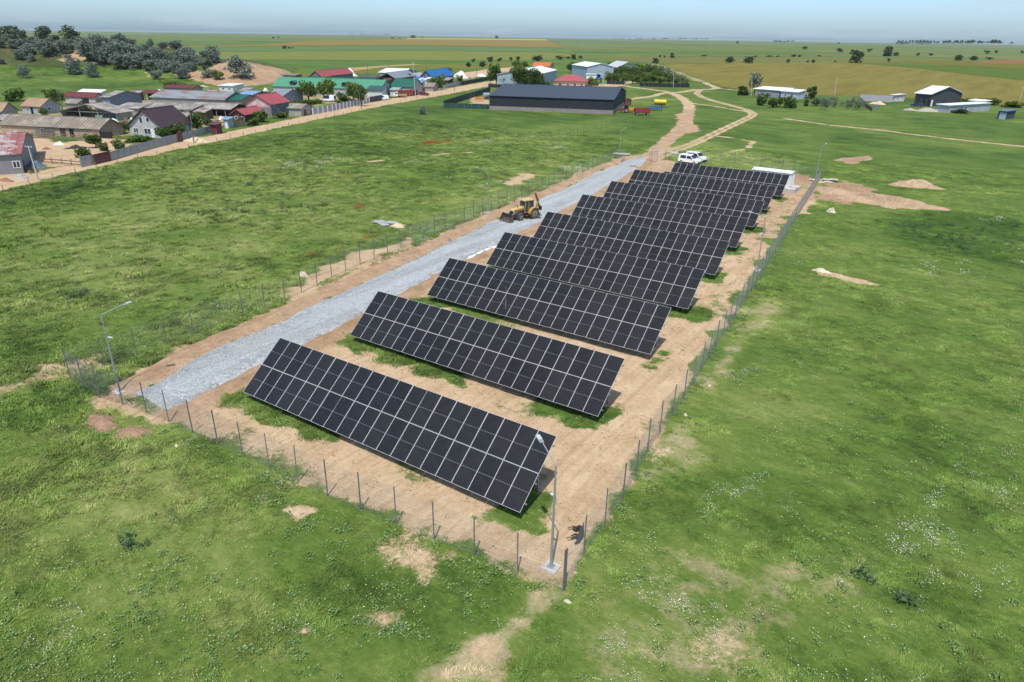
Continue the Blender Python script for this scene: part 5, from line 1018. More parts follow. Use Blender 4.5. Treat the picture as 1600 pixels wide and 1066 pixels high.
panel_fence('netting_fence', PX((693, 168), (722, 158), (752, 148.5), (766, 144)), 'dark green netting fence on the left side of the warehouse yard', 2.2, paint('dark_green_netting', (.018, .045, .042), .9, 0, .3), GALVD)
panel_fence('netting_fence', PX((763, 136.5), (800, 138), (845, 140)), 'black netting fence in front of the broad tree', 1.6, BLKF, GALVD)
panel_fence('netting_fence', PX((948, 131.5), (976, 132.5)), 'short black netting fence at the near orchard corner', 1.9, BLKF, GALVD)
panel_fence('netting_fence', PX((999, 135), (1035, 136.5), (1077, 137)), 'black netting fence along the near side of the orchard', 2.0, BLKF, GALVD)
panel_fence('boundary_wall', PX((1343, 157.5), (1370, 159), (1393, 160)), 'long pale grey wall left of the white site cabin', 2.6, wallm('pale_wall', (.42, .42, .44)), cat='wall')
panel_fence('scrap_fence', PX((1343, 158), (1350, 166), (1362, 174)), 'low rusty scrap fence at the left of the right farmstead', 1.3, paint('rust', (.20, .13, .10), .9, 0, .5, 1))
panel_fence('rail_fence', PX((52, 216), (78, 217), (110, 219), (140, 222)), 'grey wooden rail fence across the left farmyard', 1.4, WOODF, WOODF, step=3, gaps=0.45, thick=.06)
panel_fence('rail_fence', PX((96, 212), (130, 214), (175, 213), (188, 215)), 'grey rail fence before the long low barn', 1.3, WOODF, WOODF, step=3, gaps=0.45, thick=.06)
panel_fence('plank_fence', PX((57, 213), (68, 214.5), (86, 213)), 'dark plank pen in the farmyard before the long barn', 1.6, WOODF)
panel_fence('yard_fence', PX((66, 255), (96, 257), (127, 260)), 'low rusty wire fence along the left farmyard', 1.1, paint('rusty_rail', (.22, .13, .09), .9, 0, .4), WOODF, gaps=0.5, thick=.05)
# post and wire line in the meadow
def post_line(pts, n, label, h=1.7):
    p = np.array(PX(*pts)); t = thing('meadow_fence', label, 'fence', (p[0][0], p[0][1], 0)); d = np.r_[0, np.cumsum(np.linalg.norm(np.diff(p, axis=0), axis=1))]; at = lambda s: np.array([np.interp(s, d, p[:, 0]), np.interp(s, d, p[:, 1])])-p[0]
    for k in range(n): a = at(d[-1]*k/(n-1)); q = MB(); q.bar((a[0], a[1], -.2), (a[0]+random.gauss(0, .05), a[1], h+random.uniform(-.1, .25)), .08); q.build('post', [WOODF], t)
    q = MB()
    for z in (.5, 1.0, 1.5):
        for k in range(n-1): a, b = at(d[-1]*k/(n-1)), at(d[-1]*(k+1)/(n-1)); q.bar((a[0], a[1], z), (b[0], b[1], z), .012)
    q.build('wire', [WIRE], t)
post_line([(570, 205), (640, 208), (720, 211), (802, 215), (850, 217), (890, 214), (944, 200), (975, 188), (1000, 181)], 30, 'thin post and wire fence across the open meadow towards the warehouse')
post_line([(5, 297), (90, 276), (160, 259), (240, 243), (330, 222), (420, 203), (520, 182), (600, 167), (690, 149)], 40, 'line of low wooden posts along the meadow side of the dirt road', .8)
post_line([(838, 174), (880, 176.5), (920, 178.5), (958, 180)], 10, 'thin wire fence before the plinth of the anthracite warehouse', 1.6)
WOODP = paint('pole_wood', (0.16, 0.14, 0.12), 0.95, 0, 0.3, 2)
def pole(bx, by, tx, ty, label, mat=None, arm=True, r=0.13):
    b = G(bx, by); h = Hpx(bx, by, ty); top = b+np.array([0, 0, h]); dx = (tx-P2(top)[0])*((top-CAM)@FW)/FPX; off = RT*dx
    t = thing('utility_pole', label, 'utility pole', (b[0], b[1], 0), 0, 'utility poles'); q = MB(); e = Vector((off[0], off[1], h)); q.tube((0, 0, -.3), e, r*1.15, r*.75, 7); q.build('pole', [mat or WOODP], t)
    if arm:
        q = MB(); q.bar(e*0.97+Vector((-.7, -.25, 0)), e*0.97+Vector((.7, .25, 0)), .09); q.build('crossarm', [mat or WOODP], t)
        for k in (-.6, 0, .6):
            q = MB(); c = e*0.97+Vector((k, k*.357, .04)); q.tube(c, c+Vector((0, 0, .16)), .045, .03, 6); q.build('insulator', [WHITE], t)
    return t
for a, lb, m in [((60, 281.5, 44, 228), 'leaning grey pole beside the patched roof farmhouse', CONC), ((98, 171, 92, 144), 'leaning pole behind the open truss barn', None), ((303, 223, 297, 177), 'pole between plum roof and sand heap by the road', None), ((574, 118, 574, 97), 'dark pole left before the tan path behind the village', None), ((608, 114, 607, 98.5), 'second dark pole before the tan path behind the village', None), ((649.5, 153, 645, 97), 'tall pale pole by the dark green roofed house gate', CONC), ((667, 118, 666, 101), 'pole behind the blue roofed house gable', None), ((745, 124, 745, 101), 'pole by the black netting fence and tan ground', None),
                 ((710, 142, 708, 105), 'pole standing on the roadside before the zinc sheet fence', None), ((565, 171, 560, 141), 'pole with a tree at the end of the white post fence', None), ((792, 136, 791, 119), 'short white post left of the broad tree', WHITE), ((943, 143, 942, 104), 'pole right of the blue machine by the halls', CONC), ((978, 166, 978, 126), 'pole behind the right end of the warehouse', None), ((1052, 137, 1053, 111), 'white pole by the orchard netting fence', CONC), ((1174, 150, 1175, 119), 'pole at the left end of the white canopy shed', CONC), ((1304, 148, 1308, 122), 'leaning white pole standing alone on the brown field edge', CONC), ((1593, 157, 1600, 136), 'leaning pale pole at the right picture edge', CONC), ((1447, 140, 1447, 126), 'thin mast rising above the dark slate barn', GALV)]:
    pole(*a, lb, m, arm=not ('post left' in lb or 'mast' in lb), r=.08 if 'mast' in lb else .13)

# ------------------------------------------------------------------ vehicles
VWHITE = paint('van_white', (0.80, 0.81, 0.82), 0.25, 0, 0.04); TYRE = BLACK; RIM = paint('rim_grey', (0.40, 0.41, 0.42), 0.4, 0.5, .1); TRIM = paint('dark_trim', (0.03, 0.03, 0.032), 0.6); LAMPW = paint('headlamp', (0.65, 0.68, 0.70), 0.15); LAMPR = paint('tail_lamp', (0.30, 0.02, 0.02), .3)
def wheel(t, x, y, r, w, name='wheel', rimr=.6, rim=None):
    q = MB(); q.disc((x, y, r), (0, 1, 0), r, w, 20); wo_ = q.build(name, [TYRE], t, bevel=.02)
    s = 1 if y > 0 else -1; q = MB(); q.disc((x, y+s*(w/2+.003), r), (0, 1, 0), r*rimr, .02, 16); q.build('rim', [rim or RIM], wo_)
def van(loc, ang, label, body=None, L=4.4, H=1.82, W=1.8, panel=False, group=None, cat='van', name='parked_van'):
    """front towards +x"""
    t = thing(name, label, cat, (loc[0], loc[1], 0), ang, group); body = body or VWHITE
    pr = [(0.0, 0.32), (L-0.05, 0.30), (L, 0.55), (L-0.08, 0.86), (L-0.45, 1.02), (L-1.15, 1.12), (L-1.85, H-0.12), (L-2.2, H), (0.35, H), (0.08, H-0.15), (0.0, 0.95)]
    q = MB(); q.prism(pr, -W/2, W/2, 0, inset=lambda x, z: 0.0 if z < 1.0 else 0.14*(z-1.0)/(H-1.0)*1.2); q.build('body', [body], t, bevel=0.05)
    k = lambda z: W/2-0.168*(z-1.0)/(H-1.0)
    for s in (-1, 1):
        def side(name, a, mat=DARKG):
            q = MB(); v = [(x, s*(k(z)+0.012), z) for x, z in a]+[(x, s*(k(z)-0.03), z) for x, z in a]; n = len(a)
            q.add(v, [tuple(range(n)), tuple(range(2*n-1, n-1, -1))]+[(i, (i+1) % n, n+(i+1) % n, n+i) for i in range(n)]); q.build(name, [mat], t)
        if not panel: side('side_window', [(0.45, 1.1), (1.75, 1.1), (1.75, H-.18), (0.5, H-.2)])
        side('front_window', [(1.95, 1.1), (L-1.25, 1.1), (L-1.82, H-.2), (1.95, H-.18)])
        q = MB(); q.box(L-1.5, L-1.32, s*(W/2+.02)-.07, s*(W/2+.02)+.07, 1.05, 1.22); q.build('mirror', [TRIM], t)
        for x in (0.8, L-0.85): wheel(t, x, s*(W/2-.09), 0.32, .2)
        q = MB(); q.box(L-.2, L-.02, s*(W/2-.3)-.16, s*(W/2-.3)+.2, .68, .86); q.build('headlight', [LAMPW], t)
        q = MB(); q.box(-.02, .05, s*(W/2-.13)-.08, s*(W/2-.13)+.05, .9, 1.35); q.build('tail_light', [LAMPR], t)
    q = MB(); a, b = L-1.13, L-1.8; q.add([(a, -W/2+.12, 1.16), (a, W/2-.12, 1.16), (b, W/2-.24, H-.13), (b, -W/2+.24, H-.13)], [(0, 1, 2, 3)])
    for i in range(4): q.v.append((q.v[i][0]+.03, q.v[i][1], q.v[i][2]+.03))
    q.f += [(7, 6, 5, 4), (0, 4, 5, 1), (1, 5, 6, 2), (2, 6, 7, 3), (3, 7, 4, 0)]; q.m += [0]*5; q.build('windscreen', [DARKG], t)
    q = MB(); q.box(L-.06, L+.03, -W/2+.1, W/2-.1, .3, .56); q.box(-.04, .05, -W/2+.1, W/2-.1, .3, .5); q.box(.1, L-.1, -W/2-.015, -W/2+.02, .27, .36); q.box(.1, L-.1, W/2-.02, W/2+.015, .27, .36); q.build('bumper', [TRIM], t)
    q = MB(); q.box(-.035, -.005, -W/2+.3, W/2-.3, 1.1, H-.25); q.build('rear_window', [DARKG], t)
    return t
VG = 'white vans parked behind the panel rows'
a, b = G(1064, 252.5), G(1083, 256.5); van((G(1062, 253.5)[0], G(1062, 253.5)[1]), R(-8), 'nearer white van parked behind the last panel row, dark side windows', L=4.5, group=VG)
van(G(1073.5, 249.5)[:2], R(-14), 'farther white van half hidden behind the nearer white van', L=4.5, group=VG)
g_ = G(607, 156.5); van((g_[0], g_[1]), R(-125), 'white panel van parked on the dirt road by the dark blue gate', L=4.9, H=1.9, panel=True)
g_ = G(524, 159); van((g_[0], g_[1]), R(202), 'big white delivery van behind the white post fence', L=5.8, H=2.4, W=2.0, panel=True)
g_ = G(1263, 153.5); van((g_[0], g_[1]), R(165), 'silver parked car beside the brown end of the pale blue shed', paint('car_silver', (.55, .57, .60), .3, .3), L=4.2, H=1.5, cat='car', name='parked_car')
g_ = G(1441, 167.5); van((g_[0], g_[1]), R(170), 'dark blue car parked before the dark slate barn', paint('car_blue', (.03, .05, .12), .3), L=4.2, H=1.5, cat='car', name='parked_car')
g_ = G(656, 149); van((g_[0], g_[1]), R(15), 'dark red car parked before the dark red plank fence', paint('car_red', (.14, .03, .035), .3), L=4.1, H=1.45, cat='car', name='parked_car')
for i, (x, y, c, n_) in enumerate([(889, 142.5, (.45, .43, .38), 'tan'), (897, 141.5, (.05, .09, .08), 'dark green'), (906, 140.5, (.06, .06, .07), 'black'), (921, 138, (.10, .11, .12), 'dark grey'), (934, 134.5, (.04, .07, .07), 'blackish green')]):
    g_ = G(x, y); van((g_[0], g_[1]), R(25+i*37), '%s car parked in the yard before the peach house' % n_, paint('car_'+n_.replace(' ', '_'), c, .3), L=4.3, H=1.5, cat='car', name='parked_car')
def truck():
    g_ = G(622, 152.5); t = thing('flatbed_truck', 'white cab truck with tan flatbed parked before the red lattice gate', 'truck', (g_[0], g_[1], 0), R(40))
    q = MB(); q.prism([(-1.6, .5), (-1.75, 1.1), (-1.55, 1.5), (-1.2, 2.1), (0, 2.15), (0, .5)], -.95, .95); q.build('cab', [VWHITE], t, bevel=.05)
    q = MB(); q.box(.15, 3.6, -1.0, 1.0, .75, .95); q.box(.15, .22, -1, 1, .95, 1.6); q.box(.22, 3.6, -1.0, -.93, .95, 1.35); q.box(.22, 3.6, .93, 1.0, .95, 1.35); q.build('flatbed', [paint('tan_bed', (.36, .28, .17), .8)], t)
    q = MB(); q.add([(-1.58, -.8, 1.52), (-1.58, .8, 1.52), (-1.24, .75, 2.03), (-1.24, -.75, 2.03)], [(0, 1, 2, 3)]); q.build('windscreen', [DARKG], t)
    q = MB(); q.box(-1, -.2, -.97, -.955, 1.35, 1.95); q.box(-1, -.2, .955, .97, 1.35, 1.95); q.build('side_window', [DARKG], t)
    for x in (-1.0, 2.7):
        for y in (-.85, .85): wheel(t, x, y, .38, .24)
truck()

# backhoe loader: front towards +x
YEL = paint('machine_yellow', (0.52, 0.30, 0.065), 0.5, 0, 0.35, 2.0, col2=(0.26, 0.15, 0.06), thr=.60); YELR = paint('machine_yellow_clean', (0.60, 0.41, 0.15), 0.5, 0, 0.25, 2.5); MUD = paint('muddy_steel', (0.105, 0.085, 0.070), 0.7, 0.1, 0.5, 3); MAROON = paint('engine_maroon', (0.105, 0.045, 0.035), 0.6, 0, 0.5, 4); RIMY = paint('rim_dusty', (0.30, 0.25, 0.17), 0.7, 0, .3); TYRED = paint('tyre_dusty', (0.085, 0.080, 0.074), 0.95, 0, 0.4, 6)
def backhoe():
    rear = G(829, 341.5); front = G(806, 345.5); dv = front-rear; ang = math.atan2(dv[1], dv[0]); c = (rear+front)/2
    t = thing('backhoe_loader', 'muddy yellow backhoe loader standing on the gravel road', 'backhoe loader', (c[0], c[1], 0.2), ang)
    global BLACK
    def wh(x, y, r, w):
        q = MB(); q.disc((x, y, r), (0, 1, 0), r, w, 24)
        for k in range(22):
            a = k*2*math.pi/22; q.obox((x+r*math.cos(a), y, r+r*math.sin(a)), (.05, w*.96, .07), Matrix.Rotation(-a, 3, 'Y'))
        tw = q.build('wheel', [TYRED], t); s = 1 if y > 0 else -1
        q = MB(); q.disc((x, y+s*(w/2), r), (0, 1, 0), r*.56, .05, 18); q.build('rim', [RIMY], tw); q = MB(); q.disc((x, y+s*(w/2+.04), r), (0, 1, 0), r*.2, .06, 10); q.build('hub', [MUD], tw)
    for s in (-1, 1): wh(-1.15, s*.92, .74, .46); wh(1.15, s*.85, .47, .32)
    q = MB(); q.box(-1.9, 2.0, -.42, .42, .55, .95); q.box(1.0, 1.3, -.75, .75, .40, .56); q.box(-1.3, -1.0, -.8, .8, .6, .86); q.build('chassis', [MUD], t)
    q = MB(); q.prism([(0.15, .95), (2.05, .95), (2.05, 1.35), (1.9, 1.52), (0.15, 1.74)], -.40, .40); q.build('hood', [YELR], t, bevel=.04)
    for s in (-1, 1):
        q = MB(); q.box(.3, 1.85, s*.405-.012, s*.405+.012, .98, 1.38); q.build('engine_side', [MAROON], t)
    q = MB(); q.box(2.055, 2.08, -.34, .34, .98, 1.32); q.build('grille', [TRIM], t)
    q = MB(); q.tube((1.2, .22, 1.5), (1.2, .22, 2.15), .04, .04, 8); q.build('exhaust', [MUD], t)
    # cab
    q = MB(); px_ = [(-1.25, .7), (.1, .7)]
    for s in (-1, 1):
        q.bar((.28, s*.62, 1.0), (.05, s*.60, 2.52), .07); q.bar((-.45, s*.66, .95), (-.45, s*.62, 2.52), .06); q.bar((-1.35, s*.66, 1.45), (-1.28, s*.62, 2.52), .08)
    q.box(-1.4, .3, -.62, .62, .92, 1.02); q.box(-1.4, -1.3, -.62, .62, 1.02, 1.42); q.build('cab_frame', [YEL], t)
    q = MB(); q.box(-1.45, .22, -.72, .72, 2.52, 2.66); q.box(.0, .28, -.6, .6, 2.48, 2.56); rf = q.build('cab_roof', [YELR], t, bevel=.04)
    for s in (-1, 1):
        for x in (.28, -1.46): q = MB(); q.box(x-.05, x+.05, s*.5-.09, s*.5+.09, 2.52, 2.63); q.build('work_lamp', [LAMPW], rf)
    CG = paint('cab_glass', (0.05, 0.075, 0.085), .08)
    q = MB(); q.add([(.25, -.57, 1.28), (.25, .57, 1.28), (.06, .55, 2.48), (.06, -.55, 2.48)], [(0, 1, 2, 3)]); q.build('windscreen', [CG], t)
    for s in (-1, 1):
        q = MB(); q.add([(.2, s*.63, 1.05), (-.42, s*.65, 1.05), (-.42, s*.61, 2.48), (.04, s*.6, 2.48)], [(0, 1, 2, 3)]); q.add([(-.48, s*.65, 1.5), (-1.3, s*.65, 1.5), (-1.25, s*.61, 2.48), (-.48, s*.61, 2.48)], [(0, 1, 2, 3)]); q.build('side_glass', [CG], t)
    q = MB(); q.box(-.95, -.45, -.25, .25, 1.02, 1.4); q.box(-1.0, -.85, -.25, .25, 1.4, 2.0); q.build('seat', [TRIM], t)
    for s in (-1, 1):
        q = MB(); n = 9
        for k in range(n):
            a0 = math.pi*(.02+.8*k/n); a1 = math.pi*(.02+.8*(k+1)/n); f = lambda a: (-1.15+.86*math.cos(a), .74+.86*math.sin(a))
            (x0, z0), (x1, z1) = f(a0), f(a1); q.slab([(x0, s*.92-.27, z0), (x0, s*.92+.27, z0), (x1, s*.92+.27, z1), (x1, s*.92-.27, z1)] if True else [], .04)
        q.build('fender', [YEL], t)
    # loader arms and bucket
    for s in (-1, 1):
        q = MB(); q.bar((.15, s*.52, 1.45), (1.7, s*.56, 1.05), .10, .2); q.bar((1.7, s*.56, 1.05), (2.6, s*.56, .42), .10, .2); q.build('loader_arm', [MUD], t)
        q = MB(); q.tube((.6, s*.52, .95), (1.75, s*.56, .85), .05, .05, 8); q.tube((1.5, s*.56, 1.25), (2.55, s*.56, .85), .04, .04, 8); q.build('hydraulic_ram', [GALV], t)
    q = MB(); pr = [(2.62, .08), (3.35, .03), (3.38, .06), (2.72, .14), (2.62, .35), (2.60, .75), (2.78, 1.02), (2.74, 1.05), (2.54, .78), (2.55, .3)]
    q.prism(pr, -1.12, 1.12)
    for s in (-1, 1): q.prism([(2.58, .1), (3.3, .05), (3.1, .5), (2.78, 1.0), (2.57, .75)], s*1.12-.02+(.02*s), s*1.12+.02+(.02*s))
    q.build('front_bucket', [MUD], t)
    # folded backhoe at the rear
    q = MB(); q.box(-2.15, -1.85, -1.05, 1.05, .5, .78); q.box(-2.3, -2.05, -.25, .25, .55, 1.15); q.build('slide_frame', [MUD], t)
    q = MB(); q.bar((-2.2, 0, .95), (-2.55, 0, 2.1), .20, .26); q.bar((-2.55, 0, 2.1), (-2.05, 0, 3.25), .16, .24); q.build('boom', [YEL], t)
    q = MB(); q.bar((-2.05, 0, 3.3), (-2.75, 0, 1.55), .16, .2); q.tube((-2.15, 0, 2.9), (-2.75, 0, 2.2), .05, .05, 8); q.build('dipper_arm', [MUD], t)
    q = MB(); q.prism([(-2.6, 1.5), (-2.85, 1.55), (-3.15, 1.2), (-3.05, .85), (-2.75, .8), (-2.95, 1.0), (-2.9, 1.25)], -.3, .3); q.build('rear_bucket', [MUD], t)
    for s in (-1, 1):
        q = MB(); q.bar((-2.0, s*1.0, .75), (-2.02, s*1.12, .18), .13); q.box(-2.2, -1.85, s*1.12-.16, s*1.12+.16, .02, .1); q.build('stabiliser', [MUD], t)
    q = MB(); q.box(.35, .95, -.78, -.45, .62, .95); q.build('fuel_tank', [MUD], t); q = MB(); q.box(-.35, .15, -.85, -.55, .5, .56); q.box(-.35, .15, .55, .85, .5, .56); q.build('step', [MUD], t)
backhoe()
def trailer(bx, by, ang, L, W, h0, h1, mat, label, wheels=2, extra=None, name='farm_trailer', cat='trailer'):
    g_ = G(bx, by); t = thing(name, label, cat, (g_[0], g_[1], 0), ang); q = MB()
    q.box(-L/2, L/2, -W/2, W/2, h0, h0+.1); q.box(-L/2, L/2, -W/2, -W/2+.06, h0+.1, h1); q.box(-L/2, L/2, W/2-.06, W/2, h0+.1, h1); q.box(-L/2, -L/2+.06, -W/2+.06, W/2-.06, h0+.1, h1); q.box(L/2-.06, L/2, -W/2+.06, W/2-.06, h0+.1, h1)
    for k in range(5): x = -L/2+L*(k+.5)/5; q.box(x-.05, x+.05, -W/2-.03, -W/2-.002, h0, h1); q.box(x-.05, x+.05, W/2+.002, W/2+.03, h0, h1)
    q.build('cargo_box', [mat], t); q = MB(); q.bar((-L/2, 0, h0-.1), (-L/2-1.4, 0, .45), .12); q.box(-L/2+.2, L/2-.2, -.4, .4, h0-.2, h0-.01); q.build('drawbar', [MUD], t)
    for x in ((-L/3, L/3) if wheels == 2 else (0,)):
        for s in (-1, 1): wheel(t, x, s*(W/2-.15), .42, .24)
    return t
REDM = paint('trailer_red', (0.27, 0.035, 0.035), .6, 0, .3, 1); ORM = paint('implement_orange', (0.62, 0.22, 0.03), .5, 0, .25); BLM = paint('machine_blue', (0.02, 0.17, 0.45), .5); YTK = paint('tank_yellow', (0.75, 0.55, 0.03), .4)
trailer(1003, 180, R(35), 5.2, 2.4, .9, 2.2, REDM, 'big red farm trailer standing right of the warehouse')
trailer(981, 163, R(110), 4.2, 2.2, .8, 1.9, paint('trailer_dark_red', (.13, .035, .035), .7), 'dark red farm trailer behind the warehouse end')
t = trailer(1025, 173, R(20), 4.6, 2.2, .7, 1.1, BLM, 'flat blue farm trailer before the yellow tank')
def tank(bx, by, ang, label, mat, L=4.2, r=.85, z=1.0):
    g_ = G(bx, by); t = thing('liquid_tank', label, 'tank', (g_[0], g_[1], 0), ang); q = MB(); q.tube((-L/2, 0, z+r), (L/2, 0, z+r), r, r, 18)
    for s in (-1, 1): q.tube((s*L/2, 0, z+r), (s*(L/2+.25), 0, z+r), r*.98, r*.6, 18)
    q.build('barrel', [mat], t, smooth=False); q = MB(); q.tube((0, 0, z+2*r-.05), (0, 0, z+2*r+.15), .25, .25, 10); q.build('lid', [TRIM], t)
    q = MB(); q.box(-L/2, L/2, -.5, .5, z-.25, z); q.bar((-L/2, 0, z-.12), (-L/2-1.3, 0, .4), .1); q.build('chassis', [MUD], t)
    for s in (-1, 1): wheel(t, 0.3, s*.8, .45, .26)
tank(1031, 167.5, R(15), 'yellow liquid tank trailer on the grass right of the red trailer', YTK)
tank(760, 155.5, R(60), 'silver round tank beside the left end of the warehouse', paint('tank_silver', (.45, .47, .48), .4, .5), 2.4, 1.0, .6)
def implement(bx, by, ang, label, mat, w=4.0):
    g_ = G(bx, by); t = thing('farm_implement', label, 'farm implement', (g_[0], g_[1], 0), ang); q = MB()
    for y in (-.6, 0, .6): q.bar((-w/2, y, .85), (w/2, y, .85), .12)
    for x in np.linspace(-w/2, w/2, 5): q.bar((x, -.6, .85), (x, .6, .85), .1)
    q.bar((0, -.6, .85), (0, -1.5, 1.3), .1); q.bar((-.5, -.6, .85), (0, -1.5, 1.3), .08); q.bar((.5, -.6, .85), (0, -1.5, 1.3), .08); q.build('frame', [mat], t)
    q = MB(); q.box(-w/3, w/3, -.35, .35, .95, 1.7); q.build('seed_box', [mat], t)
    q = MB()
    for x in np.linspace(-w/2, w/2, 9): q.bar((x, .55, .8), (x-.05, .75, .05), .05); q.bar((x, -.55, .8), (x-.05, -.35, .05), .05)
    q.build('tines', [MUD], t)
implement(748, 159, R(20), 'orange farm implement on pale ground left of the warehouse', ORM, 4.5); implement(987, 176.5, R(30), 'yellow-orange farm implement between the tractor and the red trailer', paint('implement_yellow', (.65, .33, .02), .5), 3.4)
def tractor(bx, by, ang, label, mat, k=1.0):
    g_ = G(bx, by); t = thing('farm_tractor', label, 'tractor', (g_[0], g_[1], 0), ang); t.scale = (k, k, k); q = MB(); q.prism([(0, .7), (1.8, .7), (1.8, 1.3), (0, 1.5)], -.38, .38); q.build('hood', [mat], t, bevel=.04)
    q = MB()
    for x in (-1.3, .0):
        for s in (-1, 1): q.bar((x, s*.6, 1.2), (x, s*.58, 2.5), .07)
    q.box(-1.4, .05, -.6, .6, .8, 1.25); q.build('cab_frame', [mat], t); q = MB(); q.box(-1.45, .1, -.68, .68, 2.5, 2.62); q.build('cab_roof', [mat], t)
    q = MB(); q.box(-1.28, -.03, -.57, .57, 1.27, 2.48); q.build('cab_glass', [DARKG], t)
    for s in (-1, 1): wheel(t, -.85, s*.85, .75, .4); wheel(t, 1.35, s*.75, .45, .28)
tractor(975, 176, R(200), 'small dark red tractor at the right end of the warehouse', REDM)
tractor(935, 129, R(-60), 'tall bright blue farm machine before the pale blue hall', BLM, 1.7)
for i, (x, y, lb) in enumerate([(834.5, 112, 'left white hopper in front of the orange roofed house'), (847, 112, 'middle white hopper before the orange roofed house door'), (861, 111.5, 'right white hopper beside the orange roofed house')]):
    g_ = G(x, y); t = thing('storage_hopper', lb, 'hopper', (g_[0], g_[1], 0), 0, 'white hoppers by the orange roof'); q = MB(); q.tube((0, 0, 1), (0, 0, 3.6), 1.2, 1.2, 12); q.tube((0, 0, 3.6), (0, 0, 4.3), 1.2, .3, 12); q.tube((0, 0, .3), (0, 0, 1), .3, 1.2, 12); q.build('bin', [VWHITE], t)
    for k in range(4): a = k*1.571+.8; q = MB(); q.bar((1.0*math.cos(a), 1.0*math.sin(a), -.1), (1.0*math.cos(a), 1.0*math.sin(a), 1.4), .1); q.build('leg', [MUD], t)
g_ = G(927, 124); t = house('container', 'white box body standing behind the bright blue machine', 'container', (g_[0]-5, g_[1], 0), 9, 2.5, 2.7, .15, R(30), 'm', VWHITE, R_WHT)

# ------------------------------------------------------------------ earth heaps, stones, junk
def blob(name, pxy, sx, sy, h, mat, label, cat, seed, rz=0.0, group=None, rough=.35, z=0.0, n=26):
    g_ = GT(*pxy) if z == 'hill' else G(*pxy); r2 = np.random.default_rng(seed); q = MB(); vs = []; m = 34
    rings = 11
    for j in range(rings):
        u = j/(rings-1)
        for k in range(m):
            a = 2*math.pi*k/m; e = 1+.25*math.sin(2*a+seed)+.14*math.sin(5*a+seed*2)+r2.normal()*.03; rr = (1-u)*e
            x = sx*rr*math.cos(a); y = sy*rr*math.sin(a); zz = h*(sm(0, 1, u)**.85)*(1+.0*a)+float(fbm(np.array([x+seed*7]), np.array([y]), max(sx, sy)*.35, seed, 4)[0]-.5)*h*rough*2*min(1, u*3)
            vs.append((x, y, (-.08 if j == 0 else max(-.02, zz))))
    fs = [(j*m+k, j*m+(k+1) % m, (j+1)*m+(k+1) % m, (j+1)*m+k) for j in range(rings-1) for k in range(m)]
    q.add(vs, fs); o = q.build(name, [mat], None, smooth=True, loc=(g_[0], g_[1], g_[2])); o.rotation_euler = (0, 0, rz); return tag(o, label, cat, group)
EARTH = paint('heap_earth', (0.30, 0.185, 0.115), 0.95, 0, 0.45, 2.2, 1.0); EARTHT = paint('heap_tan', (0.44, 0.30, 0.19), 0.95, 0, 0.45, 1.6, 1.0); SAND = paint('sand', (0.58, 0.46, 0.31), 0.95, 0, 0.2, 1.5, .5); ROCK = paint('pale_rock', (0.60, 0.53, 0.42), 0.9, 0, 0.3, 2, .6); GSLAB = paint('grey_slab', (0.36, 0.36, 0.36), 0.9, 0, .25, 2, .4); WOODPILE = paint('wood_pile', (.17, .115, .075), .95, 0, .55, 2, 1); RUBB = paint('rubble', (.42, .37, .33), .95, 0, .6, 3, 1)
blob('earth_heap', (160, 660), 1.55, 0.85, .36, EARTH, 'left brown earth heap in the grass outside the front fence', 'earth heap', 3, R(8)); blob('earth_heap', (205, 676), 1.5, .75, .30, EARTH, 'right flatter brown earth heap joined to the left one outside the front fence', 'earth heap', 5, R(15))
blob('earth_heap', (1428, 291), 3.9, 2.6, 1.1, EARTHT, 'peaked earth heap alone in the grass right of the fence corner', 'earth heap', 7); blob('earth_heap', (1340, 313), 3.4, 2.3, .8, EARTHT, 'rounded earth heap at the right end of the bare strip', 'earth heap', 9); blob('earth_heap', (1307, 300), 4.6, 2.6, .55, EARTHT, 'long low earth heap on the bare strip outside the back corner', 'earth heap', 11, R(-20)); blob('earth_heap', (1247, 280), 2.6, 2.0, .9, EARTH, 'dark earth heap between the white cabinet and the corner lamp', 'earth heap', 12)
blob('sand_heap', (308, 221), 3.4, 1.8, 1.0, SAND, 'pale sand heap by the pole on the dirt road', 'sand heap', 13); blob('earth_heap', (990, 262), 1.6, 1.2, .5, EARTH, 'small earth heap left of the gravel entrance', 'earth heap', 15)
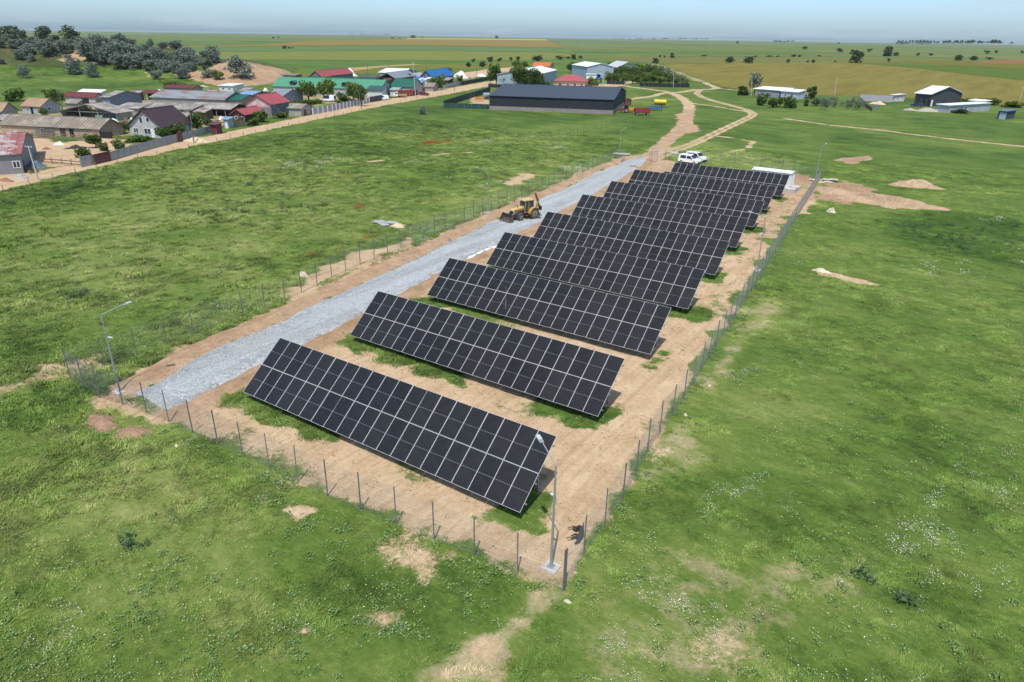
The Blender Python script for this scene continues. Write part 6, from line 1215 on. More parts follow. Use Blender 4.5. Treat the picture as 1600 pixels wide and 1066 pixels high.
for p_, sx, sy, h, m_, lb, cat, sd_ in [((1299, 332), .62, .5, .75, ROCK, 'pale boulder in the grass right of the fence', 'boulder', 21), ((621, 353), 1.7, .9, .35, SAND, 'tan sand lump beside the grey slab in the meadow', 'sand heap', 23), ((474, 432), .5, .42, .6, ROCK, 'upright pale stone at the meadow edge left of the fence', 'boulder', 25), ((587, 414), .55, .4, .4, paint('clay_clod', (.30, .16, .09), .9), 'reddish clod by the left fence', 'clod', 27), ((1071, 649), .17, .14, .2, ROCK, 'white stone right of the fence near the pale grass', 'stone', 29), ((1109, 604), .2, .14, .14, ROCK, 'flat white stone in the pale grass right of the fence', 'stone', 31), ((887, 940), .16, .12, .12, ROCK, 'white stone in front of the near fence corner', 'stone', 33), ((276, 697), .24, .13, .12, ROCK, 'flat pale stone in the grass before the front fence', 'stone', 35), ((478, 985), .24, .2, .1, EARTHT, 'small brown earth mound in the lower left grass', 'earth heap', 37), ((1283, 424), .9, .5, .35, ROCK, 'white rubble lump at the head of the pale strip right', 'rubble', 39),
                                ((1480, 171), 1, .7, .3, RUBB, 'small rubble scrap before the grey trailer container', 'rubble', 41), ((1448, 174), 5.5, 2.6, 1.1, RUBB, 'wide pale rubble heap before the dark slate barn', 'rubble heap', 43), ((1422, 172.5), 2.2, 1.3, .8, RUBB, 'small pale rubble heap left of the wide one in the right farmstead', 'rubble heap', 45), ((1372, 163), 3.2, 1.8, 1.0, SAND, 'cream heap by the scrap fence in the right farmstead', 'heap', 47), ((1369, 168), 1.5, 1.1, .9, paint('tarp_blue', (.05, .07, .22), .6), 'dark blue tarpaulin bundle in the right farmstead', 'tarpaulin', 49),
                                ((112, 184), 3.6, 2.2, 1.7, WOODPILE, 'brown firewood pile left of the open truss barn', 'wood pile', 51), ((133, 187.5), 1.9, 1.0, .8, paint('white_tarp', (.74, .74, .72), .7), 'white sack heap before the open truss barn', 'sacks', 53), ((178, 191), 1.5, 1, 1.0, paint('white_tarp', (.74, .74, .72), .7), 'white covered bundle right of the open truss barn', 'bundle', 55), ((547, 118.5), 4.6, 3.2, 4.0, paint('white_tarp', (.74, .74, .72), .7), 'white domed cover behind the red roofed house', 'cover', 57), ((720, 121), 5, 3, 4.0, paint('white_tarp', (.74, .74, .72), .7), 'white covered stack beyond the blue roofed house', 'covered stack', 59),
                                ((33, 278.5), 2.4, .9, .8, RUBB, 'clutter heap of planks before the patched roof farmhouse', 'junk heap', 61), ((10, 283), 1.9, .8, .6, paint('clay_tiles', (.30, .14, .09), .9, 0, .5, 3), 'reddish tile stack before the patched roof farmhouse', 'tile stack', 63), ((40, 215.5), 2.2, 1, 1.2, RUBB, 'grey junk heap in the left farmyard', 'junk heap', 65), ((73, 233), 1.5, .8, .35, paint('dull_red_sheet', (.20, .09, .08), .8), 'dull red sheet lying on the bare farmyard', 'sheet', 67), ((250, 145), 3, 1.4, 1.2, paint('white_tarp', (.74, .74, .72), .7), 'white rubbish heap at the foot of the thicket', 'rubbish heap', 69), ((752, 119.5), 3.5, 1.6, 1.6, WHITE, 'white sloped cover by the black netting fence', 'cover', 71)]:
    blob('boulder' if cat == 'boulder' else cat.replace(' ', '_'), p_, sx, sy, h, m_, lb, cat, sd_)
jr = random.Random(31); JM = [WOODPILE, RUBB, paint('rust_junk', (.19, .11, .08), .9, 0, .5, 2), paint('white_tarp', (.74, .74, .72), .7), paint('dark_junk', (.05, .05, .05), .9, 0, .5, 2), paint('blue_junk', (.10, .17, .26), .7, 0, .4, 2)]
JW = ['firewood', 'rubble', 'rusty scrap', 'white sacks', 'dark scrap', 'bluish scrap']
for k, (x, y, wh) in enumerate([(106, 190, 'behind the long barn roof'), (120, 190, 'before the open truss barn'), (196, 192, 'right of the open truss barn'), (206, 186, 'below the patchy tan roof'), (222, 178, 'left of the zinc roof barn'), (228, 168, 'under the low maroon roof'), (268, 160, 'before the zinc roof barn'), (330, 152, 'below the dug slope'), (338, 190, 'before the open fronted shed'), (346, 186, 'beside the blue outhouse'), (372, 187, 'left of the porch house'), (408, 161, 'beside the brick shed'), (330, 143, 'by the white hut'), (318, 136, 'on the slope foot'), (396, 147, 'right of the white hut'), (415, 142, 'below the big grey bush'), (434, 153, 'at the long barn corner'), (566, 123, 'behind the green barn'), (577, 121.5, 'near the open gabled barn'), (555, 124, 'right of the white dome'), (688, 131, 'behind the bright tree'), (700, 130, 'before the blue house side'), (712, 128, 'behind the zinc fence'), (734, 124, 'behind the black netting'), (20, 204, 'behind the cottages'), (28, 209, 'in the yard corner'), (84, 208, 'before the long barn wall'), (92, 226, 'on the bare yard'), (118, 232, 'by the wooden rails'), (55, 263, 'right of the patched farmhouse'), (48, 268, 'at the farmhouse door')]):
    j = k % 6; blob('junk_heap', (x, y), jr.uniform(.9, 2.4), jr.uniform(.6, 1.3), jr.uniform(.5, 1.5), JM[j], '%s heap %s' % (JW[j], wh), 'junk heap', 100+k, jr.uniform(0, 3), rough=.6)
WOODL = paint('pale_boards', (.50, .49, .45), .8, 0, .3, 1)
def slabs(pxy, n, sz, label, mat, seed, spread=.6, name='concrete_slabs', cat='slab'):
    g_ = G(*pxy); r2 = random.Random(seed); t = thing(name, label, cat, (g_[0], g_[1], 0)); 
    for k in range(n):
        q = MB(); q.obox((r2.uniform(-spread, spread)*sz*1.5, r2.uniform(-spread, spread)*sz, .08+.07*k), (sz, sz*.62, .1), Matrix.Rotation(r2.uniform(-.3, .3), 3, 'Z') @ Matrix.Rotation(r2.uniform(-.08, .08), 3, 'Y')); q.build('slab', [mat], t)
slabs((603, 349), 4, 1.7, 'grey concrete slabs lying in the meadow left of the fence', GSLAB, 3); slabs((968, 242), 4, 2.0, 'pale boards lying in the grass beside the far left lamp post', WOODL, 5, .5, 'boards', 'boards'); slabs((1293, 285), 5, 1.5, 'white broken slabs behind the far right fence corner', ROCK, 7, 1.2)
slabs((1054, 239.5), 1, 2.2, 'single pale board on the track before the vans', WOODL, 9, .1, 'boards', 'boards')
tag(MB().slab([tuple(G(152, 189.5, 2.2)), tuple(G(160, 189.5, 2.2)), tuple(G(160, 180, 3.6)), tuple(G(148, 180, 3.6))], .08).build('metal_sheet', [R_DGR]), 'green metal sheet leaning on the open truss barn', 'sheet')
def polytunnel():
    g_ = G(640, 126); t = thing('polytunnel', 'grey arched polytunnel behind the dark green roofed house', 'polytunnel', (g_[0], g_[1], 0), R(21)); q = MB(); n = 12; Wd, Ln = 5.0, 16.0
    for k in range(n):
        a0, a1 = math.pi*k/n, math.pi*(k+1)/n; q.slab([(Wd*math.cos(a0), 0, 3.6*math.sin(a0)), (Wd*math.cos(a0), Ln, 3.6*math.sin(a0)), (Wd*math.cos(a1), Ln, 3.6*math.sin(a1)), (Wd*math.cos(a1), 0, 3.6*math.sin(a1))], .06)
    q.build('cover', [paint('film_grey', (.42, .42, .40), .4, 0, .3)], t)
    q = MB()
    for k in range(6):
        y = Ln*k/5
        for j in range(n): a0, a1 = math.pi*j/n, math.pi*(j+1)/n; q.bar((Wd*1.01*math.cos(a0), y, 3.64*math.sin(a0)), (Wd*1.01*math.cos(a1), y, 3.64*math.sin(a1)), .08)
    q.build('hoops', [GALV], t)
polytunnel()

# ------------------------------------------------------------------ dog lying on its side, legs to the left of the photo
def dog():
    h = G(909, 829); f = G(906.5, 846); v = f-h; ang = math.atan2(v[1], v[0]); L_ = float(np.linalg.norm(v)); k = L_/0.70
    DOGB = paint('dog_black', (0.020, 0.017, 0.016), 0.75, 0, .4, 9); DOGT = paint('dog_tan', (0.30, 0.17, 0.07), 0.8, 0, .3, 9)
    m, t_, b = new_mat('dog_coat'); N = t_.nodes; L = t_.links; tc = N.new('ShaderNodeTexCoord'); sx = N.new('ShaderNodeSeparateXYZ'); L.new(tc.outputs['Object'], sx.inputs[0])
    n = node_noise(N, L, tc.outputs['Object'], 14, 4, .6); leg = node_range(N, L, node_math(N, L, 'ADD', node_math(N, L, 'MULTIPLY', sx.outputs[1], -1.0), node_math(N, L, 'MULTIPLY', n, .08)), .42, .47)
    c = node_mix(N, L, leg, (0.020, 0.016, 0.015), (0.36, 0.24, 0.12)); L.new(c, b.inputs['Base Color']); b.inputs['Roughness'].default_value = .7
    o = thing('dog', 'black and tan dog lying on its side inside the near fence corner', 'dog', (h[0], h[1], 0.0), ang); o.scale = (k, k, k)
    # joints: x along the spine (hips 0 -> head), y negative = towards the feet
    J = {'hip': ((0.02, 0, .12), .115), 'loin': ((.20, .02, .12), .105), 'rib': ((.42, .02, .14), .135), 'chest': ((.60, -.01, .13), .125), 'neck': ((.74, -.04, .12), .075), 'skull': ((.84, -.08, .11), .075), 'muz': ((.93, -.16, .09), .04), 'nose': ((.97, -.20, .085), .028),
         't1': ((-.09, .03, .12), .035), 't2': ((-.20, .05, .16), .028), 't3': ((-.30, .04, .22), .016),
         'h1': ((.0, -.13, .17), .085), 'k1': ((.10, -.27, .17), .05), 'o1': ((-.04, -.40, .14), .028), 'p1': ((-.02, -.56, .10), .024), 'q1': ((.02, -.61, .07), .03),
         'h2': ((.02, -.12, .07), .08), 'k2': ((.15, -.25, .06), .048), 'o2': ((.03, -.38, .05), .026), 'p2': ((.06, -.52, .04), .023), 'q2': ((.10, -.57, .04), .028),
         's1': ((.58, -.12, .19), .07), 'e1': ((.50, -.24, .18), .042), 'w1': ((.60, -.40, .13), .027), 'a1': ((.62, -.54, .07), .024), 'b1': ((.65, -.59, .05), .03),
         's2': ((.62, -.12, .07), .065), 'e2': ((.56, -.23, .05), .04), 'w2': ((.68, -.36, .04), .026), 'a2': ((.73, -.48, .035), .023), 'b2': ((.77, -.52, .035), .028)}
    E_ = [('hip', 'loin'), ('loin', 'rib'), ('rib', 'chest'), ('chest', 'neck'), ('neck', 'skull'), ('skull', 'muz'), ('muz', 'nose'), ('hip', 't1'), ('t1', 't2'), ('t2', 't3'), ('hip', 'h1'), ('h1', 'k1'), ('k1', 'o1'), ('o1', 'p1'), ('p1', 'q1'), ('hip', 'h2'), ('h2', 'k2'), ('k2', 'o2'), ('o2', 'p2'), ('p2', 'q2'), ('chest', 's1'), ('s1', 'e1'), ('e1', 'w1'), ('w1', 'a1'), ('a1', 'b1'), ('chest', 's2'), ('s2', 'e2'), ('e2', 'w2'), ('w2', 'a2'), ('a2', 'b2')]
    ks = list(J); me = bpy.data.meshes.new('body'); me.from_pydata([J[q][0] for q in ks], [(ks.index(a), ks.index(b_)) for a, b_ in E_], []); me.update(); me.materials.append(m)
    bo = bpy.data.objects.new('body', me); COL.objects.link(bo); bo.parent = o; sk = bo.modifiers.new('skin', 'SKIN'); sk.use_smooth_shade = True
    for i, q in enumerate(ks): r_ = J[q][1]; me.skin_vertices[0].data[i].radius = (r_, r_)
    me.skin_vertices[0].data[0].use_root = True; ss = bo.modifiers.new('sub', 'SUBSURF'); ss.levels = ss.render_levels = 2
    for y, z in ((-.02, .19), (-.015, .06)):
        q = MB(); q.add([(.80, y, z-.0), (.86, y-.03, z), (.77, y+.07, z+.03), (.82, y, z+.035)], [(0, 1, 2), (0, 1, 3), (1, 2, 3), (0, 2, 3)]); q.build('ear', [DOGB], o)
    for y, z in ((-.10, .17), (-.14, .05)):
        q = MB(); q.obox((.90, y, z), (.015, .015, .015)); q.build('eye', [BLACK], o)
    q = MB(); q.obox((.985, -.215, .085), (.03, .03, .03)); q.build('nose', [BLACK], o, bevel=.008)
dog()

# ------------------------------------------------------------------ ground cover: tufts, weeds, flowers, stones
def scatter(name, pts, rotz, scl, var, protos, extra=None, tilt=None):
    me = bpy.data.meshes.new(name); n = len(pts); me.vertices.add(n); me.vertices.foreach_set('co', np.asarray(pts, np.float32).ravel())
    rot = np.zeros((n, 3), np.float32); rot[:, 2] = rotz
    if tilt is not None: rot[:, :2] = tilt
    a = me.attributes.new('rot', 'FLOAT_VECTOR', 'POINT'); a.data.foreach_set('vector', rot.ravel())
    a = me.attributes.new('scl', 'FLOAT', 'POINT'); a.data.foreach_set('value', np.asarray(scl, np.float32))
    a = me.attributes.new('var', 'INT', 'POINT'); a.data.foreach_set('value', np.asarray(var, np.int32))
    for k, v in (extra or {}).items():
        a = me.attributes.new(k, 'FLOAT', 'POINT'); a.data.foreach_set('value', np.asarray(v, np.float32))
    o = bpy.data.objects.new(name, me); COL.objects.link(o); tag(o, kind='stuff')
    pc = bpy.data.collections.new(name+'_kinds')
    for k, pm in enumerate(protos): pc.objects.link(bpy.data.objects.new('%s_kind_%02d' % (name, k), pm))
    ng = bpy.data.node_groups.new(name, 'GeometryNodeTree')
    ng.interface.new_socket('Geometry', in_out='INPUT', socket_type='NodeSocketGeometry'); ng.interface.new_socket('Geometry', in_out='OUTPUT', socket_type='NodeSocketGeometry')
    N = ng.nodes; L = ng.links; gi = N.new('NodeGroupInput'); go = N.new('NodeGroupOutput'); ip = N.new('GeometryNodeInstanceOnPoints'); ci = N.new('GeometryNodeCollectionInfo')
    ci.inputs['Collection'].default_value = pc; ci.inputs['Separate Children'].default_value = True; ci.inputs['Reset Children'].default_value = True
    def na(nm, ty):
        x = N.new('GeometryNodeInputNamedAttribute'); x.data_type = ty; x.inputs['Name'].default_value = nm; return x.outputs[0]
    L.new(gi.outputs[0], ip.inputs['Points']); L.new(ci.outputs[0], ip.inputs['Instance']); ip.inputs['Pick Instance'].default_value = True
    L.new(na('var', 'INT'), ip.inputs['Instance Index']); L.new(na('rot', 'FLOAT_VECTOR'), ip.inputs['Rotation']); L.new(na('scl', 'FLOAT'), ip.inputs['Scale']); L.new(ip.outputs[0], go.inputs[0])
    md = o.modifiers.new('scatter', 'NODES'); md.node_group = ng
    return o
def blade_mat():
    m, t, b = new_mat('grass_blades'); N = t.nodes; L = t.links
    geo = N.new('ShaderNodeNewGeometry'); dry = attr(N, 'dry', True); lush = attr(N, 'lush', True); ton = attr(N, 'ton', True)
    g, fin, stk = grass_colour(N, L, geo.outputs['Position'], dry, lush)
    k = node_range(N, L, ton, 0, 1, 0.85, 1.95); g = node_mix(N, L, 1.0, g, k, 'MULTIPLY')
    L.new(g, b.inputs['Base Color']); b.inputs['Roughness'].default_value = 0.7; b.inputs['Specular IOR Level'].default_value = 0.25
    vm = N.new('ShaderNodeVectorMath'); vm.operation = 'SCALE'; vm.inputs['Scale'].default_value = 0.55; L.new(geo.outputs['Normal'], vm.inputs[0])
    va = N.new('ShaderNodeVectorMath'); va.operation = 'ADD'; va.inputs[1].default_value = (0, 0, 0.8); L.new(vm.outputs[0], va.inputs[0])
    vn = N.new('ShaderNodeVectorMath'); vn.operation = 'NORMALIZE'; L.new(va.outputs[0], vn.inputs[0]); L.new(vn.outputs[0], b.inputs['Normal'])
    return m
def up_mat(name, cols, var='Random Per Island'):
    m, t, b = new_mat(name); N = t.nodes; L = t.links; geo = N.new('ShaderNodeNewGeometry')
    c = node_ramp(N, L, geo.outputs[var], [(0.0, cols[0]), (0.5, cols[1]), (1.0, cols[2])]); L.new(c, b.inputs['Base Color']); b.inputs['Roughness'].default_value = 0.8; b.inputs['Specular IOR Level'].default_value = 0.2
    return m
BLADE = blade_mat(); WEED = up_mat('weed_leaves', [(0.065, 0.140, 0.030), (0.125, 0.220, 0.055), (0.250, 0.330, 0.130)]); SILV = up_mat('silver_leaves', [(0.13, 0.20, 0.09), (0.25, 0.32, 0.18), (0.42, 0.47, 0.32)])
PETAL = up_mat('white_petals', [(0.62, 0.64, 0.52), (0.74, 0.75, 0.66), (0.80, 0.80, 0.74)]); POPPY = up_mat('poppy_petals', [(0.28, 0.035, 0.012), (0.38, 0.055, 0.02), (0.42, 0.09, 0.03)]); STONE = up_mat('grey_stones', [(0.22, 0.245, 0.255), (0.36, 0.385, 0.395), (0.56, 0.57, 0.57)]); EARTHC = up_mat('earth_clods', [(0.25, 0.155, 0.085), (0.40, 0.275, 0.165), (0.60, 0.49, 0.36)]); DARKW = up_mat('dark_thistle', [(0.030, 0.062, 0.026), (0.050, 0.090, 0.040), (0.090, 0.130, 0.060)])
def tuft(seed, n, h, rad, wid, mat, lean=0.5):
    r = np.random.default_rng(seed); vs, fs = [], []
    for i in range(n):
        a = r.uniform(0, 6.283); rr = rad*math.sqrt(r.uniform(0, 1)); p = np.array([rr*math.cos(a), rr*math.sin(a), -0.03]); b = a+r.normal()*0.9
        hh_ = h*r.uniform(0.55, 1.2); ln = lean*hh_*r.uniform(0.4, 1.4)
        d = np.array([math.cos(b)*0.6+0.55, math.sin(b)*0.6+0.25, 0])*ln; s = np.array([-d[1], d[0], 0]); s = s/(np.linalg.norm(s)+1e-6)*wid*r.uniform(.6, 1.3)
        m_ = p+d*0.45+np.array([0, 0, hh_*0.7]); e = p+d+np.array([0, 0, hh_]); n0 = len(vs); vs += [p-s, p+s, m_+s*.8, m_-s*.8, e]; fs += [(n0, n0+1, n0+2, n0+3), (n0+3, n0+2, n0+4)]
    me = bpy.data.meshes.new('tuft'); me.from_pydata([tuple(map(float, v)) for v in vs], [], fs); me.materials.append(mat); me.update(); return me
def leaves(seed, n, h, rad, size, mat):
    r = np.random.default_rng(seed); vs, fs = [], []
    for i in range(n):
        a = r.uniform(0, 6.283); rr = rad*math.sqrt(r.uniform(0, 1)); c = np.array([rr*math.cos(a), rr*math.sin(a), h*r.uniform(.15, 1)*(1-(rr/rad)**2*.6)])
        nr = np.array([r.normal()*.5, r.normal()*.5, 1.0]); nr /= np.linalg.norm(nr); t = np.cross(nr, r.normal(size=3)); t /= np.linalg.norm(t); u = np.cross(nr, t); s = size*r.uniform(.5, 1.3); n0 = len(vs)
        vs += [c-t*s, c-u*s*.6, c+t*s, c+u*s*.6]; fs.append((n0, n0+1, n0+2, n0+3))
    me = bpy.data.meshes.new('leaves'); me.from_pydata([tuple(map(float, v)) for v in vs], [], fs); me.materials.append(mat); me.update(); return me
def stones(seed, n, rad, size, mat):
    r = np.random.default_rng(seed); vs, fs = [], []
    for i in range(n):
        a = r.uniform(0, 6.283); rr = rad*math.sqrt(r.uniform(0, 1)); s = size*r.uniform(.45, 1.3); c = np.array([rr*math.cos(a), rr*math.sin(a), s*.35]); n0 = len(vs)
        o6 = [np.array(v, float) for v in ((1, 0, 0), (-1, 0, 0), (0, 1, 0), (0, -1, 0), (0, 0, .8), (0, 0, -.8))]
        vs += [c+v*s*r.uniform(.6, 1.2)+r.normal(size=3)*s*.15 for v in o6]; fs += [tuple(n0+k for k in f) for f in ((0, 2, 4), (2, 1, 4), (1, 3, 4), (3, 0, 4), (2, 0, 5), (1, 2, 5), (3, 1, 5), (0, 3, 5))]
    me = bpy.data.meshes.new('stones'); me.from_pydata([tuple(map(float, v)) for v in vs], [], fs); me.materials.append(mat); me.update(); return me
def sample(x0, x1, y0, y1, dens, seed):
    r = np.random.default_rng(seed); n = int((x1-x0)*(y1-y0)*dens); return r.uniform(x0, x1, n), r.uniform(y0, y1, n), r
def view_ok(x, y, mg=60):
    z = x*FW[0]+y*FW[1]-CAM_H*FW[2]*1.0; px = 800+FPX*(x*RT[0]+y*RT[1]-CAM_H*RT[2])/z; py = 533-FPX*(x*UP[0]+y*UP[1]-CAM_H*UP[2])/z
    return (z > 3) & (px > -mg) & (px < 1600+mg) & (py > 0) & (py < 1066+mg*1.5)
AG, BG = GA, GB
GPOLY = np.vstack([GA, GB[::-1]])
# meadow tufts
X, Y, r_ = sample(-150, 75, 2, 165, 11, 21)
d = np.hypot(X, Y); keep = view_ok(X, Y) & (r_.uniform(size=X.shape) < np.where(d < 48, 1.0, np.where(d < 80, 0.55, 0.24))); X, Y, d = X[keep], Y[keep], d[keep]
inN = (X > NEAR[0]) & (X < NEAR[1]) & (Y > NEAR[2]) & (Y < NEAR[3])
S = np.zeros(X.shape); Dm = S.copy(); Lm = S.copy()
for sel, nr in ((inN, True), (~inN, False)):
    a, b, c, e = masks(X[sel], Y[sel], np.zeros(sel.sum()), nr, False); S[sel] = a; Dm[sel] = b; Lm[sel] = c
gp = poly_sd(X, Y, GPOLY) > -0.4
sparse = fbm(X, Y, 1.1, 55, 3)
keep = (S < 0.30+0.42*r_.uniform(size=S.shape)) & ~gp & ~((Dm > 0.33) & (sparse < 0.58)) & ~((Dm > 0.15) & (sparse < 0.46)); X, Y, d, Dm, Lm = X[keep], Y[keep], d[keep], Dm[keep], Lm[keep]
patch = fbm(X, Y, 5.0, 91, 4); n = len(X); r_ = np.random.default_rng(5)
tall = np.where(X < -30, 1.2, 0.72)+np.clip((patch-0.5)*1.6, -0.3, 0.5)
zg = np.zeros(n)
scatter('meadow_grass', np.stack([X, Y, zg], -1), r_.normal(0.4, 0.7, n), tall*np.where(d < 48, 1.0, np.where(d < 80, 1.3, 1.5))*r_.uniform(.7, 1.3, n), r_.integers(0, 6, n),
        [tuft(100+k, 34, 0.125, 0.27, 0.010, BLADE, 1.5) for k in range(6)], {'dry': Dm, 'lush': Lm, 'ton': np.clip((fbm(X, Y, 1.4, 61, 3)-.5)*2.4+.5+r_.normal(0, .16, n), 0, 1)})
# broad leaved weeds
X, Y, r_ = sample(-95, 45, 3, 110, 8, 33); keep = view_ok(X, Y); X, Y = X[keep], Y[keep]
wp = [(PX((385, 735), (500, 775), (560, 860), (440, 820)), .9), (PX((500, 770), (720, 860), (840, 905), (700, 1000), (480, 1000), (430, 880)), .75), (PX((200, 850), (330, 850), (330, 1070), (190, 1070)), .5), (PX((0, 980), (500, 980), (500, 1085), (-20, 1085)), .45), (PX((170, 630), (260, 640), (330, 690), (290, 700), (200, 660)), .8),
      (PX((560, 425), (640, 385), (760, 345), (745, 365), (640, 400), (570, 440)), .9), (PX((300, 560), (440, 470), (330, 480), (200, 560), (220, 600)), .6), (PX((880, 880), (1000, 700), (1060, 690), (980, 800), (900, 900)), .35), (PX((350, 610), (530, 690), (560, 720), (400, 650)), .5), (PX((880, 930), (1300, 850), (1500, 760), (1600, 700), (1600, 1085), (880, 1085)), .16), (PX((900, 655), (950, 650), (990, 590), (940, 655)), .6)]
wp += [(PX((884, 918), (905, 868), (950, 815), (1000, 730), (1080, 605), (1190, 425), (1260, 310), (1268, 312), (1205, 425), (1095, 605), (1015, 735), (965, 820), (920, 875), (895, 925)), 1.0), (PX((300, 690), (500, 775), (700, 862), (880, 925), (870, 935), (690, 875), (490, 790), (300, 705)), .9)]
pr = np.full(X.shape, 0.035)
for poly, k in wp: pr = np.maximum(pr, k*sm(-1, 1, poly_sd(X, Y, poly)))
a, b, c, e = masks(X, Y, np.zeros(X.shape), True, False)
keep = (r_.uniform(size=X.shape) < pr*sm(.34, .6, fbm(X, Y, 2.2, 17, 3))) & (a < 0.6) & (poly_sd(X, Y, GPOLY) < -.3); X, Y = X[keep], Y[keep]; n = len(X)
scatter('weeds', np.stack([X, Y, np.full(n, .03)], -1), r_.uniform(0, 6.28, n), r_.uniform(.35, 1.0, n), r_.integers(0, 4, n), [leaves(200+k, 34, 0.24, 0.29, 0.060, WEED) for k in range(4)])
X, Y, r_ = sample(-95, 45, 3, 90, 3.2, 37); keep = view_ok(X, Y) & (r_.uniform(size=X.shape) < .12+.88*sm(.45, .62, fbm(X, Y, 6, 19, 4))); X, Y = X[keep], Y[keep]; a, b, c, e = masks(X, Y, np.zeros(X.shape), True, False); keep = (a < .5) & (poly_sd(X, Y, GPOLY) < -.3); X, Y = X[keep], Y[keep]; n = len(X)
DOTS = up_mat('pale_dots', [(0.20, 0.28, 0.09), (0.36, 0.42, 0.20), (0.58, 0.60, 0.40)])
scatter('clover_dots', np.stack([X, Y, np.full(n, .1)], -1), r_.uniform(0, 6.28, n), r_.uniform(.5, 1.3, n), r_.integers(0, 3, n), [leaves(250+k, 5, .14, .35, .030, DOTS) for k in range(3)])
# flowers, silvery herbs, thistles, poppies
def patchy(name, polys, dens, seed, protos, sc0, sc1, z=.05, thr=(.42, .62)):
    P = []; r2 = np.random.default_rng(seed)
    for poly, k in polys:
        p = np.array(poly); x0, y0 = p.min(0); x1, y1 = p.max(0); n = max(1, int((x1-x0)*(y1-y0)*dens*k)); x = r2.uniform(x0, x1, n); y = r2.uniform(y0, y1, n)
        sd = poly_sd(x, y, p); kk = (r2.uniform(size=n) < sm(-.6, 1.2, sd)*sm(thr[0], thr[1], fbm(x, y, 2.4, seed, 4))) & (poly_sd(x, y, GPOLY) < -.3); P.append(np.stack([x[kk], y[kk], np.full(kk.sum(), z)], -1))
    P = np.vstack(P); n = len(P); scatter(name, P, r2.uniform(0, 6.28, n), r2.uniform(sc0, sc1, n), r2.integers(0, len(protos), n), protos)
WF = [leaves(300+k, 16, 0.32, 0.26, 0.024, PETAL) for k in range(3)]
patchy('white_flowers', [(PX((1080, 800), (1110, 765), (1160, 733), (1215, 745), (1200, 765), (1130, 790), (1095, 805)), 1.1), (PX((1330, 800), (1400, 770), (1480, 762), (1505, 800), (1480, 850), (1400, 880), (1350, 860)), .8), (PX((870, 1000), (1010, 880), (1130, 860), (1120, 1080), (880, 1080)), .32), (PX((1030, 930), (1110, 940), (1100, 980), (1040, 960)), .8), (PX((255, 960), (300, 950), (320, 990), (270, 1010)), 1.0), (PX((60, 1000), (110, 990), (100, 1040), (50, 1040)), .8), (PX((60, 960), (140, 930), (150, 960), (80, 985)), .6), (PX((1120, 1060), (1500, 1040), (1500, 1085), (1120, 1085)), .4), (PX((1180, 760), (1600, 680), (1600, 1000), (1300, 1000)), .10), (PX((1340, 720), (1380, 720), (1380, 732), (1340, 730)), .9), (PX((640, 370), (700, 345), (720, 355), (640, 400)), .8),
        (PX((180, 630), (220, 640), (300, 670), (330, 690), (290, 695), (250, 670)), .8), (PX((440, 960), (500, 980), (490, 1000), (420, 985)), .6)], 7, 71, WF, .7, 1.3)
WF2 = [leaves(320+k, 22, 0.3, 0.5, 0.045, PETAL) for k in range(3)]
patchy('far_flowers', [(PX((870, 262), (930, 252), (935, 266), (900, 272), (870, 268)), 1), (PX((830, 232), (870, 224), (885, 232), (845, 240)), 1), (PX((735, 222), (772, 217), (775, 223), (745, 226)), .9), (PX((440, 255), (510, 243), (560, 252), (500, 262), (440, 264)), .9), (PX((560, 270), (640, 250), (720, 242), (740, 246), (640, 258), (570, 278)), .35), (PX((640, 240), (900, 240), (900, 300), (700, 300)), .08), (PX((1380, 410), (1600, 380), (1600, 430), (1400, 440)), .14), (PX((1250, 410), (1262, 410), (1264, 416), (1252, 416)), .9), (PX((1500, 335), (1600, 340), (1600, 352), (1540, 348)), .35)], 1.6, 73, WF2, .7, 1.3, thr=(.40, .6))
patchy('silver_herbs', [(PX((395, 745), (440, 735), (480, 770), (450, 790), (410, 780)), 1.2), (PX((255, 900), (300, 880), (310, 930), (255, 960)), .9), (PX((640, 350), (760, 320), (790, 330), (690, 375), (620, 390)), .8), (PX((310, 470), (370, 455), (380, 480), (300, 500)), .8), (PX((480, 1000), (760, 900), (800, 930), (640, 1020)), .3), (PX((1000, 750), (1060, 700), (1080, 710), (1020, 770)), .6), (PX((1130, 580), (1210, 560), (1200, 580), (1140, 600)), .8)], 4.5, 79, [leaves(340+k, 30, .28, .3, .05, SILV) for k in range(3)], .6, 1.2)
patchy('poppies', [(PX((648, 228), (672, 220), (702, 218), (706, 222), (680, 226), (655, 231)), 2.2), (PX((552, 320), (565, 317), (568, 325), (553, 327)), 2.0), (PX((478, 396), (492, 393), (490, 400), (480, 400)), 1.5), (PX((500, 393), (516, 389), (515, 395), (502, 398)), 1), (PX((564, 370), (582, 367), (580, 374), (566, 375)), 1), (PX((220, 960), (290, 930), (290, 980), (230, 990)), .10)], 4.5, 83, [leaves(360+k, 24, .3, .4, .05, POPPY) for k in range(3)], .8, 1.3, thr=(.3, .5))
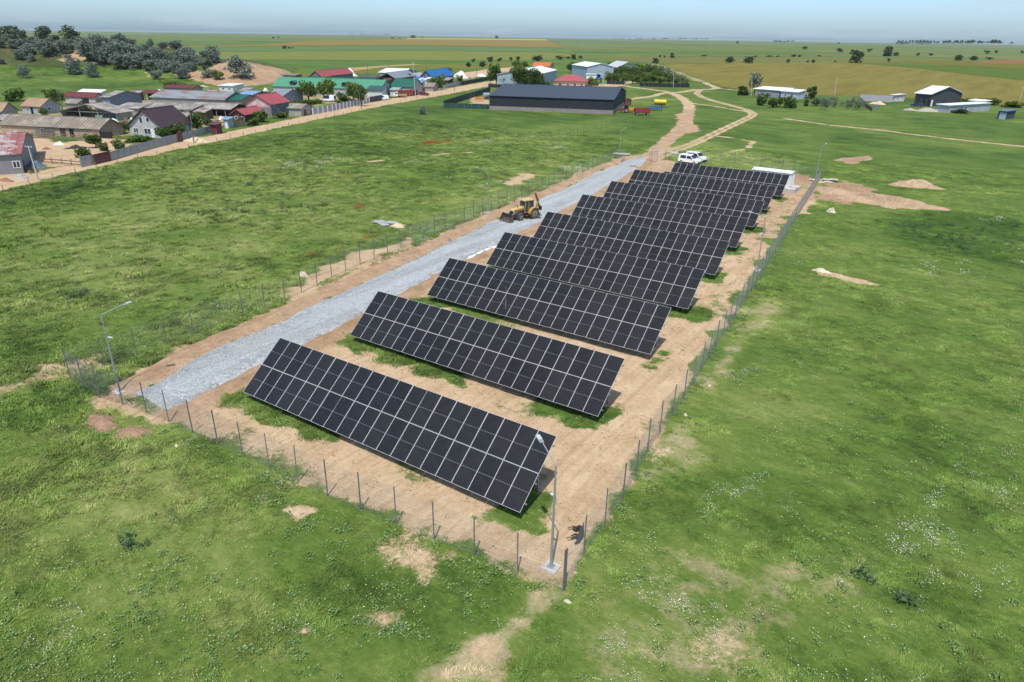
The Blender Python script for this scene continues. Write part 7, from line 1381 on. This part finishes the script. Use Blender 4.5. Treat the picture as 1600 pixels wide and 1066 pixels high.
patchy('thistles', [(PX((180, 840), (240, 835), (230, 865), (190, 860)), .5), (PX((240, 860), (260, 860), (260, 880), (240, 880)), .4), (PX((1390, 930), (1440, 935), (1430, 960), (1390, 955)), .5), (PX((1330, 880), (1370, 890), (1360, 920), (1330, 910)), .35), (PX((1465, 925), (1490, 930), (1485, 945), (1465, 940)), .4), (PX((1370, 350), (1600, 350), (1600, 400), (1480, 400)), .10), (PX((0, 300), (300, 235), (300, 255), (0, 340)), .05), (PX((90, 450), (150, 440), (160, 470), (100, 480)), .3), (PX((250, 300), (480, 260), (500, 330), (280, 380)), .03)], 5, 89, [leaves(380+k, 44, .5, .32, .075, DARKW) for k in range(3)], .8, 1.5, thr=(.35, .55))
# loose stones on the gravel and clods on the bare soil
X, Y, r_ = sample(-56, -38, 20, 75, 15, 41); sd_ = poly_sd(X, Y, GPOLY); keep = (sd_ > -.35) & view_ok(X, Y) & ((sd_ > .2) | (r_.uniform(size=X.shape) < .35)) & (r_.uniform(size=X.shape) < np.where(Y < 45, 1, .45)); X, Y, sd_ = X[keep], Y[keep], sd_[keep]; n = len(X)
scatter('gravel_stones', np.stack([X, Y, np.where(sd_ > .3, .185, .05)], -1), r_.uniform(0, 6.28, n), r_.uniform(.5, 1.5, n), r_.integers(0, 4, n), [stones(400+k, 9, 0.16, 0.038, STONE) for k in range(4)])
X, Y, r_ = sample(-60, -9, 18, 135, 2.6, 43); keep = view_ok(X, Y); X, Y = X[keep], Y[keep]; a, b, c, e = masks(X, Y, np.zeros(X.shape), True, False)
keep = (a > .72) & (poly_sd(X, Y, GPOLY) < -.1) & (r_.uniform(size=X.shape) < (.35+.65*sm(.5, .65, fbm(X, Y, 3, 66, 3))+.6*e)); X, Y = X[keep], Y[keep]; n = len(X)
scatter('earth_clods', np.stack([X, Y, np.full(n, .02)], -1), r_.uniform(0, 6.28, n), r_.uniform(.5, 1.7, n)*np.where(Y > 60, 1.5, 1), r_.integers(0, 4, n), [stones(430+k, 6, 0.3, 0.036, EARTHC) for k in range(4)])

# ------------------------------------------------------------------ air
def haze():
    m = bpy.data.materials.new('haze_air'); m.use_nodes = True; t = m.node_tree; t.nodes.clear()
    o = t.nodes.new('ShaderNodeOutputMaterial'); v = t.nodes.new('ShaderNodeVolumePrincipled')
    v.inputs['Color'].default_value = (0.80, 0.90, 1.0, 1); v.inputs['Density'].default_value = 3.2e-5; v.inputs['Anisotropy'].default_value = 0.0
    t.links.new(v.outputs[0], o.inputs['Volume'])
    q = MB(); S = 32500; q.box(-S, S, -S, S, -1.0, 27.0); tag(q.build('haze', m), kind='stuff')
haze()
